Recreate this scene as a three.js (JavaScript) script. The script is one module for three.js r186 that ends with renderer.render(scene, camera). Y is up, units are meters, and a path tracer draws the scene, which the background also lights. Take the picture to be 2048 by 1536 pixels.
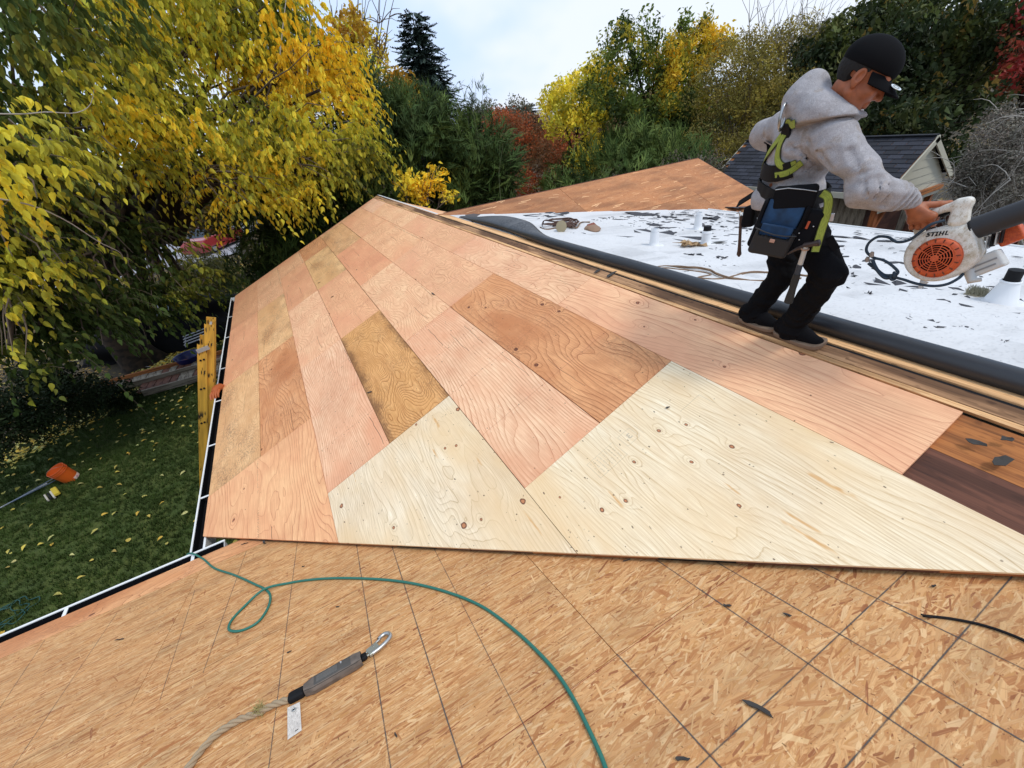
import * as THREE from 'three';
import { mergeGeometries } from 'three/addons/utils/BufferGeometryUtils.js';
import { RoundedBoxGeometry } from 'three/addons/geometries/RoundedBoxGeometry.js';
import { TextGeometry } from 'three/addons/geometries/TextGeometry.js';
import { FontLoader } from 'three/addons/loaders/FontLoader.js';

// ---------- camera, sky, sun, exposure ----------
const scene = new THREE.Scene();
const V = (x, y, z) => new THREE.Vector3(x, y, z);
const CAM = V(1.537, 2.774, 3.048), FOCAL = 839.1;
const camR = V(0.8724, -0.1186, 0.4743), camF = V(0.3488, -0.5309, -0.7724);
{ const yaw = 0.42429, pit = 0.55961, rol = -0.13971;
  camF.set(Math.sin(yaw) * Math.cos(pit), -Math.sin(pit), -Math.cos(yaw) * Math.cos(pit));
  const r0 = camF.clone().cross(V(0, 1, 0)).normalize(), u0 = r0.clone().cross(camF);
  camR.copy(r0).multiplyScalar(Math.cos(rol)).addScaledVector(u0, Math.sin(rol)); }
const camU = camR.clone().cross(camF);
const camera = new THREE.PerspectiveCamera(2 * Math.atan(768 / FOCAL) * 180 / Math.PI, 4 / 3, 0.05, 2000);
camera.position.copy(CAM);
camera.quaternion.setFromRotationMatrix(new THREE.Matrix4().makeBasis(camR, camU, camF.clone().negate()));
camera.updateMatrixWorld(true);

const renderer = new THREE.WebGLRenderer({ antialias: true });
renderer.toneMapping = THREE.LinearToneMapping;
renderer.toneMappingExposure = 1.18;
renderer.shadowMap.enabled = true;

const SUN_DIR = V(0.28, 0.86, 0.42).normalize();
const sun = new THREE.DirectionalLight(new THREE.Color(1.0, 0.95, 0.86), 1.5);
sun.position.copy(SUN_DIR).multiplyScalar(60);
sun.castShadow = true; sun.shadow.radius = 20; sun.shadow.mapSize.set(2048, 2048);
Object.assign(sun.shadow.camera, { left: -30, right: 30, top: 30, bottom: -30, near: 1, far: 140 });
scene.add(sun); scene.add(sun.target);

// ---------- numbers ----------
function rng(seed) { let s = seed >>> 0; return () => { s = (s + 0x6d2b79f5) >>> 0; let t = Math.imul(s ^ (s >>> 15), 1 | s); t = (t + Math.imul(t ^ (t >>> 7), 61 | t)) ^ t; return ((t ^ (t >>> 14)) >>> 0) / 4294967296; }; }
const clamp = (x, a = 0, b = 1) => x < a ? a : x > b ? b : x;
const mix = (a, b, t) => a + (b - a) * t;
const sst = (a, b, x) => { const t = clamp((x - a) / (b - a)); return t * t * (3 - 2 * t); };
const TAB = (() => { const r = rng(77), t = new Float32Array(65536); for (let i = 0; i < 65536; i++) t[i] = r(); return t; })();
const hsh = (x, y, z) => TAB[(Math.imul(x, 374761393) + Math.imul(y, 668265263) + Math.imul(z, 2147483647) >>> 7 ^ Math.imul(x + 31 * y + 17 * z, 1274126177) >>> 13) & 65535];
function n2(x, y, s = 0) {
  const X = Math.floor(x), Y = Math.floor(y); let u = x - X, v = y - Y; u = u * u * (3 - 2 * u); v = v * v * (3 - 2 * v);
  const a = hsh(X, Y, s), b = hsh(X + 1, Y, s), c = hsh(X, Y + 1, s), d = hsh(X + 1, Y + 1, s);
  return a + (b - a) * u + (c - a) * v + (a - b - c + d) * u * v;
}
function n3(x, y, z) {
  const Z = Math.floor(z); let w = z - Z; w = w * w * (3 - 2 * w);
  return mix(n2(x, y, Z), n2(x, y, Z + 1), w);
}
const fbm = (x, y, s = 0, o = 4) => { let a = 0, k = .5, t = 0; for (let i = 0; i < o; i++) { a += k * n2(x, y, s + i * 13); t += k; x = x * 2.03 + 5.1; y = y * 2.03 + 1.7; k *= .5; } return a / t; };

// ---------- sky: thin high overcast with soft breaks of pale blue ----------
{ const W = 1024, H = 512, d = new Float32Array(W * H * 4);
  for (let y = 0; y < H; y++) for (let x = 0; x < W; x++) {
    const el = (y + .5) / H * Math.PI - Math.PI / 2, az = x / W * Math.PI * 2, i = (y * W + x) * 4;
    const e = Math.max(0, el), cx = Math.cos(az), cz = Math.sin(az), r = 1 / (Math.sin(e) + .35);
    const c = fbm(cx * r * 2.1 + 7, cz * r * 2.1 + 3, 5, 5), cl = sst(.36, .66, c);
    const hz = Math.exp(-e * 5);
    const b = [mix(.50, .66, hz), mix(.68, .77, hz), mix(.98, .96, hz)], w = [.80, .85, .93];
    for (let k = 0; k < 3; k++) { let v = mix(b[k], w[k], cl * .85); if (el < 0) v *= mix(1, .35, clamp(-el * 8)); d[i + k] = v; }
    d[i + 3] = 1;
  }
  const t = new THREE.DataTexture(d, W, H, THREE.RGBAFormat, THREE.FloatType);
  t.mapping = THREE.EquirectangularReflectionMapping; t.magFilter = THREE.LinearFilter; t.minFilter = THREE.LinearFilter; t.wrapS = THREE.RepeatWrapping; t.needsUpdate = true;
  scene.background = t; scene.environment = t; }

// ---------- naming ----------
const used = {};
const numbered = (n) => { used[n] = (used[n] ?? -1) + 1; return used[n] ? n + '_' + String(used[n]).padStart(3, '0') : n; };
function tag(o, label, category, group, kind) { if (label) o.userData.label = label; if (category) o.userData.category = category; if (group) o.userData.group = group; if (kind) o.userData.kind = kind; return o; }
function thing(name, label, category, pos = [0, 0, 0], group) { const o = new THREE.Group(); o.name = numbered(name); o.position.set(...pos); scene.add(o); return tag(o, label, category, group); }
function mesh(name, geo, mat, parent = scene) { const m = new THREE.Mesh(geo, mat); m.name = parent === scene ? numbered(name) : name; m.castShadow = m.receiveShadow = true; parent.add(m); return m; }
// a part whose geometry is given in world metres, put under a thing that stands somewhere else
function wmesh(name, geo, mat, parent) { const m = mesh(name, geo, mat, parent); let p = parent; while (p && p !== scene) { m.position.sub(p.position); p = p.parent; } return m; }
function structure(name, geo, mat) { const m = mesh(name, geo, mat); m.userData.kind = 'structure'; return m; }

// ---------- places: the direction seen at a point of the (2048 x 1536) survey picture, met with known planes ----------
const dirOf = (px, py) => camF.clone().addScaledVector(camR, (px - 1024) / FOCAL).addScaledVector(camU, -(py - 768) / FOCAL);
const onPlane = (px, py, n, p0) => { const D = dirOf(px, py); return CAM.clone().addScaledVector(D, n.dot(p0.clone().sub(CAM)) / n.dot(D)); };
const atDist = (px, py, h) => { const D = dirOf(px, py); return CAM.clone().addScaledVector(D, h / Math.hypot(D.x, D.z)); };
const atX = (px, py, x) => { const D = dirOf(px, py); return CAM.clone().addScaledVector(D, (x - CAM.x) / D.x); };
const atY = (px, py, y) => { const D = dirOf(px, py); return CAM.clone().addScaledVector(D, (y - CAM.y) / D.y); };
const atZ = (px, py, z) => { const D = dirOf(px, py); return CAM.clone().addScaledVector(D, (z - CAM.z) / D.z); };

// ---------- the roof's planes ----------
const FT = .3048, P1 = 0.37972, SP = Math.sin(P1), CP = Math.cos(P1), TP = Math.tan(P1);
const K2 = .362, Z2 = -.47, A2 = Math.atan(K2), S2 = Math.sin(A2), C2 = Math.cos(A2);
const ply = (s, z, h = 0) => V(s * CP - h * SP, s * SP + h * CP, z);                  // s up the slope from the eave
const osb = (x, s, h = 0) => V(x, s * S2 + h * C2, Z2 + s * C2 - h * S2);
const onPly = (px, py) => { const p = onPlane(px, py, V(-SP, CP, 0), V(0, 0, 0)); return [p.x / CP, p.z]; };
const onOsb = (px, py) => { const p = onPlane(px, py, V(0, C2, -S2), V(0, 0, Z2)); return [p.x, (p.z - Z2) / C2]; };
const valleyZ = (x) => -.527 + 1.09 * x;
const WS = .127, white = (x, z, h = 0) => V(x + h * WS, 1.5 - WS * (x - 4.2) + h, z);
const onWhite = (px, py) => { const p = onPlane(px, py, V(WS, 1, 0), V(4.2, 1.5, 0)); return [p.x, p.z]; };
const GY = -2.35, onGround = (px, py) => atY(px, py, GY);

// ---------- geometry helpers ----------
function geo(pos, idx, uv, nor) { const g = new THREE.BufferGeometry(); g.setAttribute('position', new THREE.Float32BufferAttribute(pos, 3)); if (uv) g.setAttribute('uv', new THREE.Float32BufferAttribute(uv, 2)); g.setIndex(idx); if (nor) g.setAttribute('normal', new THREE.Float32BufferAttribute(nor, 3)); else g.computeVertexNormals(); return g; }
// a convex sheet: pts = [[a, b]...], put(a, b, h) -> Vector3, thickness t, uv(a, b)
function sheet(pts, put, t, uvf, h0 = 0) {
  const pos = [], uv = [], idx = []; let k = 0;
  const add = (v, u) => { pos.push(v.x, v.y, v.z); uv.push(u[0], u[1]); return k++; };
  const n = pts.length, up = V(0, 0, 0), p0 = put(pts[0][0], pts[0][1], 0);
  up.copy(put(pts[0][0], pts[0][1], 1)).sub(p0);
  const nn = put(pts[1][0], pts[1][1], 0).sub(p0).cross(put(pts[2][0], pts[2][1], 0).sub(p0));
  const P = nn.dot(up) < 0 ? pts.slice().reverse() : pts;
  const top = P.map((p) => add(put(p[0], p[1], h0 + t), uvf(p[0], p[1])));
  for (let i = 1; i < n - 1; i++) idx.push(top[0], top[i], top[i + 1]);
  const bot = P.map((p) => add(put(p[0], p[1], h0), uvf(p[0], p[1])));
  for (let i = 1; i < n - 1; i++) idx.push(bot[0], bot[i + 1], bot[i]);
  for (let i = 0; i < n; i++) { const a = P[i], b = P[(i + 1) % n], L = Math.hypot(a[0] - b[0], a[1] - b[1]);
    const q = [add(put(a[0], a[1], h0), [0, 0]), add(put(b[0], b[1], h0), [L, 0]), add(put(b[0], b[1], h0 + t), [L, t]), add(put(a[0], a[1], h0 + t), [0, t])];
    idx.push(q[0], q[1], q[2], q[0], q[2], q[3]); }
  return geo(pos, idx, uv);
}
function clipPoly(pts, f) { const out = []; for (let i = 0; i < pts.length; i++) { const a = pts[i], b = pts[(i + 1) % pts.length], fa = f(a), fb = f(b); if (fa >= 0) out.push(a); if ((fa >= 0) !== (fb >= 0)) { const t = fa / (fa - fb); out.push([mix(a[0], b[0], t), mix(a[1], b[1], t)]); } } return out; }
// world-axis box by corners
function box(x0, y0, z0, x1, y1, z1) { const g = new THREE.BoxGeometry(x1 - x0, y1 - y0, z1 - z0); g.translate((x0 + x1) / 2, (y0 + y1) / 2, (z0 + z1) / 2); return g; }
// box of size (sx, sy, sz) with centre c and axes X, Y (Z = X x Y)
function obox(c, X, Y, sx, sy, sz, r = 0) { const x = X.clone().normalize(), z = x.clone().cross(Y).normalize(), y = z.clone().cross(x); const g = r ? new RoundedBoxGeometry(sx, sy, sz, 2, r) : new THREE.BoxGeometry(sx, sy, sz); g.applyMatrix4(new THREE.Matrix4().makeBasis(x, y, z).setPosition(c)); return g; }
function beam(a, b, w, h, up = V(0, 1, 0), r = 0) { const d = b.clone().sub(a); return obox(a.clone().add(b).multiplyScalar(.5), d, up, d.length(), h, w, r); }
function tube(pts, r, seg = 6, n = 0, closed = false) {
  const c = new THREE.CatmullRomCurve3(pts, closed, 'centripetal'); return new THREE.TubeGeometry(c, n || Math.max(2, (pts.length - 1) * 4), r, seg, closed);
}
// tapered tube through points with radii (parallel-transported rings)
function limb(pts, rad, seg = 7, cap = true) {
  const pos = [], idx = [], nor = [], uv = []; let u = V(0, 0, 0), L = 0;
  for (let i = 0; i < pts.length; i++) {
    const t = pts[Math.min(i + 1, pts.length - 1)].clone().sub(pts[Math.max(i - 1, 0)]).normalize();
    if (i === 0) { u = Math.abs(t.y) < .9 ? V(0, 1, 0) : V(1, 0, 0); } else L += pts[i].distanceTo(pts[i - 1]);
    u.addScaledVector(t, -u.dot(t)).normalize(); const w = t.clone().cross(u);
    for (let k = 0; k <= seg; k++) { const a = k / seg * Math.PI * 2, n = u.clone().multiplyScalar(Math.cos(a)).addScaledVector(w, Math.sin(a)); const p = pts[i].clone().addScaledVector(n, rad[i]); pos.push(p.x, p.y, p.z); nor.push(n.x, n.y, n.z); uv.push(k / seg, L); }
    if (i) for (let k = 0; k < seg; k++) { const a = (i - 1) * (seg + 1) + k, b = a + seg + 1; idx.push(a, a + 1, b, b, a + 1, b + 1); }
  }
  if (cap) for (const [i, d] of [[0, 1], [pts.length - 1, -1]]) { const c = pos.length / 3, b = i * (seg + 1); pos.push(pts[i].x, pts[i].y, pts[i].z); const n = pts[i].clone().sub(pts[i + (i ? -1 : 1)]).normalize(); nor.push(n.x, n.y, n.z); uv.push(0, 0); for (let k = 0; k < seg; k++) d > 0 ? idx.push(c, b + k + 1, b + k) : idx.push(c, b + k, b + k + 1); }
  return geo(pos, idx, uv, nor);
}
// flat ribbon along points with normals
function ribbon(pts, nrm, w, t) {
  const pos = [], idx = [], uv = []; let L = 0; const n = pts.length;
  for (let i = 0; i < n; i++) { const T = pts[Math.min(i + 1, n - 1)].clone().sub(pts[Math.max(i - 1, 0)]).normalize(), s = T.clone().cross(nrm[i]).normalize(); if (i) L += pts[i].distanceTo(pts[i - 1]);
    for (const [a, h] of [[-.5, 0], [-.46, t], [.46, t], [.5, 0]]) { const p = pts[i].clone().addScaledVector(s, a * w).addScaledVector(nrm[i], h); pos.push(p.x, p.y, p.z); uv.push(a + .5, L); }
    if (i) for (let k = 0; k < 4; k++) { const a = (i - 1) * 4 + k, b = (i - 1) * 4 + (k + 1) % 4; idx.push(a, b, a + 4, b, b + 4, a + 4); } }
  const e = (n - 1) * 4; idx.push(0, 1, 2, 0, 2, 3, e, e + 2, e + 1, e, e + 3, e + 2);
  return geo(pos, idx, uv);
}
function irregular(cx, cz, rx, rz, ang, seed, n = 11) { const r = rng(seed), p = []; for (let i = 0; i < n; i++) { const a = (i + .5 * r()) / n * Math.PI * 2, k = n > 10 ? .35 + .85 * r() : .55 + .65 * r(), x = Math.cos(a) * rx * k, z = Math.sin(a) * rz * k; p.push([cx + x * Math.cos(ang) - z * Math.sin(ang), cz + x * Math.sin(ang) + z * Math.cos(ang)]); } return p; }
// a fan sheet from any star-shaped outline, with each corner lifted a little
function scrapGeo(pts, put, t, seed, lift = .012) {
  const r = rng(seed), pos = [], idx = [], n = pts.length, cx = pts.reduce((a, p) => a + p[0], 0) / n, cz = pts.reduce((a, p) => a + p[1], 0) / n;
  const l = pts.map(() => r() * r() * lift);
  const c0 = put(cx, cz, .002), c1 = put(cx, cz, .002 + t); pos.push(c0.x, c0.y, c0.z, c1.x, c1.y, c1.z);
  pts.forEach((p, i) => { const a = put(p[0], p[1], .002 + l[i]), b = put(p[0], p[1], .002 + t + l[i]); pos.push(a.x, a.y, a.z, b.x, b.y, b.z); });
  for (let i = 0; i < n; i++) { const a = 2 + i * 2, b = 2 + ((i + 1) % n) * 2; idx.push(1, b + 1, a + 1, 0, a, b, a, a + 1, b + 1, a, b + 1, b); }
  const g = geo(pos, idx).toNonIndexed(); g.computeVertexNormals(); return g;
}
const cloth = (c, rough = .9, o = {}) => { const m = new THREE.MeshPhysicalMaterial({ roughness: rough, side: THREE.DoubleSide, specularIntensity: .18, ...o }); if (Array.isArray(c)) m.color.setRGB(...c); else m.color.set(c); return m; };
const std = (c, rough = .85, o = {}) => { const m = new THREE.MeshStandardMaterial({ roughness: rough, side: THREE.DoubleSide, ...o }); if (Array.isArray(c)) m.color.setRGB(...c); else m.color.set(c); return m; };
function canvasTex(cv, srgb = true) { const t = new THREE.CanvasTexture(cv); if (srgb) t.colorSpace = THREE.SRGBColorSpace; t.wrapS = t.wrapT = THREE.RepeatWrapping; t.anisotropy = 8; return t; }
function paint(W, H, f) { const cv = document.createElement('canvas'); cv.width = W; cv.height = H; const cx = cv.getContext('2d'), im = cx.createImageData(W, H), d = im.data, o = [0, 0, 0]; for (let y = 0; y < H; y++) for (let x = 0; x < W; x++) { f(x, y, o); const i = (y * W + x) * 4; d[i] = o[0]; d[i + 1] = o[1]; d[i + 2] = o[2]; d[i + 3] = 255; } cx.putImageData(im, 0, 0); return [cv, cx]; }

// ---------- wood textures (grain, knots, nail holes, stains) ----------
function plyCanvas(o) {
  const W = o.W ?? 1536, H = W / 2, r = rng(o.seed), s = o.seed * 7;
  const knots = []; for (let i = 0; i < (o.knots ?? 0); i++) knots.push([r() * 2.44, r() * 1.22, .010 + .013 * r()]);
  for (const k of o.knotAt ?? []) knots.push(k);
  const pitch = []; for (let i = 0; i < (o.pitch ?? 0); i++) pitch.push([r() * 2.44, r() * 1.22, .05 + .14 * r(), .008 + .016 * r()]);
  const [a, b, c] = [o.light, o.dark, o.blot];
  const HF = new Float32Array(W * H), knotF = (u, v) => { let b = 0; for (const k of knots) { const du = u - k[0], dv = (v - k[1]) * 1.25, d = du * du * .5 + dv * dv, q = k[2] * k[2] * 7; if (d < q * 7) b += 2.2 * Math.exp(-d / q); } return b; };
  for (let y = 0; y < H; y++) for (let x = 0; x < W; x++) { const u = x / W * 2.44, v = y / H * 1.22; HF[y * W + x] = (o.ks ?? 2.5) * (o.amp * fbm(u * o.fu, v * o.fv, s, 3) + o.lin * v) + .5 * n2(u * 2.2, v * 11, s + 3) + .16 * n2(u * 9, v * 60, s + 4) + knotF(u, v); }
  const [cv, cx] = paint(W, H, (x, y, out) => {
    const u = x / W * 2.44, v = y / H * 1.22, h = HF[y * W + x];
    let kn = 0, rim = 0;
    for (const k of knots) { const du = u - k[0], dv = (v - k[1]) * 1.25, d = Math.sqrt(du * du * .5 + dv * dv); if (d < k[2] * 2) { const e = Math.sqrt(du * du * .8 + dv * dv) / k[2] + .25 * n2(u * 90, v * 90, s); if (e < 1.15) { kn = Math.max(kn, 1 - sst(.85, 1.15, e)); rim = Math.max(rim, sst(.55, .95, e) * (1 - sst(.98, 1.15, e))); } } }
    const g = h - Math.floor(h), hx = HF[y * W + Math.min(x + 1, W - 1)] - h, hy = HF[Math.min(y + 1, H - 1) * W + x] - h, gr = Math.hypot(hx, hy) + 1e-4, ds = (g > .5 ? (1 - g) : g * 1.8) / gr / W * 1536, ring = ((1 - sst(.4, 2.6 + 2.2 * n2(u * 5, v * 9, s + 5), ds)) * (.35 + .9 * n2(u * 3, v * 7, s + 6)) * Math.min(1, .02 / gr + .35) + .22 * sst(.3, 1, g));
    const fib = n2(u * 11, v * 430, s + 8) - .5, pore = n2(u * 60, v * 600, s + 9);
    const dirt = 1 - (o.dirt ?? .06) * sst(.42, .75, fbm(u * 2.3 + 9, v * 2.3, s + 71, 5)) - .3 * (o.dirt ?? .06) * sst(.6, .8, n2(u * 26, v * 26, s + 72)), bl = fbm(u * 1.1, v * 2.6, s + 20, 4), bl2 = fbm(u * 4.5, v * 9, s + 31, 3);
    let t = ring * o.line + fib * o.fib + (pore > .86 ? .10 : 0);
    const q = sst(.42, .72, bl) * o.blotch + (bl2 - .5) * o.speck;
    let R = mix(a[0], b[0], t), G = mix(a[1], b[1], t), B = mix(a[2], b[2], t);
    R = mix(R, c[0], q); G = mix(G, c[1], q); B = mix(B, c[2], q);
    for (const p of pitch) { const du = Math.abs(u - p[0]) / p[2], dv = Math.abs(v - p[1] + .02 * n2(u * 6, 0, s)) / p[3], m = 1 - sst(.3, 1, Math.sqrt(du * du + dv * dv) + .5 * n2(u * 40, v * 90, s)); if (m > 0) { R = mix(R, o.pc[0], m * .8); G = mix(G, o.pc[1], m * .8); B = mix(B, o.pc[2], m * .8); } }
    if (kn) { R = mix(R, o.kc[0], kn * .85); G = mix(G, o.kc[1], kn * .85); B = mix(B, o.kc[2], kn * .85); R *= 1 - rim * .5; G *= 1 - rim * .55; B *= 1 - rim * .55; }
    if (o.edge) { const e = Math.min(v, 1.22 - v, .61 - Math.min(v, .61) + (v > .61 ? 9 : 0)) * 2.2 + .25 * n2(u * 5, v * 8, s) + .12 * n2(u * 30, v * 60, s), m = (1 - sst(.08, .36, e)) * o.edge; R *= 1 - m * .55; G *= 1 - m * .6; B *= 1 - m * .6; }
    if (o.mould) { const m = sst(.30, .85, fbm(u * 3, v * 5, s + 50, 4)) * sst(.25, .9, n2(u * 60, v * 120, s + 51) * .6 + .4 * n2(u * 150, v * 260, s + 52)) * o.mould; R *= 1 - m * .42; G *= 1 - m * .44; B *= 1 - m * .42; }
    out[0] = R * (.35 + .65 * dirt); out[1] = G * (.1 + .9 * dirt); out[2] = B * dirt;
  });
  const S = W / 2.44;
  // rows of old nail holes and rubbed bands over the rafters
  if (o.nails) for (let i = 0; i < 5; i++) { const X = (.02 + i * .605) * S; cx.fillStyle = 'rgba(255,236,205,' + o.band + ')'; for (let k = 0; k < 60; k++) cx.fillRect(X + (r() - .5) * .07 * S, r() * H, (.004 + .03 * r()) * S, (.002 + .006 * r()) * S); cx.fillStyle = 'rgba(150,86,50,.006)'; cx.fillRect(X - .03 * S, 0, .06 * S, H);
    cx.fillStyle = 'rgba(70,40,25,.75)'; for (let k = 0; k < 12; k++) if (r() < o.nails) { cx.beginPath(); cx.ellipse(X + (r() - .5) * .03 * S, (k + .5 + .5 * (r() - .5)) / 12 * H, .0045 * S, .0035 * S, 0, 0, 7); cx.fill(); } 
    cx.strokeStyle = 'rgba(110,60,35,.3)'; cx.lineWidth = .003 * S; cx.beginPath(); for (let k = 0; k <= 20; k++) cx.lineTo(X + (.01 + .006 * (r() - .5)) * S, k / 20 * H); cx.stroke(); }
  // long splits
  for (let i = 0; i < (o.splits ?? 0); i++) { cx.strokeStyle = 'rgba(60,34,22,.8)'; cx.lineWidth = (.001 + .0025 * r()) * S; let x = r() * W, y = r() * H; cx.beginPath(); for (let k = 0; k < 10; k++) { cx.lineTo(x, y); x += .05 * S; y += (r() - .5) * .012 * S; } cx.stroke(); }
  for (let i = 0; i < (o.specks ?? 0); i++) { cx.fillStyle = 'rgba(55,35,22,' + (.3 + .5 * r()) + ')'; cx.beginPath(); cx.ellipse(r() * W, r() * H, (.002 + .009 * r() * r()) * S, (.0012 + .0025 * r()) * S, (r() - .5) * .9, 0, 7); cx.fill(); }
  o.draw?.(cx, S, r);
  return cv;
}
// printed edge marks and grade stamps, too small in the photograph to be read: rows of short strokes
function ticks(cx, x, y, w, h, n, r, a) { cx.strokeStyle = 'rgba(70,66,60,' + a + ')'; cx.lineWidth = Math.max(1, h * .16); for (let i = 0; i < n; i++) { if (r() < .22) continue; const X = x + i / n * w; cx.beginPath(); cx.moveTo(X, y + r() * h * .3); cx.lineTo(X + (r() - .5) * h * .8, y + h * (.7 + .3 * r())); cx.stroke(); } }
const PINK = { light: [241, 190, 145], dark: [188, 120, 84], blot: [229, 163, 122], line: .62, fib: .46, blotch: .6, speck: .8, amp: 13, fu: .62, fv: 2.1, lin: 3, nails: .85, band: .22, splits: 4, specks: 190, kc: [140, 78, 48] };
const plyDefs = {
  white1: { seed: 11, dirt: .03, light: [241, 219, 182], dark: [188, 152, 102], blot: [234, 198, 148], line: .4, fib: .42, blotch: .6, speck: .8, amp: 9, fu: .6, fv: 3, lin: 14, kc: [188, 116, 74], pitch: 16, pc: [214, 160, 98], specks: 210, W: 2048,
    knotAt: [[.42, .24, .014], [.47, .36, .012], [.34, .55, .011], [.55, .74, .010], [.38, .9, .010], [.63, .93, .013], [.30, .78, .012], [.84, .70, .010], [1.42, .66, .016], [1.52, .45, .017], [1.34, .19, .013], [1.6, .2, .017], [.2, .12, .008], [.92, .42, .008], [2.0, .5, .015], [.98, .1, .014]],
    draw(cx, S, r) { cx.strokeStyle = 'rgba(120,116,106,.42)'; cx.lineWidth = 1.2; cx.strokeRect(.16 * S, .36 * S, .12 * S, .2 * S); cx.strokeRect(.16 * S, .6 * S, .085 * S, .09 * S); for (let i = 0; i < 8; i++) ticks(cx, .168 * S, (.372 + i * .022) * S, .10 * S, .010 * S, 22, r, .3);
      cx.save(); cx.translate(.2 * S, .65 * S); cx.rotate(-Math.PI / 2); cx.font = 'bold ' + (.05 * S) + 'px sans-serif'; cx.fillStyle = 'rgba(130,128,122,.4)'; cx.fillText('3', -.016 * S, .018 * S); cx.restore(); cx.beginPath(); cx.moveTo(.17 * S, .72 * S); cx.lineTo(.25 * S, .72 * S); cx.moveTo(.3 * S, .95 * S); cx.lineTo(.3 * S, 1.1 * S); cx.lineTo(.4 * S, 1.1 * S); cx.stroke(); } },
  white2: { seed: 23, dirt: .03, light: [240, 218, 183], dark: [172, 142, 98], blot: [232, 198, 150], line: .42, fib: .42, blotch: .6, speck: .8, lin0: 1, amp: 11, fu: .6, fv: 2.8, lin: 11, kc: [186, 116, 74], knots: 12, pitch: 12, pc: [212, 160, 100], specks: 210 },
  pinkA: { ...PINK, seed: 31, draw(cx, S, r) { ticks(cx, .1 * S, 1.17 * S, 1.9 * S, .03 * S, 120, r, .5); } },
  pinkB: { ...PINK, seed: 47, amp: 17, fv: 2.6, fu: .8, light: [238, 182, 136], line: .62, knots: 2 },
  pinkC: { ...PINK, seed: 59, amp: 8, lin: 16, fu: .4, fv: 1.7, light: [243, 195, 154], line: .72, nails: .8, band: .2, splits: 6 },
  clear: { ...PINK, seed: 67, amp: 6.5, fu: .5, fv: 2.3, lin: 5, light: [242, 188, 144], dark: [190, 122, 90], blot: [231, 164, 124], nails: 0, splits: 1, specks: 22, knotAt: [[.62, .32, .016], [1.1, .36, .009], [.85, .15, .008], [1.75, .4, .018], [1.5, .12, .009], [.3, .42, .01]], kc: [158, 92, 60], W: 2048, draw(cx, S, r) { for (const x of [.05, .75, 1.5]) ticks(cx, x * S, .56 * S, .5 * S, .022 * S, 26, r, .55); } },
  brown: { ...PINK, seed: 71, light: [224, 160, 108], dark: [156, 94, 56], blot: [204, 134, 84], line: .8, blotch: .85, speck: 1.1, amp: 9, lin: 7, fu: .7, fv: 2.4, nails: .2, band: .05, mould: .35, knots: 9, kc: [120, 66, 42], specks: 120 },
  amber: { ...PINK, seed: 83, light: [226, 168, 104], dark: [160, 98, 46], blot: [196, 138, 74], line: .85, amp: 16, lin: 5, fu: .9, fv: 2.6, nails: 0, edge: .5, mould: .4, specks: 90 },
  tan: { ...PINK, seed: 97, light: [232, 184, 132], dark: [176, 120, 74], blot: [214, 160, 108], line: .5, speck: .9, amp: 15, fv: 3.2, mould: .7, nails: .7, specks: 220 },
};
const plyMats = {}; for (const k in plyDefs) { const map = canvasTex(plyCanvas(plyDefs[k])); plyMats[k] = std([1, 1, 1], .78, { map, bumpMap: map, bumpScale: .0006 }); }
const tintCache = {}; function plyMat(k, r, g, b) { const id = k + r + ',' + g + ',' + b; if (!tintCache[id]) { const m = plyMats[k].clone(); m.color.setRGB(r, g, b); tintCache[id] = m; } return tintCache[id]; }

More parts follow.
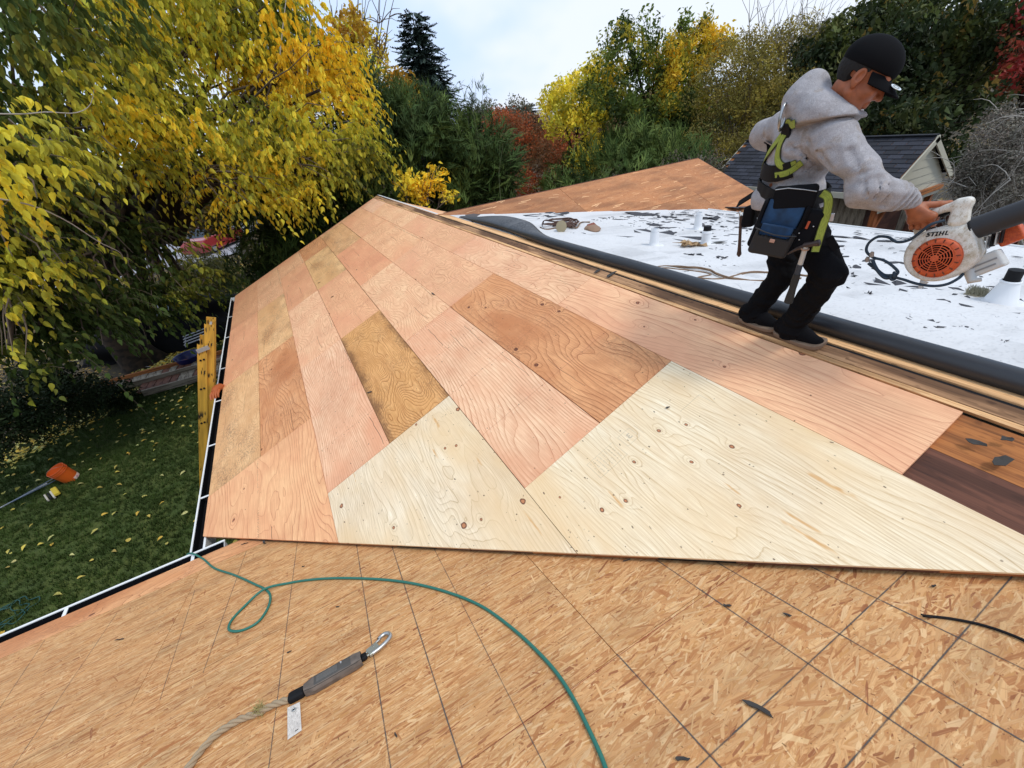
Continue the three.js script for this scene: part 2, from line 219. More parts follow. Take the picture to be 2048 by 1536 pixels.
// oriented strand board: thousands of overlapping wood strands
function osbCanvas(seed, spread, big, n) {
  const W = 2048, H = 1024, cv = document.createElement('canvas'); cv.width = W; cv.height = H; const cx = cv.getContext('2d'), r = rng(seed), S = W / 2.44;
  const gs = () => (r() + r() + r() - 1.5) / 1.5;
  cx.fillStyle = 'rgb(205,150,90)'; cx.fillRect(0, 0, W, H);
  const pal = [[220, 168, 112], [214, 160, 103], [226, 178, 122], [208, 152, 96], [226, 180, 124], [200, 142, 88], [216, 163, 107], [222, 171, 115], [188, 128, 76], [232, 190, 138]];
  for (let i = 0; i < n; i++) {
    const late = i / n, L = (r() < .3 ? .015 + .04 * r() : .04 + .10 * r()) * S * (1 - .2 * late), w = (.004 + .02 * r() * r() * r() + .004 * r()) * S * big * (1 - .3 * late), a = r() < .1 ? r() * 6.3 : gs() * spread;
    let c = pal[Math.floor(r() * pal.length)]; const d = (r() - .5) * 18; if (r() < .03) c = [164, 104, 62];
    const x = r() * W, y = r() * H;
    for (const [ox, oy] of [[0, 0], [x < 100 ? W : -W, 0], [0, y < 100 ? H : -H]]) {
      if (ox && x > 100 && x < W - 100 || oy && y > 100 && y < H - 100) continue;
      cx.save(); cx.translate(x + ox, y + oy); cx.rotate(a);
      cx.beginPath(); cx.moveTo(-L / 2, -w / 2 * r()); cx.lineTo(-L * .2, -w / 2); cx.lineTo(L * .35, -w / 2 * (.7 + .3 * r())); cx.lineTo(L / 2, 0); cx.lineTo(L * .3, w / 2); cx.lineTo(-L * .4, w / 2 * (.6 + .4 * r())); cx.closePath();
      cx.fillStyle = 'rgba(104,62,32,.34)'; cx.translate(1.2, 1.5); cx.fill(); cx.translate(-1.2, -1.5);
      cx.fillStyle = `rgb(${c[0] + d | 0},${c[1] + d | 0},${c[2] + d * .8 | 0})`; cx.fill();
      cx.lineWidth = .8; for (let q = 0; q < 3; q++) { cx.strokeStyle = r() < .5 ? 'rgba(140,86,44,.3)' : 'rgba(250,220,170,.28)'; const yy = (r() - .5) * w * .7; cx.beginPath(); cx.moveTo(-L * .45 * r(), yy); cx.lineTo(L * .45 * r(), yy + (r() - .5) * w * .12); cx.stroke(); }
      cx.restore();
    }
  }
  const soft = 130; for (let i = 0; i < soft; i++) { const x = r() * W, y = r() * H, R0 = (.03 + .09 * r()) * S, dk = r() < .55, g = cx.createRadialGradient(0, 0, 0, 0, 0, 1); g.addColorStop(0, dk ? 'rgba(150,92,46,.10)' : 'rgba(255,226,170,.15)'); g.addColorStop(1, 'rgba(0,0,0,0)'); cx.save(); cx.translate(x, y); cx.rotate((r() - .5) * spread); cx.scale(R0 * 2.2, R0 * .7); cx.fillStyle = g; cx.fillRect(-1, -1, 2, 2); cx.restore(); }
  for (let i = 0; i < 40; i++) { const x = r() * W, y = r() * H, L = (.05 + .09 * r()) * S, w = (.012 + .02 * r()) * S * big * .6; cx.save(); cx.translate(x, y); cx.rotate((r() - .5) * (spread > .5 ? 4 : .8)); cx.globalAlpha = .35 + .4 * r(); cx.fillStyle = r() < .6 ? 'rgb(176,112,62)' : 'rgb(240,204,150)'; cx.beginPath(); cx.moveTo(-L / 2, -w / 2); cx.lineTo(L * .4, -w * .45); cx.lineTo(L / 2, w * .3); cx.lineTo(-L * .45, w / 2); cx.fill(); cx.restore(); }
  for (let i = 0; i < 1500; i++) { cx.save(); cx.translate(r() * W, r() * H); cx.rotate(r() * 6.3); cx.fillStyle = `rgba(${70 + 50 * r() | 0},${40 + 20 * r() | 0},20,${.35 + .5 * r()})`; cx.fillRect(0, 0, (.002 + .012 * r() * r()) * S, (.001 + .002 * r()) * S); cx.restore(); }
  return cv;
}
const osbMats = [[5, .2, 1.05, 20000], [6, .8, 1.35, 17000]].map(([s, sp, b, n]) => { const map = canvasTex(osbCanvas(s, sp, b, n)); return std([.93, .89, .86], .74, { map, bumpMap: map, bumpScale: .0011 }); });
const redMap = (() => { const cv = osbCanvas(9, .9, 1.2, 9000), cx = cv.getContext('2d'), r = rng(90), S = 2048 / 2.44; cx.fillStyle = 'rgba(146,88,56,.6)'; cx.fillRect(0, 0, 2048, 1024); for (let i = 0; i < 90; i++) { const g = cx.createRadialGradient(0, 0, 0, 0, 0, 1); g.addColorStop(0, r() < .5 ? 'rgba(92,48,26,.16)' : 'rgba(196,138,96,.14)'); g.addColorStop(1, 'rgba(0,0,0,0)'); cx.save(); cx.translate(r() * 2048, r() * 1024); cx.scale((.06 + .2 * r()) * S * 1.8, (.03 + .08 * r()) * S); cx.fillStyle = g; cx.fillRect(-1, -1, 2, 2); cx.restore(); }
  for (let i = 0; i < 700; i++) { cx.fillStyle = `rgba(${70 + 40 * r() | 0},${30 + 14 * r() | 0},12,${.1 + .4 * r()})`; cx.fillRect(r() * 2048, r() * 1024, 4 + 40 * r() * r(), 1 + 4 * r()); }
  cx.lineCap = 'round'; for (let i = 0; i < 26; i++) { cx.strokeStyle = `rgba(245,200,150,${.5 + .4 * r()})`; cx.lineWidth = (.004 + .012 * r()) * S; const x = r() * 2048, y = r() * 1024; cx.beginPath(); cx.moveTo(x, y); cx.quadraticCurveTo(x + .1 * S * r(), y + .04 * S * (r() - .5), x + (.04 + .2 * r()) * S, y + .06 * S * (r() - .5)); cx.stroke(); } return canvasTex(cv); })();
const redMat = std([.9, .86, .82], .85, { map: redMap });
// sawn boards
function boardTex(seed, a, b, dark) { const [cv] = paint(1024, 256, (x, y, o) => { const u = x / 1024 * 3, v = y / 256 * .25; const h = 2.2 * fbm(u * .5, v * 9, seed, 3) + v * 26 + .3 * n2(u * 3, v * 70, seed); const g = h - Math.floor(h), t = .38 * sst(.4, .95, g) + .5 * (n2(u * 7, v * 420, seed + 2) - .5), m = sst(.45, .75, fbm(u * 1.6, v * 22, seed + 5, 4)) * dark + .35 * dark * sst(.7, .9, n2(u * 26, v * 90, seed + 6)); for (let k = 0; k < 3; k++) o[k] = mix(a[k], b[k], clamp(t)) * (1 - m * (.55 + .06 * k)); }); return canvasTex(cv); }
const boardMat = (seed, a, b, dark) => { const map = boardTex(seed, a, b, dark); return std([1, 1, 1], .85, { map, bumpMap: map, bumpScale: .001 }); };
const M = {
  ridgeOld: boardMat(201, [186, 142, 102], [128, 92, 62], .75), ridgeNew: boardMat(207, [236, 188, 134], [196, 138, 86], .4), plankBrown: boardMat(211, [178, 112, 58], [118, 66, 32], .6), plankDark: boardMat(217, [112, 70, 52], [72, 42, 32], .5), greyWood: boardMat(223, [150, 140, 124], [104, 94, 80], .5),
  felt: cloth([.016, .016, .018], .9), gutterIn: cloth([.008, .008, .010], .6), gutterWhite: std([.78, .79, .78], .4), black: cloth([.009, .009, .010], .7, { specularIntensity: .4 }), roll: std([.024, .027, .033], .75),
};
{ const [cv] = paint(512, 512, (x, y, o) => { const v = .5 + .5 * n2(x / 5, y / 5, 1) * n2(x / 60, y / 60, 2); o[0] = o[1] = o[2] = 200 * v + 40 * n2(x, y, 3); }); M.roll.roughnessMap = canvasTex(cv, false); }
const whiteMat = (() => { const [cv, cx] = paint(1024, 1024, (x, y, o) => { const u = x / 170, v = y / 170, d = 16 * fbm(u, v, 301, 5) + 20 * sst(.5, .8, fbm(u * .6, v * 2, 305, 4)) + 8 * sst(.6, .9, n2(u * 20, v * 44, 307)); o[0] = 226 - d; o[1] = 225 - d; o[2] = 224 - d; });
  const r = rng(33); for (let i = 0; i < 260; i++) { cx.strokeStyle = `rgba(120,122,130,${.05 + .18 * r()})`; cx.lineWidth = .6 + 1.6 * r(); let x = r() * 1024, y = r() * 1024; cx.beginPath(); for (let k = 0; k < 5; k++) { cx.lineTo(x, y); x += (r() - .3) * 22; y += (r() - .5) * 26; } cx.stroke(); } 
  for (let i = 0; i < 900; i++) { cx.fillStyle = `rgba(90,90,95,${.1 + .35 * r()})`; cx.fillRect(r() * 1024, r() * 1024, 1 + 2 * r(), 1 + 2 * r()); } const t = canvasTex(cv); return std([.95, .95, .95], .65, { map: t, bumpMap: t, bumpScale: .02 }); })();

// ================= the house being re-roofed =================
const house = thing('house', 'wooden house being re-roofed, its plywood and strand board slopes stripped of shingles', 'house', [0, GY, 0]);
const hp = (name, g, m, label) => { const o = wmesh(name, g, m, house); if (label) o.userData.label = label; return o; };
const PT = .013;
// ---- plywood slope ----
{ const R = rng(404), B = [0, 2, 4, 6, 8, 10, 12, 13.32].map((x) => x * FT);
  const T = (k, a = .02) => [1 + (R() - .5) * a * 2, 1 + (R() - .5) * a * 2, 1 + (R() - .5) * a * 2];
  function ps(s0, s1, zf, zn, k, tint, label, vo = 0, flip = false) {
    const g0 = k.startsWith('white') || k === 'clear' ? .0014 : .0012 + .0042 * R() * R(); s0 += g0; s1 -= g0 + R() * .001; zf += .0015; zn -= .0015;
    let P = [[s0, zf], [s1, zf], [s1, zn], [s0, zn]];
    P = clipPoly(P, (p) => valleyZ(p[0] * CP) - p[1]);
    const h = R() * .0022;
    const g = sheet(P, (a, b, hh) => ply(a, b, hh), PT, (a, b) => [(flip ? 1 - (b - zf) / 2.56 : (b - zf) / 2.56), 1 - ((a - s0) / 1.22 + vo)], h);
    hp('plywood_sheet', g, plyMat(k, ...(tint ?? T())), label);
  }
  const far = -8.65;
  // courses C-F: two wide new sheets, the rest old narrow ones
  ps(B[4], B[6], 1.416, 4, 'white1', [1, 1, 1], 'wide pale new plywood sheet with a faint grade stamp');
  ps(B[2], B[4], .166, 4, 'white2', [1, 1, 1], 'wide pale new plywood sheet without a stamp, nearer the gutter');
  ps(B[0], B[2], -1.07, 4, 'clear', [.99, .93, .82], 'wide orange tan sheet in the corner by both gutters');
  ps(B[6], B[7], .129, 2.638, 'clear', [1, 1, 1], 'clean pink sheet with knots along the ridge boards', 0);
  let z = .129; for (const k of ['pinkA', 'pinkB', 'pinkA', 'pinkC']) { const f = Math.max(far, z - 2.49); ps(B[6], B[7], f, z, k, T(), undefined, .5 * (R() < .5), R() < .5); z = f; }
  ps(B[5], B[6], -1.131, 1.416, 'brown', [1, 1, 1], 'brown knotty old sheet beside the stamped pale one', .5);
  ps(B[4], B[5], -1.131, 1.416, 'pinkC', [1, 1, 1], undefined, 0);
  z = -1.131; for (const [f, a, b] of [[-3.57, 'pinkB', 'pinkA'], [-6.02, 'pinkA', 'pinkB'], [-8.45, 'pinkB', 'tan'], [far, 'pinkA', 'pinkA']]) { ps(B[5], B[6], f, z, a, f === -6.02 ? [1, .95, .9] : T(.03), undefined, .5, R() < .5); ps(B[4], B[5], f, z, b, f === -6.02 ? [.99, .9, .86] : b === 'tan' ? [1, .96, .92] : T(.03), undefined, 0, R() < .5); z = f; }
  ps(B[3], B[4], -2.316, .166, 'amber', [1, 1, 1], 'amber weathered sheet with dark stained edges', 0);
  ps(B[2], B[3], -2.316, .166, 'pinkC', [1, .98, .98], undefined, .5, true);
  ps(B[3], B[4], -4.8, -2.316, 'pinkB', [1, .96, .94], undefined, .5);
  ps(B[2], B[3], -4.8, -2.316, 'pinkA', T(), undefined, 0);
  ps(B[3], B[4], -7.25, -4.8, 'tan', [1.04, 1.06, .98], 'small pale yellow mouldy sheet far up the slope', .5);
  ps(B[2], B[3], -7.25, -4.8, 'pinkB', [.97, .93, .9], undefined, 0, true);
  ps(B[3], B[4], far, -7.25, 'brown', [1.02, 1.06, 1.1], undefined, 0); ps(B[2], B[3], far, -7.25, 'pinkA', [.95, .9, .86], undefined, .5);
  ps(B[1], B[2], -3.572, -1.07, 'brown', [1, 1, 1.02], 'brown mottled old sheet two courses up from the gutter', 0, true);
  ps(B[0], B[1], -3.572, -1.07, 'tan', [1.02, 1, .96], undefined, 0);
  ps(B[1], B[2], -6.05, -3.572, 'tan', [1.08, 1.08, 1.04], undefined, .5, true);
  ps(B[0], B[1], -6.05, -3.572, 'pinkB', [1, .95, .92], undefined, 0);
  ps(B[1], B[2], far, -6.05, 'pinkA', [.93, .88, .84], undefined, .5); ps(B[0], B[1], far, -6.05, 'pinkB', [.9, .84, .8], undefined, .5, true);
  // old boards under the plywood: seen in the open strip on the right and along the valley
  for (let i = 0; i < 18; i++) { const s0 = i * .226, s1 = Math.min(s0 + .224, B[7] - .004); if (s0 >= B[7]) break;
    let P = [[s0, -8.6], [s1, -8.6], [s1, 6], [s0, 6]]; P = clipPoly(P, (p) => valleyZ(p[0] * CP) - .004 - p[1]);
    const m = [M.plankBrown, M.plankDark, M.felt, M.plankBrown, M.plankDark][(i * 7 + 3) % 5], mm = i >= 17 ? M.plankBrown : i === 16 ? M.plankDark : m;
    hp('sheathing_board', sheet(P, ply, .022, (a, b) => [b / 3, (a - s0) / .25 + i * .37], -.024), mm, i === 17 ? 'orange brown old board under the ridge boards' : i === 16 ? 'dark brown old board above the stamped sheet' : undefined); }
  // ridge boards in lengths
  const rb = (s0, s1, zs, h, t, m, seed) => { const r = rng(seed); for (let i = 0; i + 1 < zs.length; i++) { const P = [[s0, zs[i] + .002], [s1, zs[i] + .002], [s1, zs[i + 1] - .002], [s0, zs[i + 1] - .002]]; const o = r(); hp('ridge_board', sheet(P, ply, t, (a, b) => [b / 3 + o, (a - s0) / .25 + o], h), m[i % m.length]); } };
  rb(4.070, 4.094, [far, -4.2, -.6, 6.4], -.004, .017, [M.ridgeNew], 1);
  rb(4.096, 4.165, [far, -5.6, -1.4, 2.9, 6.4], -.002, .017, [M.ridgeOld], 2);
  hp('felt_strip', sheet([[4.166, far], [4.19, far], [4.19, 6.4], [4.166, 6.4]], ply, .012, (a, b) => [a, b], -.012), M.felt, 'black felt in the gap along the ridge');
  const far2 = (a, b, h) => V(3.885 + a * .989, 1.553 - a * .15 + h, b);
  for (const [z0, z1] of [[-4.2, -1.5], [-1.496, 1.3], [1.304, 6.4]]) hp('ridge_board', sheet([[.012, z0], [.165, z0], [.165, z1], [.012, z1]], far2, .02, (a, b) => [b / 3, a / .25], -.012), M.ridgeNew);
  hp('drip_edge', sheet([[.0, far - .02], [.05, far - .02], [.05, -4.3], [0, -4.3]], far2, .006, (a, b) => [a, b], .012), M.gutterWhite, 'white metal edge at the far end of the ridge');
  // far side of the ridge and the gable end
  hp('rear_slope', sheet([[0, far], [2.6, far], [2.6, -4.25], [0, -4.25]], (a, b, h) => V(3.89 + a * CP, 1.535 - a * SP + h, b), .02, (a, b) => [b / 2.44, a / 1.22], -.03), plyMats.pinkA);
  hp('rake_board', beam(ply(-.02, far - .012, -.06), ply(4.17, far - .012, -.06), .02, .14, V(-SP, CP, 0)), M.greyWood);
  hp('fascia', box(-.006, -.17, far, .012, -.008, -.36), M.gutterWhite);
}
// ---- strand board slope ----
{ const mk = (x0, x1, s0, s1, m, off, label) => { let P = [[x0 + .0015, s0 + .0015], [x1 - .0015, s0 + .0015], [x1 - .0015, s1 - .0015], [x0 + .0015, s1 - .0015]];
    P = clipPoly(P, (p) => (Z2 + p[1] * C2) - (valleyZ(p[0]) - .10)); if (P.length < 3) return;
    hp('strand_board_sheet', sheet(P, (a, b, h) => osb(a, b, h), .012, (a, b) => [(a - x0) / 2.44 + off, (b - s0) / 1.22 + off * 1.7], -.012), m, label); };
  const [A, B] = osbMats;
  for (const [x0, x1] of [[-7, -4.6], [-4.6, -2.2], [-2.2, .6]]) hp('starter_board', sheet(clipPoly([[x0, .33], [x1, .33], [x1, .6], [x0, .6]], (p) => (Z2 + p[1] * C2) - (valleyZ(p[0]) - .1)), (a, b, h) => osb(a, b, h), .012, (a, b) => [a / 2.44, b / 1.22 + .4], -.012), plyMat('brown', 1.05, 1.08, 1.1));
  for (const [x0, x1] of [[-7.2, -4.76], [-4.76, -2.32], [-2.32, .12], [.12, 2.56]]) mk(x0, x1, .602, 1.865, A, x0 * .13, undefined);
  mk(-6, -3.6, 1.865, 3.11, A, .2); mk(-3.6, -.365, 1.865, 3.11, A, .4); mk(-.365, 2.075, 1.865, 3.11, A, .55, 'strand board sheet with long strands, under the green cord loop'); mk(2.075, 4.5, 1.865, 3.11, B, .1, 'strand board sheet with coarse mixed strands below the pale plywood');
  mk(-4, -1.6, 3.11, 4.36, A, .7); mk(-1.6, .84, 3.11, 4.36, A, .3); mk(.84, 3.28, 3.11, 4.36, B, .5); mk(3.28, 5.7, 3.11, 4.36, B, .8);
  for (let i = 0; i < 5; i++) mk(-4 + i * 2.44, -1.56 + i * 2.44, 4.36, 5.6, B, i * .31);
  // chalk lines, snapped across the sheets
  const cm = (() => { const cv = document.createElement('canvas'); cv.width = 16; cv.height = 1024; const cx = cv.getContext('2d'), r = rng(8); cx.fillStyle = '#000'; cx.fillRect(0, 0, 16, 1024); for (let y = 0; y < 1024; y++) for (let x = 0; x < 16; x++) { const e = 1 - Math.abs(x - 7.5) / 8, v = clamp(e * 1.3 * (.45 + .75 * n2(x * .5, y * .5, 3)) * (.6 + .6 * n2(0, y / 40, 5)), 0, 1); cx.fillStyle = `rgb(${v * 255 | 0},${v * 255 | 0},${v * 255 | 0})`; cx.fillRect(x, y, 1, 1); } const a = canvasTex(cv, false); return (c) => std(c, .95, { alphaMap: a, transparent: true, depthWrite: false }); })();
  const dark = cm([.09, .085, .08]), faint = cm([.2, .12, .06]);
  const line = (a, b, w0, m) => { const w = w0 * .62, dx = b[0] - a[0], ds = b[1] - a[1], L = Math.hypot(dx, ds), nx = -ds / L * w / 2, ns = dx / L * w / 2, c = [[a[0] + nx, a[1] + ns], [b[0] + nx, b[1] + ns], [b[0] - nx, b[1] - ns], [a[0] - nx, a[1] - ns]].map((p) => osb(p[0], p[1], .0012)); hp('chalk_line', geo(c.flatMap((p) => [p.x, p.y, p.z]), [0, 1, 2, 0, 2, 3], [0, 0, 0, L, 1, L, 1, 0]), m); };
  const vs = (x) => (valleyZ(x) - .06 - Z2) / C2;
  for (const [x, e, w] of [[.435, 1.9, .008], [.824, 2.7, .008], [1.234, 5, .010], [1.446, 5, .011], [1.67, 5, .006], [2.525, 5, .011], [2.695, 5, .011], [2.92, 5, .011]]) line([x, Math.max(.62, vs(x))], [x, e], w, dark);
  line([.154, .9], [.263, 1.94], .006, dark); line([-.367, .70], [-.287, 2.4], .006, dark); line([-.8, .62], [-.62, 1.6], .006, dark); line([2.076, 3.11], [2.082, 5], .011, dark);
  line([1.9, 3.523], [3.2, 3.515], .010, dark); line([1.9, 3.735], [3.4, 3.722], .010, dark); line([-2, 1.866], [2.07, 1.868], .004, faint); line([.9, 3.1], [2.85, 3.13], .006, cm([.3, .05, .03]));
}
// ---- low-slope white roof ----
{ const zr = (x) => -4.2 + (.08 + WS * (x - 4.2)) / .4 - .06;
  const xs = [4.062, 4.72, 5.72, 6.72, 7.72, 8.47];
  for (let i = 0; i + 1 < xs.length; i++) { const x0 = xs[i], x1 = xs[i + 1] + .05; const P = [[x0, zr(x0)], [x1, zr(x1)], [x1, 7], [x0, 7]].map((p) => [Math.min(p[0], 8.47), p[1]]); hp('roof_membrane', sheet(P, white, .004, (a, b) => [a / 3 + i * .37, b / 3 + i * .21], .007 * (xs.length - i) - .03), whiteMat, undefined); }
  hp('roof_deck', sheet([[4.15, -4], [8.46, -3.4], [8.46, 7], [4.15, 7]], white, .03, (a, b) => [a, b], -.05), M.greyWood);
  hp('fascia', box(8.465, white(8.47, 0).y - .2, -2.55, 8.485, white(8.47, 0).y + .004, 7), M.gutterWhite);
  hp('ridge_kerb', box(4.035, 1.42, -4, 4.058, 1.505, 7), M.plankDark);
}
// ---- red-brown gable slope at the back ----
{ const red = (a, t, h) => V(a, 1.565 - t * Math.sin(.3805) + h * .928, -4.2 + t * Math.cos(.3805) + h * .371);
  const redMats = [[1.12, 1.1, 1.08], [1.0, 1.0, 1.0], [1.2, 1.2, 1.18]].map((c) => { const m = redMat.clone(); m.color.setRGB(...c); return m; }), tw = (x) => ((.08 + WS * (x - 4.2)) / .4) / Math.cos(.3805) + .05;
  let k = 0; for (let j = 0; j < 3; j++) for (let i = 0; i < 3; i++) { const x0 = 3.9 + i * 2.44 - (j % 2) * .0, x1 = Math.min(x0 + 2.434, 10.0), t0 = j * 1.223, t1 = t0 + 1.218; let P = [[x0, t0], [x1, t0], [x1, t1], [x0, t1]];
    P = clipPoly(P, (p) => (p[0] > 8.47 ? 2.6 : tw(p[0])) - p[1]); P = clipPoly(P, (p) => p[1] - (3.95 - p[0]) * .4); if (P.length < 3) continue; const o = (k++) * .37; hp('weathered_sheet', sheet(P, red, .013, (a, b) => [(a - x0) / 2.44 + o, (b - t0) / 1.22 + o], -.013 + (k % 3) * .001), redMats[k % 3]); }
  hp('rake_board', beam(red(10.01, 0, -.07), red(10.01, 2.6, -.07), .02, .13), M.plankDark);
  hp('ridge_edge', beam(red(4.0, -.01, -.012), red(10.0, -.01, -.012), .02, .03), M.plankDark);
  hp('rear_slope', sheet([[3.9, 0], [10.0, 0], [10.0, 2.6], [3.9, 2.6]], (a, t, h) => V(a, 1.575 - t * .3714 + h, -4.21 - t * .9285), .02, (a, b) => [a / 2.44, b / 1.22], -.03), redMat);
}
// ---- walls and fascias below ----
{ const siding = std([.42, .40, .35], .8);
  hp('wall', box(.4, GY, -8.3, 7.9, -.02, -.1), siding); hp('wall', box(-6.6, GY, .1, 7.9, .1, 6.8), siding); hp('wall', box(4.2, -.02, -4, 8.3, .9, 6.8), siding);
  hp('fascia', box(-7, -.12, -.175, .2, .075, -.155), M.gutterWhite); }
// ---- gutters ----
{ const g1 = thing('gutter', 'white eave gutter with black inside along the plywood slope', 'gutter', [-.07, -.13, -4.5]), g2 = thing('gutter', 'white gutter along the strand board eave in the corner', 'gutter', [-2, -.05, -.25]);
  const z0 = -8.66, z1 = -.40;
  wmesh('trough', mergeGeometries([box(-.098, -.13, z0, -.095, -.012, z1), box(-.098, -.133, z0, -.008, -.130, z1), box(-.098, -.13, z0 - .003, -.008, -.012, z0)]), M.gutterWhite, g1);
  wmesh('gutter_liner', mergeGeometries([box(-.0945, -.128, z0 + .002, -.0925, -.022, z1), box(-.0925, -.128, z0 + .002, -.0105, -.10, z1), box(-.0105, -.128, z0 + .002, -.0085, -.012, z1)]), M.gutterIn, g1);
  wmesh('lip', new THREE.CapsuleGeometry(.0095, z1 - z0, 3, 6).rotateX(Math.PI / 2).translate(-.0965, -.008, (z0 + z1) / 2), M.gutterWhite, g1);
  for (const z of [-8.47, -7.13, -5.85, -4.38, -3.24, -2.1, -1.14]) wmesh('hanger', box(-.094, -.016, z - .011, -.006, -.011, z + .011), M.gutterWhite, g1);
  const lz = -.285, ly = .072;
  wmesh('trough', mergeGeometries([box(-7, ly - .12, lz - .002, .2, ly, lz + .001), box(-7, ly - .122, lz, .2, ly - .12, -.18)]), M.gutterWhite, g2);
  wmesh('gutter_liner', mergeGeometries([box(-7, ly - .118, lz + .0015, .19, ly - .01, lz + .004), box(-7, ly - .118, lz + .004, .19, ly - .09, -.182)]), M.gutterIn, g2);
  wmesh('lip', new THREE.CapsuleGeometry(.0095, 7.2, 3, 6).rotateZ(Math.PI / 2).translate(-3.4, ly, lz), M.gutterWhite, g2);
  wmesh('end_cap', sheet([[lz, ly - .12], [-.18, ly - .12], [-.18, ly - .01], [lz, ly + .004]], (a, b, h) => V(.2 + h, b, a), .003, () => [0, 0]), M.gutterWhite, g2);
  for (const x of [-.03, -.87, -1.7, -2.6, -3.5]) { const q = box(x - .012, ly - .006, lz, x + .012, ly - .001, -.17); wmesh('hanger', q, M.gutterWhite, g2); }
}

// ================= ground =================
{ const [cv] = paint(1024, 1024, (x, y, o) => { const u = x / 100, v = y / 100, a = fbm(u, v, 401, 5), b = n2(x / 3, y / 3, 405), c = sst(.55, .8, n2(x / 6, y / 6, 409)) * sst(.4, .7, a); for (let k = 0; k < 3; k++) o[k] = [52, 44, 28][k] * (.6 + .5 * a + .3 * b) + c * [100, 76, 18][k]; }); const t = canvasTex(cv); t.repeat.set(120, 120);
  const g = new THREE.PlaneGeometry(900, 900).rotateX(-Math.PI / 2).translate(0, GY - .02, 0); structure('ground', g, std([1, 1, 1], .95, { map: t })); }

// ================= trees and plants =================
function bladeGeo(list) { // each: [pos, tip dir, normal, length, width]
  const pos = [], idx = []; for (const [p, t, n, L, w] of list) { const T = t.clone().normalize(), X = T.clone().cross(n).normalize(), N = X.clone().cross(T), b = pos.length / 3;
    const q = (a, c, h) => { const v = p.clone().addScaledVector(T, a * L).addScaledVector(X, c * w).addScaledVector(N, h * w); pos.push(v.x, v.y, v.z); };
    q(0, 0, 0); q(.38, -.5, .16); q(.38, .5, .16); q(.5, 0, 0); q(1, 0, -.28); idx.push(b, b + 1, b + 3, b, b + 3, b + 2, b + 1, b + 4, b + 3, b + 3, b + 4, b + 2); }
  return geo(pos, idx);
}
const leafGeo = (() => { const P = [[0, -.06, 0], [0, .3, -.03], [0, .68, -.03], [0, 1, -.16], [-.16, -.02, .06], [-.29, .2, .13], [-.27, .46, .1], [-.13, .74, -.02], [.16, -.02, .06], [.29, .2, .1], [.25, .46, .13], [.12, .74, .0]]; const I = [0, 1, 4, 4, 1, 5, 5, 1, 6, 6, 1, 2, 6, 2, 7, 7, 2, 3, 0, 8, 1, 8, 9, 1, 9, 10, 1, 10, 2, 1, 10, 11, 2, 11, 3, 2]; return geo(P.flat(), I); })();
const sphere = (r) => { const z = r() * 2 - 1, a = r() * 6.2832, s = Math.sqrt(1 - z * z); return V(s * Math.cos(a), z, s * Math.sin(a)); };
function clusterGeo(seed, n, L, w, droop, spread) { const r = rng(seed), l = []; for (let i = 0; i < n; i++) { const d = sphere(r).multiplyScalar(.8).add(V(0, -droop, .25)); l.push([V((r() - .5) * spread, (r() - .5) * spread, (r() - .5) * spread * .7), d, sphere(r).add(V(0, .5, 1.1)), L * (.7 + .6 * r()), w * (.75 + .5 * r())]); } return bladeGeo(l); }
const SPRAY = { broad: [1, 2, 3].map((s) => clusterGeo(s, 9, .15, .085, .25, .34)), fine: [4, 5, 6].map((s) => clusterGeo(s, 12, .10, .05, .15, .36)), upright: [13, 14].map((s) => clusterGeo(s, 10, .17, .06, -.45, .3)),
  bamboo: [7, 8, 9].map((s) => { const r = rng(s), l = []; for (let i = 0; i < 11; i++) { const k = i / 11, a = (r() - .5) * 2.6; l.push([V(k * .34 - .15, -k * k * .1, (r() - .5) * .08), V(.8 * Math.cos(a) + .4, -.55 - .4 * r(), Math.sin(a) * .9), V(0, 1, .3).add(sphere(r).multiplyScalar(.4)), .17 + .08 * r(), .024]); } return bladeGeo(l); }),
  needle: [10, 11].map((s) => { const r = rng(s), l = []; for (let i = 0; i < 16; i++) { const k = i / 16, a = (i % 2 ? 1 : -1) * (.6 + .5 * r()); l.push([V(k * .9 - .1, -k * k * .18, 0), V(Math.cos(a), -.25, Math.sin(a)), V(0, 1, 0).add(sphere(r).multiplyScalar(.3)), (.42 - .25 * k) * (.8 + .5 * r()), .13]); } return bladeGeo(l); }) };
const leafMat = (tr = .3) => { const m = new THREE.MeshPhysicalMaterial({ color: 0xffffff, roughness: .75, side: THREE.DoubleSide, transmission: tr, thickness: 0, specularIntensity: .3 }); return m; };
const LEAF = leafMat(.42), LEAFD = cloth([1, 1, 1], .75, { specularIntensity: .22 });
const bark = (() => { const [cv] = paint(256, 512, (x, y, o) => { const v = .55 + .6 * fbm(x / 14, y / 60, 501, 4) - .3 * sst(.5, .7, n2(x / 9, y / 40, 502)); for (let k = 0; k < 3; k++) o[k] = [86, 70, 54][k] * v; }); return canvasTex(cv); })();
const barkMat = std([.55, .5, .45], .95, { map: bark, bumpMap: bark, bumpScale: .012 }), twigMat = std([.12, .09, .065], .9), paleTwig = std([.36, .33, .29], .9);

function lobe(px, py, rx, ry, d, rd) { const c = atDist(px, py, d), a = atDist(px - rx, py, d), b = atDist(px + rx, py, d), e = atDist(px, py - ry, d), f = atDist(px, py + ry, d); const X = b.sub(a).multiplyScalar(.5); X.y *= .4; const Y = e.sub(f).multiplyScalar(.5); Y.x *= .3; Y.z *= .3; const D = c.clone().sub(CAM).setY(0).normalize(); return { c, X, Y, Z: D.multiplyScalar(rd), n: (X.length() * Y.length() + X.length() * rd + Y.length() * rd) / 3 * 12.6, p: (t) => c.clone().addScaledVector(X, t.x).addScaledVector(Y, t.y).addScaledVector(D, t.z) }; }
const _m = new THREE.Matrix4(), _c = new THREE.Color();
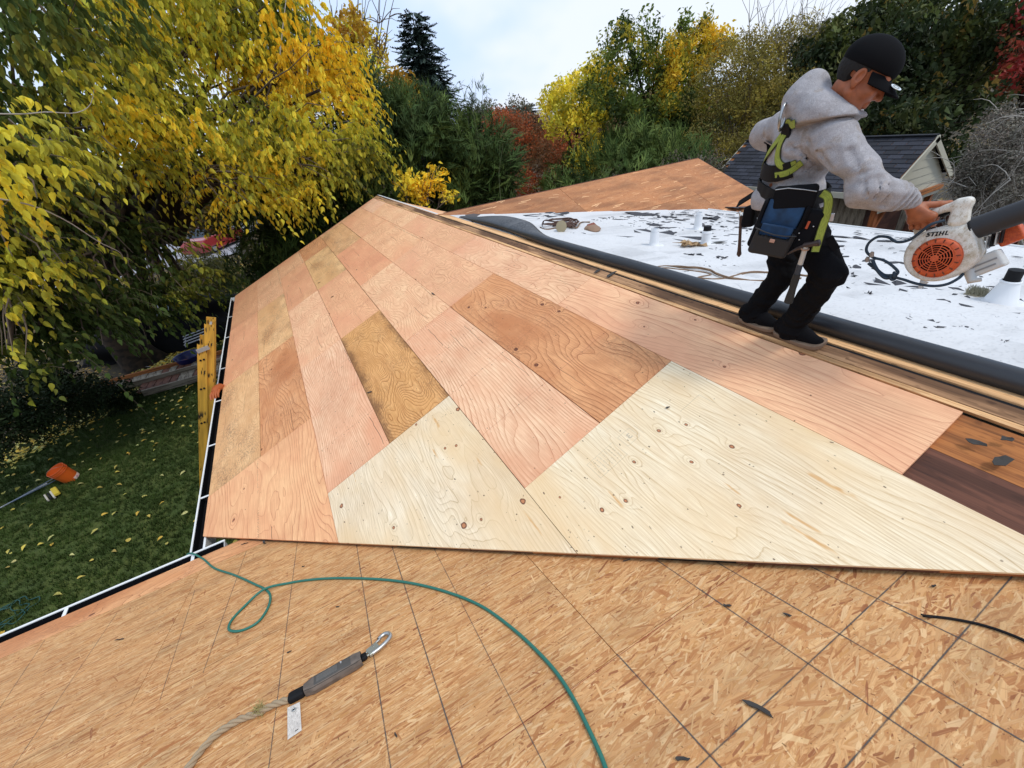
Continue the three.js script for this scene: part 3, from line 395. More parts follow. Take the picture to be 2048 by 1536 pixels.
// crown of leaf sprays: items = [[position, outward, colour, size]...]; the copies are shared between a few shapes
function crown(name, parent, items, geos, mat, seed, orient) {
  const r = rng(seed), per = geos.map(() => []); for (const it of items) per[Math.floor(r() * geos.length)].push(it);
  per.forEach((L, k) => { if (!L.length) return; const im = new THREE.InstancedMesh(geos[k], mat, L.length); im.name = name; im.castShadow = im.receiveShadow = true; im.userData.kind = 'stuff';
    L.forEach(([p, o, c, s], i) => { let X, Y, Z; if (orient === 'leaf') { Y = o[0].clone().normalize(); X = Y.clone().cross(o[1]).normalize(); Z = X.clone().cross(Y); } else if (orient === 'along') { X = o.clone().normalize(); Z = X.clone().cross(V(0, 1, 0)).normalize(); if (r() < .5) Z.negate(); Y = Z.clone().cross(X); } else { Z = o.clone().normalize(); X = V(0, 1, 0).cross(Z); if (X.length() < .01) X.set(1, 0, 0); X.normalize().applyAxisAngle(Z, (r() - .5) * 1.6); Y = Z.clone().cross(X); }
      _m.makeBasis(X.multiplyScalar(s), Y.multiplyScalar(s), Z.multiplyScalar(s)).setPosition(p.clone().sub(parent.position)); im.setMatrixAt(i, _m); im.setColorAt(i, _c.setRGB(...c)); });
    parent.add(im); });
}
const lerp3 = (a, b, t) => [mix(a[0], b[0], t), mix(a[1], b[1], t), mix(a[2], b[2], t)];
function branchPath(a, b, sag, r, n = 5) { const out = [], w = a.distanceTo(b) * .07; for (let i = 0; i <= n; i++) { const t = i / n, p = a.clone().lerp(b, t); p.y += Math.sin(t * Math.PI) * sag; if (i && i < n) p.add(V((r() - .5) * w, (r() - .5) * w, (r() - .5) * w)); out.push(p); } return out; }
const taper = (n, a, b) => Array.from({ length: n }, (_, i) => mix(a, b, i / (n - 1)));
// a tree or bush whose crown is made of lobes; opts.col(p, t, k) gives a leaf's colour
function tree(name, label, cat, base, lobes, o) {
  const t = thing(name, label, cat, [base.x, base.y, base.z], o.group), r = rng(o.seed), L = lobes.map((l) => Object.assign(lobe(...l), { k: l[6] ?? 0, q: l[7] ?? 1 }));
  const fork = o.fork ? base.clone().add(V(0, o.fork, 0)) : base, tr = o.trunk ?? .12, limbs = [], twigs = [];
  if (o.fork) wmesh('trunk', limb(branchPath(base.clone().add(V(0, -.1, 0)), fork, 0, r, 4), [tr * 1.35, tr * 1.08, tr, tr * .95, tr * .9], 10), barkMat, t);
  for (const l of L) { const p = branchPath(fork, l.c, .3, r); limbs.push(limb(p, taper(p.length, tr * (o.fork ? .5 : .3), tr * .12), 6)); for (let i = 0; i < (o.sub ?? 6); i++) { const e = l.p(sphere(r).multiplyScalar(.9)), q = branchPath(p[2 + Math.floor(r() * 3)], e, .1, r, 4); twigs.push(limb(q, taper(5, tr * .13, .006), 4, false)); } }
  if (limbs.length) wmesh('branches', mergeGeometries([...limbs, ...twigs]), o.barkM ?? barkMat, t);
  const items = [];
  for (const l of L) { const n = Math.round(l.n * o.dens * l.q); for (let i = 0; i < n; i++) { const d = sphere(r), rr = Math.pow(r(), .4) * (.86 + .3 * n3(d.x * 2.3 + l.c.x, d.y * 2.3 + l.c.y, d.z * 2.3)); const p = l.p(d.clone().multiplyScalar(rr)); if (n3(p.x * o.fr, p.y * o.fr, p.z * o.fr) < (o.gap ?? .34)) continue; if (p.y < base.y + .05) continue; const out = d.clone().multiplyScalar(1).add(sphere(r).multiplyScalar(.7)); out.y += o.lift ?? .15; if (o.clip && !o.clip(p)) continue; items.push([p, out, o.col(p, n3(p.x * o.fr * 1.7 + 9, p.y * o.fr * 1.7, p.z * o.fr * 1.7), l.k, r), (o.size ?? 1) * (.7 + .6 * r())]); } }
  crown(o.leafName ?? 'crown', t, items, o.geos, o.mat ?? LEAF, o.seed + 1, o.orient);
  return t;
}
const G = { olive: [.2, .21, .032], green: [.07, .11, .022], mid: [.085, .125, .026], dark: [.022, .038, .014], yg: [.56, .55, .06], yel: [.93, .77, .07], gold: [.94, .65, .035], rust: [.30, .085, .028], red: [.34, .035, .03], brown: [.15, .09, .045], grey: [.17, .15, .12], bam: [.055, .088, .022], bamL: [.13, .175, .042] };
const jit = (c, r, a = .25) => { const k = 1 - a + 2 * a * r(), h = (r() - .5) * .12; return [c[0] * k * (1 + h), c[1] * k * (1 - h * .5), c[2] * k]; };

// ---- the big mulberry over the garden ----
{ const base = onGround(285, 728), r = rng(7001), t = thing('mulberry_tree', 'big spreading tree with drooping yellow and green leaves at the left', 'tree', [base.x, base.y, base.z]);
  const fork = base.clone().add(V(.15, 2.6, .2));
  wmesh('trunk', limb([base.clone().add(V(.1, -.2, 0)), base.clone().add(V(.0, .3, 0)), base.clone().add(V(-.1, 1, .05)), base.clone().add(V(0, 1.9, .1)), fork], [.75, .52, .42, .42, .45], 14), barkMat, t);
  const LB = [ // px, py, rx, ry, distance, depth radius, yellowness
    [90, 110, 250, 190, 12.5, 3, .38], [360, 80, 210, 150, 15, 3, .62], [545, 110, 130, 140, 14.5, 2.4, .9], [640, 180, 85, 110, 13, 1.6, 1], [590, 285, 120, 85, 12.5, 1.8, .9], [410, 270, 160, 95, 13, 2.4, .6], [200, 280, 200, 110, 12, 2.4, .32], [695, 300, 60, 70, 12.5, 1.2, 1],
    [30, 330, 140, 110, 9.5, 1.6, .36], [60, 520, 120, 70, 10.5, 1.4, .12], [80, 650, 130, 90, 10.5, 1.3, .06], [220, 590, 90, 60, 12, 1.2, .2], [330, 590, 60, 34, 12, .8, .55], [500, 380, 90, 50, 12, 1.2, .6], [-220, 250, 240, 300, 12, 3, .4], [200, -170, 380, 130, 15, 4, .6], [640, 350, 40, 40, 12, .7, .95], [200, 480, 120, 50, 12.5, 1.4, .3], [-90, 520, 120, 160, 11, 1.5, .2], [20, 690, 60, 40, 10, .8, .4], [120, 640, 160, 80, 11, 1.2, .02], [290, 640, 90, 46, 12, .9, .12], [360, 540, 70, 60, 12.3, .9, .3],
    [470, 20, 120, 60, 15.5, 2, .8], [700, 110, 30, 60, 14, .8, .95] ];
  const L = LB.map((l) => Object.assign(lobe(...l), { k: l[6] })), limbs = [], twigs = [], items = [], mats = [];
  const near = [];
  L.forEach((l, li) => { const p = branchPath(li < 9 ? fork : fork.clone().lerp(L[li % 9].c, .35), l.c, .7, r, 6); limbs.push(limb(p, taper(7, .24 - .004 * li, .03), 8));
    for (let i = 0; i < 10; i++) { const e = l.p(sphere(r).multiplyScalar(.95)), q = branchPath(p[3 + Math.floor(r() * 3)], e, .25, r, 5); twigs.push(limb(q, taper(6, .035, .005), 4, false)); }
    const n = Math.round(l.n * 17); for (let i = 0; i < n; i++) { const d = sphere(r), rr = Math.pow(r(), .33) * (.82 + .36 * n3(d.x * 2 + li, d.y * 2, d.z * 2)), p0 = l.p(d.clone().multiplyScalar(rr)); if (n3(p0.x * 1.2, p0.y * 1.2, p0.z * 1.2) < .42) continue;
      const out = d.clone(); out.y = 0; out.add(sphere(r).multiplyScalar(.5)); out.normalize(); const len = .5 + .7 * r(), pts = []; for (let k = 0; k <= 4; k++) { const u = k / 4; pts.push(p0.clone().addScaledVector(out, len * u * .75).add(V(0, .18 * u - len * .75 * u * u, 0))); }
      if (r() < .35) twigs.push(limb(pts, taper(5, .006, .002), 3, false));
      const tone = l.k + (n3(p0.x * .55 + 4, p0.y * .55, p0.z * .55) - .5) * 1.7 + (r() - .5) * .3;
      const m = 9 + Math.floor(7 * r()); for (let k = 0; k < m; k++) { const u = (k + r()) / m * 3.98, a = Math.floor(u), q = pts[a].clone().lerp(pts[a + 1], u - a), tip = out.clone().multiplyScalar(.35).add(sphere(r).multiplyScalar(.55)).add(V(0, -.95, 0)), nn = out.clone().multiplyScalar(.9).add(sphere(r).multiplyScalar(.6)).add(V(0, .35, 0));
        const v = clamp(tone + (r() - .5) * .3); let c = v < .3 ? lerp3(G.green, G.olive, v / .3) : v < .55 ? lerp3(G.olive, G.yg, (v - .3) / .25) : v < .8 ? lerp3(G.yg, G.yel, (v - .55) / .25) : lerp3(G.yel, G.gold, (v - .8) / .2);
        const it = [q, [tip, nn], jit(c, r, .22), (.082 + .058 * r()) * (1 + .12 * (1 - v))]; items.push(it); } } });
  wmesh('branches', mergeGeometries(limbs), barkMat, t); wmesh('twigs', mergeGeometries(twigs), twigMat, t);
  // the nearest leaves are pieces of their own, the rest one crown
  items.forEach((it) => { const w = it[0].clone().sub(CAM), z = w.dot(camF), x = w.dot(camR) / z * FOCAL + 1024, y = 768 - w.dot(camU) / z * FOCAL; it.d = z > 0 && x > 0 && x < 760 && y > 0 && y < 740 ? w.length() : 99; });
  items.sort((a, b) => a.d - b.d); const lm = {}, lab = (c) => { const k = Math.round(Math.log(c[0] / c[1] + .01) * 4) + '_' + Math.round(Math.log2(c[1]) * 1.5); if (!lm[k]) { lm[k] = leafMat(.42); lm[k].color.setRGB(...c); } return lm[k]; };
  for (const [p, [T, N], c, s] of items.splice(0, 280)) { const Y = T.clone().normalize(), X = Y.clone().cross(N).normalize(), Z = X.clone().cross(Y), m = mesh('leaf', leafGeo, lab(c), t); m.matrix.makeBasis(X.multiplyScalar(s), Y.multiplyScalar(s), Z.multiplyScalar(s)).setPosition(p.clone().sub(t.position)); m.matrix.decompose(m.position, m.quaternion, m.scale); }
  crown('crown', t, items, [leafGeo], LEAF, 7002, 'leaf'); console.log('mulberry leaves', items.length);
  // long bare shoots
  const shoot = (pp, d, a, b) => { const P = pp.map(([x, y], i) => atDist(x, y, d + i * .25)); wmesh('bare_shoot', limb(new THREE.CatmullRomCurve3(P).getPoints(16), taper(17, a, b), 5), paleTwig, t); };
  shoot([[-20, 395], [60, 410], [130, 440], [200, 485], [240, 505], [246, 520]], 8.5, .012, .004); shoot([[0, 228], [50, 228], [95, 224], [150, 226], [180, 210], [190, 165]], 9, .010, .004); shoot([[560, 110], [565, 60], [572, 0], [575, -30]], 13, .016, .006); shoot([[615, 150], [618, 90], [625, 0], [626, -20]], 13, .014, .006); shoot([[480, 40], [500, 10], [490, -30]], 14, .016, .006); }

// ---- bamboo behind the gable ----
const bamCol = (p, t, k, r) => jit(t > .62 ? lerp3(G.bam, G.bamL, clamp((t - .55) * 3)) : lerp3(G.dark, G.bam, clamp(t * 1.7)), r, .3);
function culms(t, L, r, n, h) { const g = []; for (let i = 0; i < n; i++) { const l = L[Math.floor(r() * L.length)], b = V(l.c.x + (r() - .5) * 2.2, GY, l.c.z + (r() - .5) * 1.6), e = l.p(V((r() - .5) * 1.2, .9 + .3 * r(), (r() - .5))); const p = branchPath(b, e, .2, r, 5); g.push(limb(p, taper(6, .02, .004), 5, false)); } wmesh('culms', mergeGeometries(g), std([.10, .12, .05], .6), t); }
{ const L = [[560, 450, 110, 100, 14, 1.2], [700, 340, 120, 110, 14.5, 1.6], [850, 310, 110, 110, 15, 1.6], [950, 330, 85, 90, 14.5, 1.4], [800, 235, 100, 60, 16, 1.6], [640, 500, 140, 80, 13.8, 1], [510, 590, 60, 90, 14.2, .8], [760, 430, 160, 70, 14, 1.2], [930, 400, 90, 40, 13.6, 1], [620, 330, 80, 90, 14.8, 1.4], [1000, 350, 45, 60, 14, 1], [590, 560, 90, 60, 14, 1], [850, 400, 100, 50, 13.8, 1]];
  const t = tree('bamboo_clump', 'dense dark green bamboo clump behind the far gable', 'bamboo', onGround(640, 640), L, { seed: 7100, clip: (p) => p.z < -9.15 || p.x < -.9, dens: 46, fr: 1.1, gap: .27, geos: SPRAY.bamboo, mat: LEAFD, col: bamCol, size: 1.2, trunk: .06, sub: 2, orient: 'along', lift: -.1, barkM: twigMat });
  culms(t, L.map((l) => lobe(...l)), rng(71), 70); }
{ const L = [[620, 130, 55, 60, 17, 1.4], [700, 180, 80, 60, 17, 1.6], [560, 200, 80, 90, 17, 1.5]];
  tree('evergreen_tree', 'dark green treetop showing between the yellow leaves', 'tree', atDist(640, 640, 17.5).setY(GY), L, { seed: 7110, dens: 30, fr: 1, gap: .3, geos: SPRAY.bamboo, mat: LEAFD, col: bamCol, size: 1.3, trunk: .12, fork: 3, orient: 'along' }); }
{ const b = atDist(930, 300, 15).setY(GY), t = thing('bamboo_shoots', 'few thin airy bamboo tops against the sky', 'bamboo', [b.x, b.y, b.z]), r = rng(72), g = [], it = []; for (let i = 0; i < 7; i++) { const e = atDist(905 + i * 9 + 10 * r(), 160 + 55 * r(), 15), p = branchPath(V(b.x + (r() - .5), GY, b.z + (r() - .5)), e, .2, r, 5); g.push(limb(p, taper(6, .018, .003), 4, false)); for (let k = 0; k < 14; k++) it.push([p[4].clone().lerp(e, r()).add(sphere(r).multiplyScalar(.12)), sphere(r).add(V(0, .3, 0)), jit(G.bam, r), .7]); }
  wmesh('culms', mergeGeometries(g), twigMat, t); crown('crown', t, it, SPRAY.bamboo, LEAFD, 73, 'along'); }
{ const L = [[1215, 345, 110, 55, 15.5, 1.3], [1330, 315, 80, 45, 16, 1.4], [1130, 385, 60, 35, 15, 1], [1270, 290, 70, 40, 17, 1.4], [1380, 335, 50, 30, 15, .8]];
  tree('bamboo_clump', 'green bamboo thicket just above the red brown slope', 'bamboo', atDist(1250, 440, 16).setY(GY), L, { seed: 7120, dens: 30, fr: 1.1, gap: .3, geos: SPRAY.bamboo, mat: LEAFD, col: (p, t, k, r) => bamCol(p, t + .12, k, r), size: 1.2, trunk: .05, sub: 2, orient: 'along', barkM: twigMat }); }
const two = (a, b, q = .5) => (p, t, k, r) => jit(lerp3(a, b, clamp((t - q) * 2.5 + .5 + k)), r);
tree('yellow_tree', 'small leaved yellow tree standing beyond the big drooping one', 'tree', atDist(740, 330, 19).setY(GY), [[735, 150, 75, 70, 19, 1.7], [800, 200, 45, 60, 18.5, 1.3], [700, 60, 34, 46, 19, 1], [745, 90, 40, 50, 19, 1.1]], { seed: 7200, dens: 15, fr: 1, gap: .36, geos: SPRAY.broad, col: two(G.yel, [.5, .27, .03]), size: 1, trunk: .14, fork: 3.5 });
{ const b = atDist(720, 330, 19).setY(GY), t = thing('bare_tree', 'leafless branches reaching into the sky above the yellow tree', 'tree', [b.x, b.y, b.z]), r = rng(74), g = [], f = b.clone().add(V(0, 4, 0)); g.push(limb([b, f], [.12, .09], 6));
  for (let i = 0; i < 12; i++) { const e = atDist(650 + i * 12 + 14 * r(), -20 + 120 * r() * r(), 19), p = branchPath(f, e, .2, r, 6); g.push(limb(p, taper(7, .05, .008), 5, false)); for (let k = 0; k < 5; k++) { const s = p[3 + Math.floor(r() * 3)]; g.push(limb(branchPath(s, s.clone().add(sphere(r).multiplyScalar(.8)).add(V(0, .5, 0)), .1, r, 3), taper(4, .018, .005), 4, false)); } }
  wmesh('branches', mergeGeometries(g), twigMat, t); }
tree('yellow_sapling', 'small yellow leaved sapling just behind the far gable', 'tree', atDist(840, 450, 12.7).setY(GY), [[800, 365, 26, 26, 12.6, .4], [850, 385, 44, 34, 12.7, .5], [900, 400, 36, 26, 12.6, .4], [868, 345, 18, 24, 12.8, .3]], { seed: 7210, clip: (p) => p.z < -9.0, dens: 34, fr: 2, gap: .4, geos: SPRAY.broad, col: two(G.gold, G.yel), size: .9, trunk: .05, fork: 2.4, sub: 4, barkM: twigMat });
// conifers far behind
function conifer(name, label, base, H, R, seed, col) { const t = thing(name, label, 'conifer', [base.x, base.y, base.z]), r = rng(seed), it = []; wmesh('trunk', limb([base, base.clone().add(V(0, H * .97, 0))], [.35, .03], 8), barkMat, t);
  for (let y = H * .12; y < H; y += .2) { const k = 1 - y / H, R0 = R * Math.pow(k, .62) * (.8 + .4 * r()) + .25, n = 8 + Math.round(16 * k); for (let i = 0; i < n; i++) { const a = r() * 6.283, d = V(Math.cos(a), -.18, Math.sin(a)), rr = R0 * (.8 + .4 * r()); for (let q = .35; q < rr; q += .55) it.push([base.clone().add(V(0, y + .1 * r(), 0)).addScaledVector(d, q), d.clone().add(sphere(r).multiplyScalar(.35)), jit(col, r, .35), .8 + .5 * r()]); } }
  crown('crown', t, it, SPRAY.needle, LEAFD, seed + 1, 'along'); }
{ const b = atDist(866, 250, 45).setY(GY); conifer('conifer', 'tall dark blue green conifer against the sky', b, 13.4, 3.0, 7300, [.035, .052, .042]); }
{ const b = atDist(1058, 245, 70).setY(GY); conifer('conifer', 'small far off dark conifer in the gap between trees', b, 6.6, 2.4, 7310, [.035, .048, .045]); }
tree('hazy_tree', 'pale grey olive treetop far off in the gap', 'tree', atDist(1010, 260, 48).setY(GY), [[985, 230, 46, 26, 48, 3], [1030, 222, 36, 26, 50, 3], [950, 235, 30, 20, 46, 2]], { seed: 7320, dens: 7, fr: .5, gap: .3, geos: SPRAY.fine, col: two([.16, .145, .09], [.11, .115, .075]), size: 2.2, trunk: .2, fork: 2.5 });
tree('red_maple', 'orange red tree low in the gap between the green ones', 'tree', atDist(1040, 330, 25).setY(GY), [[1005, 248, 44, 32, 25, 1.3, .2], [1060, 265, 60, 40, 26, 1.6, -.3], [1095, 330, 60, 50, 24.5, 1.6, -.25], [1050, 375, 40, 36, 23, 1, .25], [1100, 285, 60, 40, 27, 1.6, -.35], [1030, 310, 40, 40, 26, 1.2, -.4], [1150, 310, 50, 50, 25, 1.3, -.2]], { seed: 7330, dens: 14, fr: 1, gap: .36, geos: SPRAY.fine, col: two([.22, .12, .05], [.55, .13, .035], .5), size: 1.15, trunk: .14, fork: 2 });
tree('yellow_green_tree', 'bright yellow and lime tree right of the sky gap', 'tree', atDist(1150, 330, 21).setY(GY), [[1125, 235, 48, 46, 21, 1.3, .6], [1180, 250, 40, 44, 20.5, 1, .8], [1165, 185, 62, 48, 21.5, 1.6, .15], [1110, 195, 34, 30, 22, 1, .2], [1180, 320, 46, 34, 20, 1, .1], [1215, 150, 50, 50, 22, 1.3, .0]], { seed: 7340, dens: 17, fr: 1, gap: .36, geos: SPRAY.broad, col: two([.28, .30, .04], G.yel), size: 1, trunk: .15, fork: 2.6 });
tree('green_tree', 'tall leafy green tree with upright shoots beside the yellow one', 'tree', atDist(1300, 400, 22).setY(GY), [[1270, 120, 75, 85, 22, 2, -.4], [1225, 200, 70, 70, 21, 1.8, -.4], [1340, 160, 70, 90, 22, 2, .1], [1300, 250, 90, 70, 20.5, 1.8, -.5], [1390, 110, 50, 70, 23, 1.6, .35], [1435, 90, 36, 40, 23.5, 1.2, .8], [1360, 240, 60, 60, 20.5, 1.4, 0], [1345, 130, 14, 70, 20.6, .4, 1.2], [1335, 200, 16, 50, 20.4, .4, 1.3], [1290, 55, 14, 40, 22, .4, -.4], [1320, 60, 12, 30, 22, .4, -.3], [1365, 45, 12, 30, 22, .4, .1], [1415, 45, 12, 30, 23, .4, .2], [1250, 60, 12, 30, 22, .4, -.5]], { seed: 7350, dens: 17, fr: 1, gap: .33, geos: [...SPRAY.broad, ...SPRAY.upright], col: (p, t, k, r) => { const v = (t - .5) * 1.6 + .45 + k * .6; return jit(v < .5 ? lerp3([.06, .095, .02], [.19, .25, .04], clamp(v * 2)) : lerp3([.24, .27, .04], [.8, .55, .04], clamp(v * 2 - 1)), r); }, size: 1.05, trunk: .2, fork: 3, lift: .4 });
tree('olive_thicket', 'olive brown thicket with bare shoots left of the worker', 'shrub', atDist(1480, 420, 20).setY(GY), [[1460, 190, 95, 100, 20, 2], [1550, 200, 80, 90, 20, 2], [1500, 110, 80, 50, 21, 1.8], [1420, 290, 80, 50, 18.5, 1.4], [1520, 290, 80, 60, 18.5, 1.4], [1600, 90, 70, 60, 22, 1.8]], { seed: 7360, dens: 26, fr: 1.2, gap: .34, geos: SPRAY.fine, col: two([.19, .165, .04], [.42, .33, .06], .55), size: .85, trunk: .1, sub: 16, barkM: twigMat });
{ const b = atDist(1530, 300, 21).setY(GY), t = thing('bare_tree', 'leafless grey shoots above the olive thicket', 'tree', [b.x, b.y, b.z]), r = rng(75), g = []; const f = b.clone().add(V(0, 3, 0)); g.push(limb([b, f], [.1, .08], 6)); for (let i = 0; i < 22; i++) { const e = atDist(1470 + i * 11 + 14 * r(), -30 + 110 * r(), 21), p = branchPath(f, e, .15, r, 6); g.push(limb(p, taper(7, .035, .006), 4, false)); for (let k = 0; k < 6; k++) { const s = p[2 + Math.floor(r() * 4)]; g.push(limb(branchPath(s, s.clone().add(sphere(r).multiplyScalar(.7)).add(V(0, .6, 0)), .1, r, 3), taper(4, .014, .004), 3, false)); } } wmesh('branches', mergeGeometries(g), paleTwig, t); }
tree('magnolia', 'large dark glossy evergreen tree behind the worker', 'tree', atDist(1800, 420, 21).setY(GY), [[1650, 150, 80, 90, 21, 2, -.05], [1720, 80, 110, 70, 22, 2.2, .1], [1820, 110, 120, 100, 21, 2.4, 0], [1930, 140, 110, 110, 20.5, 2.4, -.05], [1960, 50, 100, 60, 22, 2.2, .15], [1850, 230, 140, 60, 19.5, 2, -.15], [1700, 240, 80, 60, 19.5, 1.6, -.15], [1800, 20, 100, 50, 23, 2, .2], [1880, 300, 70, 40, 19, 1.2, -.2]], { seed: 7370, dens: 20, fr: .9, gap: .31, geos: SPRAY.broad, col: (p, t, k, r) => r() < .04 ? jit([.3, .2, .04], r) : jit(lerp3([.03, .048, .014], [.14, .16, .038], clamp((t - .42) * 2.4 + k)), r, .3), size: 1.2, trunk: .22, fork: 2.5 });
tree('crimson_tree', 'crimson autumn tree cut by the right edge', 'tree', atDist(2060, 250, 21).setY(GY), [[2045, 50, 36, 70, 20, 1.4], [2030, 130, 30, 50, 20, 1.1], [2075, 90, 40, 90, 20, 1.4]], { seed: 7380, dens: 18, fr: 1, gap: .33, geos: SPRAY.broad, col: two(G.red, [.4, .13, .05], .6), size: 1, trunk: .16, fork: 2.5 });
tree('dry_bush', 'low grey brown bush behind the red brown slope', 'shrub', atDist(1380, 380, 13.5).setY(GY), [[1380, 335, 60, 28, 13.5, .8], [1330, 350, 40, 24, 13.5, .6], [1425, 325, 40, 24, 13.8, .6]], { seed: 7390, dens: 26, fr: 2, gap: .4, geos: SPRAY.fine, mat: LEAFD, col: two([.10, .085, .06], [.16, .125, .08]), size: .6, trunk: .05, sub: 14, barkM: paleTwig });
// tangle of grey twigs at the right edge
{ const b = atDist(2000, 470, 13.5).setY(GY), t = thing('bare_bush', 'tangle of pale leafless branches at the right edge', 'shrub', [b.x, b.y, b.z]), r = rng(76), g = [], it = [];
  const L = [[1990, 300, 60, 90, 13.5, 1], [2050, 330, 50, 110, 13, 1], [1950, 350, 40, 50, 13.2, .7]].map((l) => lobe(...l));
  for (let i = 0; i < 46; i++) { const l = L[i % 3], s = V(b.x + (r() - .5) * 1.5, GY + .2, b.z + (r() - .5) * 1.5), e = l.p(sphere(r)), p = branchPath(s, e, .5, r, 7); g.push(limb(p, taper(8, .03, .006), 5, false)); for (let k = 0; k < 10; k++) { const q = p[2 + Math.floor(r() * 6)], e2 = q.clone().add(sphere(r).multiplyScalar(.7)); e2.y -= .15; const p2 = branchPath(q, e2, .12, r, 4); g.push(limb(p2, taper(5, .012, .003), 3, false)); if (r() < .7) { const q2 = p2[2], e3 = q2.clone().add(sphere(r).multiplyScalar(.4)); g.push(limb(branchPath(q2, e3, .05, r, 3), taper(4, .006, .002), 3, false)); } } }
  wmesh('branches', mergeGeometries(g), paleTwig, t);
  for (const l of L) for (let i = 0; i < 500; i++) it.push([l.p(sphere(r).multiplyScalar(Math.cbrt(r()))), sphere(r), jit(G.grey, r, .4), .35 + .3 * r()]); crown('dry_leaves', t, it, SPRAY.fine, LEAFD, 77); }
// low plants left of the house
tree('hedge', 'very dark evergreen hedge along the lawn edge', 'hedge', onGround(100, 850), [[40, 830, 90, 60, 12.3, 1.0], [150, 800, 80, 50, 13.2, 1.0], [-60, 880, 80, 70, 11.6, 1], [230, 790, 50, 36, 14, .8], [90, 760, 80, 40, 14, .8]], { seed: 7400, dens: 60, fr: 1.5, gap: .25, geos: SPRAY.fine, mat: LEAFD, col: two([.014, .024, .009], [.035, .05, .016], .6), size: .8, trunk: .05, sub: 3, barkM: twigMat });
tree('round_bush', 'round olive bush in front of the red car', 'shrub', onGround(415, 600), [[410, 545, 62, 48, 22.5, 1.5], [450, 560, 30, 40, 22, 1], [370, 560, 24, 40, 22.5, .8, .5]], { seed: 7410, dens: 26, fr: 1.4, gap: .32, geos: SPRAY.fine, col: two([.07, .075, .022], [.17, .15, .035], .6), size: .9, trunk: .08, sub: 12, barkM: twigMat });
tree('understory_tree', 'shadowed amber leaved tree behind the big trunk', 'tree', atDist(250, 540, 27).setY(GY), [[200, 430, 160, 60, 27, 2.5], [330, 420, 110, 60, 28, 2.5], [60, 450, 120, 70, 26, 2.5], [430, 430, 60, 40, 29, 1.6], [-80, 460, 120, 80, 26, 2]], { seed: 7420, dens: 8, fr: .8, gap: .36, geos: SPRAY.broad, col: two([.06, .055, .018], [.36, .22, .03], .6), size: 1.5, trunk: .2, fork: 2.2, sub: 10 });
// the wooded horizon
{ const r = rng(7500), it = []; for (let i = 0; i < 9000; i++) { const b = (-75 + 165 * r()) * Math.PI / 180, d = 62 + 60 * r() * r(), h = (2.2 + 5.5 * n2(b * 9, d * .03, 9)) * (b > .36 && b < .66 ? .72 : 1), p = V(CAM.x + Math.sin(b) * d, GY + h * Math.sqrt(r()), CAM.z - Math.cos(b) * d), t = n2(b * 30, d * .1, 11); it.push([p, p.clone().sub(CAM).setY(-8).negate(), jit(t > .62 ? [.17, .11, .045] : t > .45 ? [.12, .11, .05] : [.05, .065, .03], r), 3 + 2.5 * r()]); }
  const t = thing('far_wood', 'distant belt of mixed autumn trees along the horizon', 'woodland', [0, GY, 0]); t.userData.kind = 'stuff'; crown('crown', t, it, SPRAY.broad, LEAFD, 7501); }

// ================= things on and around the roof =================
// ---- the rolled-back black membrane along the ridge ----
{ const t = thing('membrane_roll', 'long black roll of roofing membrane lying along the ridge', 'membrane roll', [4.3, 1.5, 0]);
  const pos = [], idx = [], uv = [], N = 26, zs = []; for (let i = 0; i <= 90; i++) zs.push(mix(-3.75, 6.6, i / 90)); const r = rng(21);
  zs.forEach((z, i) => { const f = sst(-.9, -2.3, z), tip = sst(-2.5, -3.75, z), w = mix(.054, .2, f) * mix(1, .25, tip), h = mix(.108, .115, f) * mix(1, .2, tip), xc = mix(4.042, 4.25, f) - .11 * tip + .008 * Math.sin(z * 2.1) + .006 * n2(z * 3, 0, 1), y0 = Math.min(1.5 - WS * (xc - w * .5 - 4.2), 1.52) + .008;
    for (let k = 0; k <= N; k++) { const a = -2.7 + k / N * 5.9, q = Math.pow(Math.abs(Math.cos(a)), f > .2 ? .9 : 1) * Math.sign(Math.cos(a)); const x = xc - Math.sin(a - Math.PI / 2) * 0 + q * w * -1, y = y0 + h / 2 + Math.sin(a) * h / 2 + .004 * n2(z * 4, k * .4, 7); pos.push(x, y, z); uv.push(k / N * .5, z * .5); }
    if (i) for (let k = 0; k < N; k++) { const a = (i - 1) * (N + 1) + k, b = a + N + 1; idx.push(a, a + 1, b, b, a + 1, b + 1); } });
  wmesh('roll', geo(pos, idx, uv), M.roll, t);
  const spiral = []; for (let k = 0; k <= 40; k++) { const a = k / 40 * 11, R = .078 - .0018 * k; spiral.push(V(3.6 + Math.cos(a) * R, 1.6 + Math.sin(a) * R, 6.59)); } wmesh('roll_end', tube(spiral, .004, 5, 80), M.roll, t);
  const fl = [[930, 434], [975, 424], [985, 441], [1000, 446], [945, 447]].map(([x, y]) => onWhite(x, y)); wmesh('loose_flap', scrapGeo(fl, (a, b, h) => white(a, b, h), .004, 5, .05), M.roll, t); }
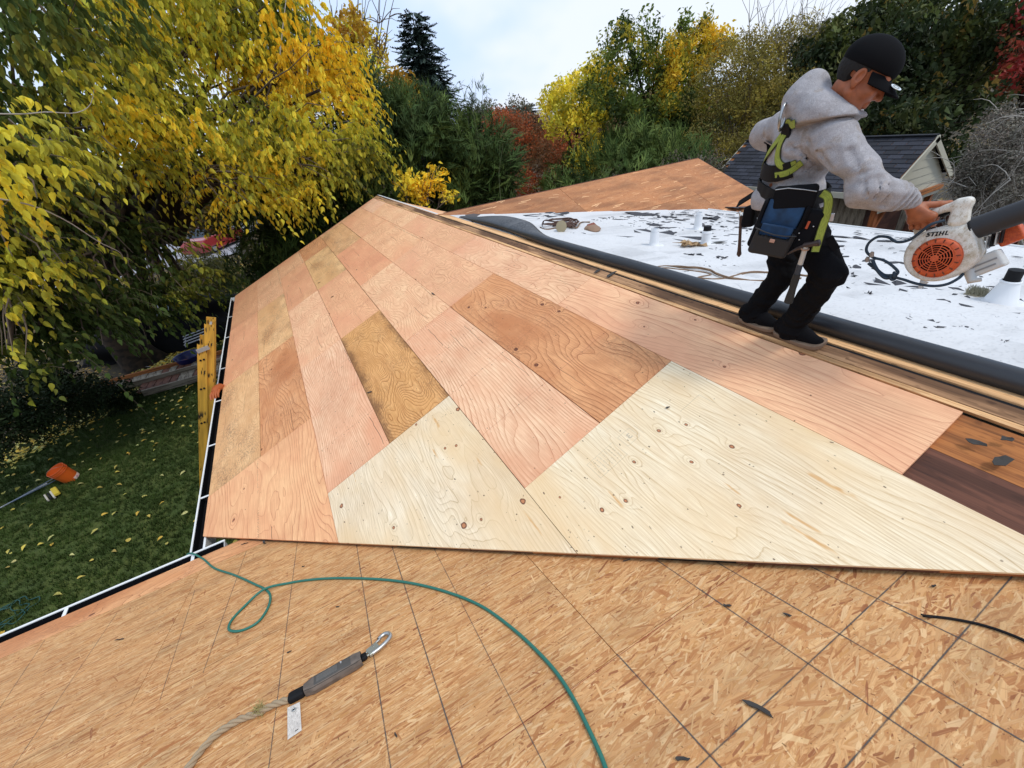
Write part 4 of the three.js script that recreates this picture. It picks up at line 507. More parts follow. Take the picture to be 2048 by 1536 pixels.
// ---- vent pipes ----
const pvc = std([.76, .77, .78], .5);
function vent(px, py, h, top, label) { const [x, z] = onWhite(px, py), b = white(x, z), t = thing('vent_pipe', label, 'vent pipe', [b.x, b.y, b.z]);
  wmesh('flashing', new THREE.LatheGeometry((top === 2 ? [[.14, -.01], [.135, .004], [.085, .02], [.055, h * .55], [.047, h * .72], [.046, h * .74]] : [[.11, -.01], [.105, .003], [.056, .012], [.05, h * .3], [.046, h * .8], [.0455, h * .82]]).map((p) => new THREE.Vector2(...p)), 20).translate(b.x, b.y, b.z), pvc, t);
  wmesh('pipe', new THREE.LatheGeometry([[.04, 0], [.04, h], [.033, h], [.033, h - .06]].map((p) => new THREE.Vector2(...p)), 18).translate(b.x, b.y, b.z), top ? M.black : pvc, t);
  if (top) { wmesh('cap', new THREE.CylinderGeometry(.0405, .0405, .085, 18).translate(b.x, b.y + h - .03, b.z), M.black, t); wmesh('clamp', new THREE.TorusGeometry(.048, .006, 6, 20).rotateX(Math.PI / 2).translate(b.x, b.y + h * .7, b.z), pvc, t); } return t; }
vent(1999, 606, .22, 2, 'white flashed vent pipe with black top at the right edge');
vent(1308, 492, .19, false, 'plain white vent pipe behind a dark scrap, middle of the white roof');
vent(1411, 489, .19, true, 'thin vent pipe with dark mouth near the tan rubbish');
vent(1395, 459, .22, false, 'white vent pipe farthest from the ridge');
// ---- ropes ----
const ropeTex = (() => { const [cv] = paint(64, 64, (x, y, o) => { const v = .55 + .45 * Math.abs(Math.sin((x / 64 + y / 64) * Math.PI * 3)); for (let k = 0; k < 3; k++) o[k] = 255 * v * (.85 + .15 * n2(x, y, 3)); }); return canvasTex(cv); })();
const ropeMat = (c) => { const m = std(c, .9, { map: ropeTex.clone(), bumpMap: ropeTex.clone(), bumpScale: .004 }); m.map.repeat.set(2, 1); m.bumpMap.repeat.set(2, 1); return m; };
function ropeGeo(P, R, n, strands = 3, turns = 14) { const c = new THREE.CatmullRomCurve3(P, false, 'centripetal'), L = c.getLength(), g = [], fr = c.computeFrenetFrames(n, false), pts = c.getSpacedPoints(n); for (let s = 0; s < strands; s++) { const q = pts.map((p, i) => { const a = s / strands * 6.283 + i / n * L * turns; return p.clone().addScaledVector(fr.normals[i], Math.cos(a) * R * .52).addScaledVector(fr.binormals[i], Math.sin(a) * R * .52); }); g.push(limb(q, q.map(() => R * .58), 6)); } return mergeGeometries(g); }
const brownRope = std([.22, .14, .085], .95), wp = (l, h) => l.map(([x, y], i) => { const [a, b] = onWhite(x, y); return white(a, b, Array.isArray(h) ? h[i] : h); });
{ const t = thing('rope', 'brown rope lying in two long bights beside the black roll', 'rope', [4.4, 1.5, .8]);
  wmesh('strand', ropeGeo(wp([[1290, 545], [1325, 540], [1360, 543], [1400, 548], [1420, 553], [1395, 560], [1440, 562], [1500, 548], [1560, 550], [1620, 556]], .014), .0105, 160), brownRope, t);
  wmesh('strand', ropeGeo(wp([[1285, 543], [1330, 536], [1370, 541], [1410, 546], [1445, 560], [1490, 564], [1540, 566], [1600, 560]], [.012, .014, .03, .034, .03, .014, .014, .014]), .0105, 150), brownRope, t); }
{ const r = rng(31), t = thing('rope_tangle', 'tangled dark rope heap left on the white roof', 'rope', [5, 1.4, -2]), P = []; for (let i = 0; i < 26; i++) P.push([1085 + 75 * r(), 441 + 20 * r()]); wmesh('strand', ropeGeo(wp(P, P.map(() => .012 + .06 * r())), .011, 300, 2, 10), std([.10, .055, .04], .95), t); wmesh('strand', ropeGeo(wp([[1080, 458], [1095, 462], [1130, 456], [1150, 459], [1165, 447], [1180, 447]], .02), .011, 90, 2, 10), brownRope, t); }
{ const [x, z] = onWhite(1122, 465), c = white(x, z, .075), t = thing('line_spool', 'small cream spool on its side in the rope heap', 'spool', [c.x, c.y, c.z]), A = V(-.55, .1, .8).normalize(), q = new THREE.Quaternion().setFromUnitVectors(V(0, 1, 0), A); const put = (g) => { g.applyQuaternion(q); g.translate(c.x, c.y, c.z); return g; };
  wmesh('flange', put(new THREE.LatheGeometry([[0, .06], [.068, .06], [.07, .055], [.07, .048], [.03, .046]].map((p) => new THREE.Vector2(...p)), 20)), std([.34, .28, .17], .7), t); wmesh('flange', put(new THREE.LatheGeometry([[.03, -.046], [.07, -.048], [.07, -.055], [.068, -.06], [0, -.06]].map((p) => new THREE.Vector2(...p)), 20)), std([.34, .28, .17], .7), t); wmesh('winding', put(new THREE.CylinderGeometry(.055, .055, .092, 20)), std([.12, .06, .03], .9), t); }
{ const [x, z] = onWhite(1186, 461), c = white(x, z), t = thing('work_glove', 'crumpled tan and red brown glove on the white roof', 'glove', [c.x, c.y, c.z]), g = new THREE.SphereGeometry(1, 18, 12); const p = g.attributes.position; for (let i = 0; i < p.count; i++) { const a = p.getX(i), b = p.getY(i), d = p.getZ(i), k = .75 + .5 * n3(a * 2 + 5, b * 2, d * 2); p.setXYZ(i, a * .10 * k, Math.max(-.3, b) * .036 * k + .012, d * .17 * k); } g.computeVertexNormals(); g.rotateY(-.5); g.translate(c.x, c.y + .01, c.z); wmesh('palm', g, std([.27, .17, .11], .95), t);
  for (let i = 0; i < 4; i++) { const a = V(c.x + .02 + .03 * i, c.y + .03, c.z - .1), b = V(c.x + .05 + .035 * i, c.y + .02, c.z - .19 - .01 * i); wmesh('finger', limb([a, a.clone().lerp(b, .6).add(V(0, .015, 0)), b], [.022, .02, .014], 8), std([.25, .08, .05], .95), t); } }
{ const [x, z] = onWhite(1955, 594), c = white(x, z), t = thing('brush', 'stubby bristle brush head beside the right vent pipe', 'brush', [c.x, c.y, c.z]), r = rng(35), g = []; for (let i = 0; i < 260; i++) { const a = V(c.x + (r() - .5) * .09, c.y + .018, c.z + (r() - .5) * .13); g.push(limb([a, a.clone().add(V((r() - .5) * .03, .035 + .02 * r(), (r() - .5) * .04))], [.0022, .001], 3, false)); } const bm = wmesh('bristles', mergeGeometries(g), std([.33, .31, .22], .9), t); bm.userData.kind = 'stuff'; wmesh('block', new RoundedBoxGeometry(.095, .02, .14, 2, .006).translate(c.x, c.y + .011, c.z), std([.3, .26, .18], .7), t); }
{ const [x, z] = onWhite(1372, 493), c = white(x, z), t = thing('torn_wrapper', 'crumpled tan paper on a grey scrap by the thin vent', 'rubbish', [c.x, c.y, c.z]), r = rng(36); for (let i = 0; i < 4; i++) wmesh('paper_fold', scrapGeo(irregular(c.x + (r() - .5) * .2, c.z + (r() - .5) * .15, .11, .06, r() * 3, 40 + i), (a, b, h) => white(a, b, h + .012 * i), .002, 60 + i, .07), std([.42, .28, .15], .9), t); wmesh('grey_piece', scrapGeo(irregular(c.x + .25, c.z + .02, .32, .08, .2, 44, 14), white, .003, 64, .02), std([.10, .105, .10], .9), t); }
// ---- torn black scraps ----
{ const sm = std([.045, .045, .052], .9), list = [ // px, py, length px, height px
  [1790, 575, 34, 12, 'long torn black scrap under the blower on the white roof'], [1905, 600, 30, 12, 'ragged black scrap left of the bristle brush'], [1980, 625, 34, 6, 'flat black scrap in front of the bristle brush'], [1848, 651, 24, 5, 'narrow grey black scrap lying near the roll, right of the worker'], [1865, 692, 36, 10, 'jagged black scrap tucked against the black roll, right of its twin'], [1755, 665, 16, 9, 'small pointed black scrap standing at the black roll'], [1700, 552, 14, 5], [1690, 572, 20, 6], [1925, 659, 14, 3], [2035, 606, 14, 6, 'black scrap cut by the right edge of the picture'], [1930, 588, 30, 4, 'thin black sliver beside the ragged scrap'], [1320, 474, 48, 6, 'longest black scrap, behind the plain white vent pipe'], [1100, 430, 18, 6, 'bent black scrap propped on the far brown slope'], [1280, 428, 14, 7, 'second black scrap propped against the far slope'], [1435, 500, 9, 5], [1355, 546, 16, 4], [1415, 530, 16, 4], [1460, 533, 12, 3], [1390, 512, 14, 2], [1310, 450, 10, 4], [1325, 456, 8, 3], [1420, 437, 12, 3], [1090, 437, 10, 3], [1155, 467, 9, 5], [1440, 518, 9, 4], [1700, 549, 12, 3], [1465, 413, 18, 4], [1735, 589, 7, 2], [1870, 659, 10, 3], [1905, 672, 9, 3], [2005, 688, 6, 2]];
  list.forEach(([px, py, L, h, label], i) => { const [x, z] = onWhite(px, py), [x1, z1] = onWhite(px + L, py + L * .12), [x2, z2] = onWhite(px, py - h); const a = Math.atan2(z1 - z, x1 - x), rx = Math.hypot(x1 - x, z1 - z), rz = Math.max(.02, Math.min(rx, Math.hypot(x2 - x, z2 - z))); const o = thing('roofing_scrap', label ?? 'small dark flake of roofing felt on the white roof', 'scrap', [x, white(x, z).y, z], label ? 'large torn scraps on the white roof' : 'small felt flakes on the white roof'); wmesh('scrap', scrapGeo(irregular(x, z, rx * (label ? 1.9 : 1.6), rz * (label ? 2.0 : 1.7), a, 900 + i, 24), white, .0025, 950 + i, i % 3 ? .012 : .03), sm, o); });
  const r = rng(37), g = []; for (let i = 0; i < 760; i++) { const x = 4.5 + 3.6 * r(), z = -2.6 + 5.6 * r() * (r() < .5 ? 1 : r()); if (z < -4.2 + (.08 + WS * (x - 4.2)) / .4 + .1) continue; const s = .006 + .036 * Math.pow(r(), 3) * (1 + 1.2 * r()); g.push(scrapGeo(irregular(x, z, s * 2.2, s * .8, r() * 3, 2000 + i, 6), white, .002, 3000 + i, .006)); } const st = mesh('roof_debris', mergeGeometries(g), sm); tag(st, 'scattered tiny black crumbs over the white roof', 'debris', null, 'stuff'); }
// crumbs and slivers on the wooden slopes
{ const sm = std([.05, .045, .04], .9), put = (label, name, pts, f) => { const o = mesh(name, scrapGeo(pts, f, .003, pts.length * 7 + 1, .008), sm); return tag(o, label, 'scrap', 'felt slivers on the wooden slopes'); };
  const oo = (px, py, rx, rz, a, s, label) => { const [x, q] = onOsb(px, py); put(label, 'felt_sliver', irregular(x, q, rx, rz, a, s, 9), osb); }; const pp = (px, py, rx, rz, a, s, label) => { const [q, z] = onPly(px, py); put(label, 'felt_sliver', irregular(q, z, rx, rz, a, s, 9), (a, b, h) => ply(a, b, PT + .0025 + h)); };
  oo(1523, 1420, .045, .012, 1.2, 1, 'black sliver on the strand board right of the green cord'); oo(607, 1134, .014, .006, .4, 2, 'small black flake above the green cord loop'); oo(676, 1215, .012, .006, .5, 3, 'pair of tiny black flakes right of the cord loop'); oo(580, 1305, .012, .005, 0, 4, 'small black flake above the grey lanyard'); oo(793, 1472, .012, .004, 1.3, 5, 'small black flake low right of the paper tag'); oo(1455, 1213, .02, .008, .9, 6, 'black flake below the pale plywood edge'); oo(1576, 1232, .016, .007, 1.2, 7, 'black flake at the middle of the coarse board'); oo(1867, 1175, .012, .006, 0, 8, 'black flake near the right end of the valley'); oo(1365, 1520, .02, .006, .6, 9, 'black flake at the bottom edge of the picture'); oo(240, 1280, .03, .005, .5, 10, 'thin dark splinter at the left part of the strand board');
  oo(530, 1087, .025, .006, .8, 11, 'dark splinter just below the plywood corner'); oo(490, 1088, .03, .005, .3, 12, 'long dark splinter near the gutter corner'); oo(1255, 1122, .02, .005, .3, 13, 'dark splinter under the pale sheet edge');
  pp(742, 787, .035, .01, .7, 21, 'black sliver on the amber sheet'); pp(868, 590, .07, .008, 1.57, 22, 'dark strip in a joint high on the slope'); pp(667, 595, .035, .012, .4, 23, 'black flake below the pale yellow sheet'); pp(640, 567, .025, .012, .4, 24, 'black flake at the lower corner of the pale yellow sheet'); pp(532, 1085, .02, .01, 1, 25, 'dark flake in the corner sheet'); pp(1337, 819, .012, .008, .5, 26, 'tiny dark chip on the stamped sheet');
  const f1 = (px, py, l, w, a, s, label) => { const [q, z] = onPly(px, py); put(label, 'felt_sliver', irregular(q, z, l, w, a, s, 8), (a, b, h) => ply(a, b, .022 + h)); }; f1(1225, 553, .05, .022, .2, 31, 'black felt patch across the ridge boards'); f1(1196, 547, .03, .02, .2, 32, 'smaller black felt patch on the ridge boards'); f1(1950, 893, .03, .012, 1.4, 33, 'dark hole like patch on the orange brown board'); f1(1998, 928, .034, .024, .6, 34, 'torn grey felt patch on the orange brown board'); f1(2010, 885, .022, .012, 1, 35, 'upper torn felt patch on the orange brown board'); }
// ---- green cord ----
{ const P = [[386, 1099], [405, 1118], [430, 1138], [470, 1152], [510, 1170], [535, 1183], [542, 1196], [535, 1222], [515, 1248], [485, 1263], [460, 1262], [463, 1245], [490, 1215], [530, 1185], [580, 1168], [640, 1160], [720, 1159], [800, 1165], [880, 1182], [960, 1213], [1020, 1255], [1070, 1300], [1115, 1350], [1150, 1405], [1180, 1465], [1205, 1520], [1232, 1600], [1260, 1700]].map(([x, y], i) => { const [a, s] = onOsb(x, y); return osb(a, s, i === 13 ? .022 : .008); });
  P[0] = V(-.05, .085, -.29); P.unshift(V(-.30, -1.6, -.8), V(-.16, -.5, -.42), V(-.09, .05, -.315));
  tag(mesh('air_hose', tube(P, .0072, 8, 420), std([.02, .16, .12], .5)), 'thin green hose looping over the strand board from the gutter', 'hose');
  const c = onGround(-14, 1246), Q = []; for (let i = 0; i < 60; i++) { const a = i * .33, R = .26 + .05 * Math.sin(i * 1.7); Q.push(V(c.x + Math.cos(a) * R + .12 * Math.floor(i / 20), GY + .03 + .01 * (i % 3), c.z + Math.sin(a) * R * .8)); } tag(mesh('hose_coil', tube(Q, .008, 6, 300), std([.012, .07, .06], .6)), 'coil of green hose on the lawn in the lower left corner', 'hose'); }
{ const P = [[1845, 1234], [1900, 1240], [1960, 1252], [2010, 1268], [2060, 1290], [2120, 1330]].map(([x, y]) => { const [a, s] = onOsb(x, y); return osb(a, s, .006); }); const t = thing('wire', 'short black wire on the strand board at the right edge', 'wire', [P[0].x, P[0].y, P[0].z]); wmesh('wire_core', tube(P, .0042, 6, 60), M.black, t); const q = P[0].clone().lerp(P[1], .35); wmesh('barb', tube([q.clone(), q.clone().add(V(-.015, .01, .0)), q.clone().add(V(-.03, .012, -.02))], .0028, 5, 8), M.black, t); }
// ---- shock absorbing lanyard ----
{ const O = (px, py, h) => { const [a, s] = onOsb(px, py); return osb(a, s, h); }, up = V(0, C2, -S2); const a0 = O(577, 1402, .02), t = thing('safety_lanyard', 'grey shock pack lanyard with steel snap hook on its old rope', 'lanyard', [a0.x, a0.y, a0.z]);
  wmesh('rope', ropeGeo([O(340, 1585, .013), O(380, 1540, .013), O(410, 1500, .013), O(440, 1470, .013), O(480, 1445, .013), O(520, 1430, .014), O(550, 1415, .016), O(585, 1404, .018)], .0135, 200, 3, 60), std([.36, .27, .17], .95), t);
  { const r = rng(41), g = []; const c = O(522, 1428, .02); for (let i = 0; i < 46; i++) g.push(limb([c, c.clone().add(sphere(r).multiplyScalar(.022)).add(up.clone().multiplyScalar(.006)), c.clone().add(sphere(r).multiplyScalar(.04)).add(up.clone().multiplyScalar(.008))], [.0012, .001, .0006], 3, false)); wmesh('frayed_knot', mergeGeometries(g), std([.42, .36, .14], .95), t); }
  const b0 = O(580, 1405, .018), b1 = O(614, 1387, .018); wmesh('tape_sleeve', beam(b0, b1, .046, .032, up, .012), M.black, t);
  const pA = O(614, 1388, .02), pB = O(727, 1323, .02), ax = pB.clone().sub(pA), L = ax.length(), X = ax.clone().normalize(), W = X.clone().cross(up).normalize();
  const pos = [], idx = [], uv = [], nS = 22, nK = 14; for (let i = 0; i <= nS; i++) { const u = i / nS, pinch = .66 + .34 * sst(0, .16, u) * (1 - .5 * sst(.88, 1, u)), w = .034 * pinch, h = .024 * (.7 + .3 * pinch), c = pA.clone().addScaledVector(X, L * u); for (let k = 0; k <= nK; k++) { const a = k / nK * 6.283, q = (v) => Math.sign(v) * Math.pow(Math.abs(v), .55); const p = c.clone().addScaledVector(W, q(Math.cos(a)) * w).addScaledVector(up, q(Math.sin(a)) * h + .0012 * n2(u * 30, k, 3)); pos.push(p.x, p.y, p.z); uv.push(k / nK, u); } if (i) for (let k = 0; k < nK; k++) { const a = (i - 1) * (nK + 1) + k, b = a + nK + 1; idx.push(a, b, a + 1, b, b + 1, a + 1); } }
  const [pc, pcx] = paint(256, 512, (x, y, o) => { const v = .72 + .4 * fbm(x / 20, y / 60, 61, 4), seam = Math.abs((x / 256) - .09) < .012 || Math.abs((x / 256) - .42) < .012 ? .6 : 1; o[0] = 112 * v * seam; o[1] = 100 * v * seam; o[2] = 90 * v * seam; }); pcx.fillStyle = 'rgba(70,68,66,.75)'; pcx.fillRect(34, 90, 66, 330); pcx.fillStyle = 'rgba(205,205,205,.8)'; pcx.save(); pcx.translate(80, 180); pcx.rotate(.6); pcx.fillRect(-12, -7, 24, 12); pcx.restore(); pcx.strokeStyle = 'rgba(140,138,134,.6)'; pcx.lineWidth = 2; { const r = rng(42); for (let i = 0; i < 40; i++) { const y = 215 + i * 4.6; pcx.beginPath(); pcx.moveTo(48 + 6 * r(), y); pcx.lineTo(82 - 10 * r(), y + 2 * r()); pcx.stroke(); } }
  wmesh('shock_pack', geo(pos, idx, uv), std([1, 1, 1], .8, { map: canvasTex(pc) }), t); wmesh('pack_end', beam(pB.clone().addScaledVector(X, -.006), O(737, 1316, .018), .036, .02, up, .008), M.black, t);
  const steel = std([.48, .49, .48], .38, { metalness: .85 }), zinc = std([.42, .43, .37], .45, { metalness: .7 });
  const h0 = O(738, 1315, .02), hx = O(781, 1274, .02).sub(h0), HL = hx.length(), H = hx.normalize(), N = H.clone().cross(up).normalize(), hp2 = (u, v, w = 0) => h0.clone().addScaledVector(H, u * HL).addScaledVector(N, v * .029).addScaledVector(up, w);
  wmesh('hook', tube([hp2(.12, .75), hp2(.4, 1), hp2(.75, 1), hp2(.95, .7), hp2(1, 0), hp2(.93, -.65), hp2(.76, -.85), hp2(.62, -.75)], .0095, 8, 60), steel, t);
  wmesh('hook_body', beam(hp2(.02, .05), hp2(.46, .3), .05, .016, up, .005), zinc, t); wmesh('gate', beam(hp2(.34, -.55), hp2(.66, -.55), .011, .012, up, .004), steel, t); wmesh('rivet', new THREE.CylinderGeometry(.006, .006, .018, 12).applyQuaternion(new THREE.Quaternion().setFromUnitVectors(V(0, 1, 0), up)).translate(...hp2(.3, -.2).toArray()), steel, t); wmesh('eyelet', new THREE.TorusGeometry(.011, .005, 8, 18).applyQuaternion(new THREE.Quaternion().setFromUnitVectors(V(0, 0, 1), up)).translate(...hp2(.02, .0).toArray()), zinc, t);
  const T = [[577, 1420], [602, 1408], [604, 1462], [576, 1481]].map(([x, y]) => onOsb(x, y)); const [tc, tx] = paint(128, 256, (x, y, o) => { const v = 1 - .2 * fbm(x / 20, y / 30, 71, 4) - (n2(x / 9, y / 12, 72) > .75 ? .1 : 0); o[0] = 236 * v; o[1] = 226 * v; o[2] = 214 * v; }); tx.fillStyle = 'rgba(110,90,80,.5)'; for (let i = 0; i < 9; i++) for (let y = 90; y < 240; y += 7) if ((i * 13 + y * 7) % 11 > 2) tx.fillRect(18 + i * 11, y, 2.4, 5); tx.fillStyle = 'rgba(30,26,24,.9)'; tx.fillRect(66, 226, 34, 7);
  const tp = T.map(([x, s], i) => osb(x, s, i < 2 ? .012 : .004)), td = T.map(([x, s], i) => osb(x, s, i < 2 ? .0108 : .0028)), all = [...tp, ...td]; wmesh('paper_tag', geo(all.flatMap((p) => [p.x, p.y, p.z]), [0, 2, 1, 0, 3, 2, 4, 5, 6, 4, 6, 7, 0, 1, 5, 0, 5, 4, 1, 2, 6, 1, 6, 5, 2, 3, 7, 2, 7, 6, 3, 0, 4, 3, 4, 7], [0, 1, 1, 1, 1, 0, 0, 0, 0, 1, 1, 1, 1, 0, 0, 0]), std([1, 1, 1], .8, { map: canvasTex(tc) }), t); const gp = O(590, 1424, .0128); wmesh('grommet', new THREE.TorusGeometry(.0065, .0026, 8, 20).applyQuaternion(new THREE.Quaternion().setFromUnitVectors(V(0, 0, 1), up)).translate(gp.x, gp.y, gp.z), steel, t); wmesh('grommet_hole', new THREE.CylinderGeometry(.005, .005, .003, 14).applyQuaternion(new THREE.Quaternion().setFromUnitVectors(V(0, 1, 0), up)).translate(gp.x, gp.y - .001, gp.z), M.black, t); }
// ---- ladder and glove at the gutter ----
{ const z0 = -3.55, z1 = -3.95, lx = (y) => -.235 + y * .44, t = thing('ladder', 'yellow fibreglass extension ladder leaning past the gutter', 'ladder', [lx(GY), GY, -3.75]);
  const [yc] = paint(1024, 128, (y, x, o) => { const m = sst(.62, .7, fbm(x / 26, y / 40, 81, 4)) * sst(.3, .6, n2(0, y / 90, 82)), d = .75 + .4 * fbm(x / 40, y / 90, 83, 4); o[0] = mix(208 * d, 26, m); o[1] = mix(160 * d, 22, m); o[2] = mix(58 * d, 18, m); }); const ym = std([1, 1, 1], .55, { map: canvasTex(yc) });
  const rail = (z, y0, y1, off, s) => { const a = V(lx(y0) + off, y0, z), b = V(lx(y1) + off, y1, z), d = b.clone().sub(a), X = d.clone().normalize(), F = V(0, 0, 1), N = X.clone().cross(F).normalize(); return mergeGeometries([obox(a.clone().add(b).multiplyScalar(.5), X, N, d.length(), .105, .006), obox(a.clone().add(b).multiplyScalar(.5).addScaledVector(N, .0525).addScaledVector(F, s * .014), X, N, d.length(), .006, .03), obox(a.clone().add(b).multiplyScalar(.5).addScaledVector(N, -.0525).addScaledVector(F, s * .014), X, N, d.length(), .006, .03)]); };
  wmesh('rail', rail(z0, GY, .70, -.03, -1), ym, t); wmesh('rail', rail(z1, GY, .70, -.03, 1), ym, t); wmesh('fly_rail', rail(z0 - .03, -1.2, .93, .055, -1), ym, t); wmesh('fly_rail', rail(z1 + .03, -1.2, .93, .055, 1), ym, t);
  for (let k = 0; k < 11; k++) { const y = GY + .25 + k * .28; if (y < .7) wmesh('rung', limb([V(lx(y) - .03, y, z0), V(lx(y) - .03, y, z1)], [.016, .016], 8), std([.5, .5, .48], .5, { metalness: .6 }), t); } for (let k = 0; k < 8; k++) { const y = -1.1 + k * .28; wmesh('rung', limb([V(lx(y) + .055, y, z0 - .03), V(lx(y) + .055, y, z1 + .03)], [.016, .016], 8), std([.5, .5, .48], .5, { metalness: .6 }), t); }
  for (const z of [z0 + .008, z1 - .008]) wmesh('bracket', obox(V(lx(.64) - .02, .64, z), V(.9, .1, 0), V(-.1, .9, 0), .15, .055, .02), std([.42, .42, .41], .5, { metalness: .5 }), t); for (const y of [.5, .1, -.4]) for (const o of [-.02, .02]) wmesh('rung_end', new THREE.CylinderGeometry(.014, .014, .01, 10).rotateX(Math.PI / 2).translate(lx(y) - .03 + o, y, z0 + .005), M.black, t); }
{ const c = atX(436, 778, -.06), t = thing('work_glove', 'orange rubber glove hooked over the gutter by the ladder', 'glove', [c.x, c.y, c.z]), gm = std([.40, .095, .022], .6); wmesh('cuff', limb([c.clone().add(V(.05, -.06, -.1)), c.clone().add(V(.02, .0, -.04)), c.clone().add(V(-.01, .03, .06)), c.clone().add(V(-.03, .02, .13))], [.05, .058, .052, .04], 10), gm, t); for (let i = 0; i < 4; i++) wmesh('finger', limb([c.clone().add(V(-.05 + .028 * i, .03, .11)), c.clone().add(V(-.07 + .03 * i, .02, .2)), c.clone().add(V(-.085 + .03 * i, -.03, .24 - .01 * i))], [.017, .016, .012], 7), gm, t); }

// ================= garden, street and the neighbour's shed =================
{ const out = [[.2, -14], [-1.6, -13.2], [-2.6, -12.6], [-3.3, -11.4], [-4.2, -10], [-5.4, -9], [-7, -8.2], [-9.5, -7.2], [-12, -5], [-12, 4], [.2, 4]];
  const sh = new THREE.Shape(out.map(([x, z]) => new THREE.Vector2(x, -z))), g = new THREE.ShapeGeometry(sh); g.rotateX(-Math.PI / 2); g.translate(0, GY + .002, 0); const uv = g.attributes.uv, p = g.attributes.position; for (let i = 0; i < p.count; i++) uv.setXY(i, p.getX(i) / 3, p.getZ(i) / 3);
  const [cv] = paint(512, 512, (x, y, o) => { const a = fbm(x / 40, y / 40, 601, 5), b = n2(x / 2.5, y / 5, 602); o[0] = 50 + 34 * a * b + 18 * a; o[1] = 70 + 40 * a * b; o[2] = 26 + 18 * a * b; }); structure('lawn', g, std([1, 1, 1], .95, { map: canvasTex(cv) }));
  const inside = (x, z) => { let c = false; for (let i = 0, j = out.length - 1; i < out.length; j = i++) { const [a, b] = out[i], [d, e] = out[j]; if ((b > z) !== (e > z) && x < (d - a) * (z - b) / (e - b) + a) c = !c; } return c; };
  const r = rng(610), tuft = bladeGeo(Array.from({ length: 7 }, () => { const a = r() * 6.28; return [V((r() - .5) * .05, 0, (r() - .5) * .05), V(Math.cos(a) * .5, 1, Math.sin(a) * .5), V(Math.sin(a), .4, Math.cos(a)), .045 + .035 * r(), .008]; }));
  const im = [], N = 42000; while (im.length < N) { const x = -8.5 + 8.4 * r(), z = -13 + 14.5 * r(); if (inside(x, z)) im.push([V(x, GY, z), 0, jit(n2(x * 1.5, z * 1.5, 5) > .5 ? [.055, .088, .021] : [.045, .072, .018], r, .35), .8 + .6 * r()]); }
  const G2 = new THREE.InstancedMesh(tuft, LEAFD, im.length); im.forEach(([p, , c, s], i) => { G2.setMatrixAt(i, _m.makeRotationY(r() * 6.28).scale(V(s, s, s)).setPosition(p)); G2.setColorAt(i, _c.setRGB(...c)); }); G2.name = 'grass'; G2.receiveShadow = true; tag(G2, 'short dark green grass of the lawn', 'grass', null, 'stuff'); scene.add(G2);
  // fallen leaves
  const flat = leafGeo, fl = (cnt, f, sc) => { const a = []; let guard = 0; while (a.length < cnt && guard++ < cnt * 30) { const q = f(); if (q) a.push(q); } return a; };
  const cols = [[.52, .40, .08], [.42, .37, .09], [.50, .47, .18], [.34, .25, .06], [.56, .36, .05]];
  const leafAt = (x, z) => { const a = r() * 6.28, Y = V(Math.cos(a), .12 * (r() - .5), Math.sin(a)), Nn = V((r() - .5) * .6, 1, (r() - .5) * .6); return [V(x, GY + .045 + .03 * r(), z), [Y, Nn], jit(cols[Math.floor(r() * 5)], r, .2), .065 + .06 * r()]; };
  const lawnL = []; while (lawnL.length < 420) { const x = -8 + 7.8 * r(), z = -12.5 + 11 * r(); if (inside(x, z) && r() < .35 + .65 * sst(-6, -10, z)) lawnL.push(leafAt(x, z)); }
  lawnL.sort((a, b) => a[0].distanceTo(CAM) - b[0].distanceTo(CAM)); const lm = {}; for (const c of cols) lm[c] = std(c, .8);
  let first; for (const [p, [T, Nn], , s] of lawnL.splice(0, 90)) { const Y = T.clone().normalize(), X = Y.clone().cross(Nn).normalize(), Z = X.clone().cross(Y), m = mesh('fallen_leaf', flat, lm[cols[Math.floor(r() * 5)]]); m.matrix.makeBasis(X.multiplyScalar(s), Y.multiplyScalar(s), Z.multiplyScalar(s)).setPosition(p); m.matrix.decompose(m.position, m.quaternion, m.scale); tag(m, 'single yellow leaf fallen on the dark green lawn', 'leaf', 'yellow leaves fallen on the lawn'); }
  const lit = lawnL; for (let i = 0; i < 9000; i++) { const x = -9 + 9.6 * r(), z = -28 + 20 * r() * (r() < .5 ? 1 : r() + .2); if (inside(x, z) || z > -8) continue; if (n2(x * .9, z * .9, 8) < .35) continue; lit.push(leafAt(x, z)); }
  for (let i = 0; i < 4000; i++) { const k = Math.floor(r() * (out.length - 3)), [a, b] = out[k], [c, d] = out[k + 1], t = r(), x = mix(a, c, t) - .2 + (r() - .5) * 1.1, z = mix(b, d, t) + (r() - .6) * 1.1; lit.push(leafAt(x, z)); }
  const L2 = new THREE.InstancedMesh(flat, LEAFD, lit.length); lit.forEach(([p, [T, Nn], c, s], i) => { const Y = T.clone().normalize(), X = Y.clone().cross(Nn).normalize(), Z = X.clone().cross(Y); L2.setMatrixAt(i, _m.makeBasis(X.multiplyScalar(s), Y.multiplyScalar(s), Z.multiplyScalar(s)).setPosition(p)); L2.setColorAt(i, _c.setRGB(...c)); }); L2.name = 'leaf_litter'; tag(L2, 'drifts of yellow fallen leaves around the lawn and under the big tree', 'leaf litter', null, 'stuff'); scene.add(L2); }
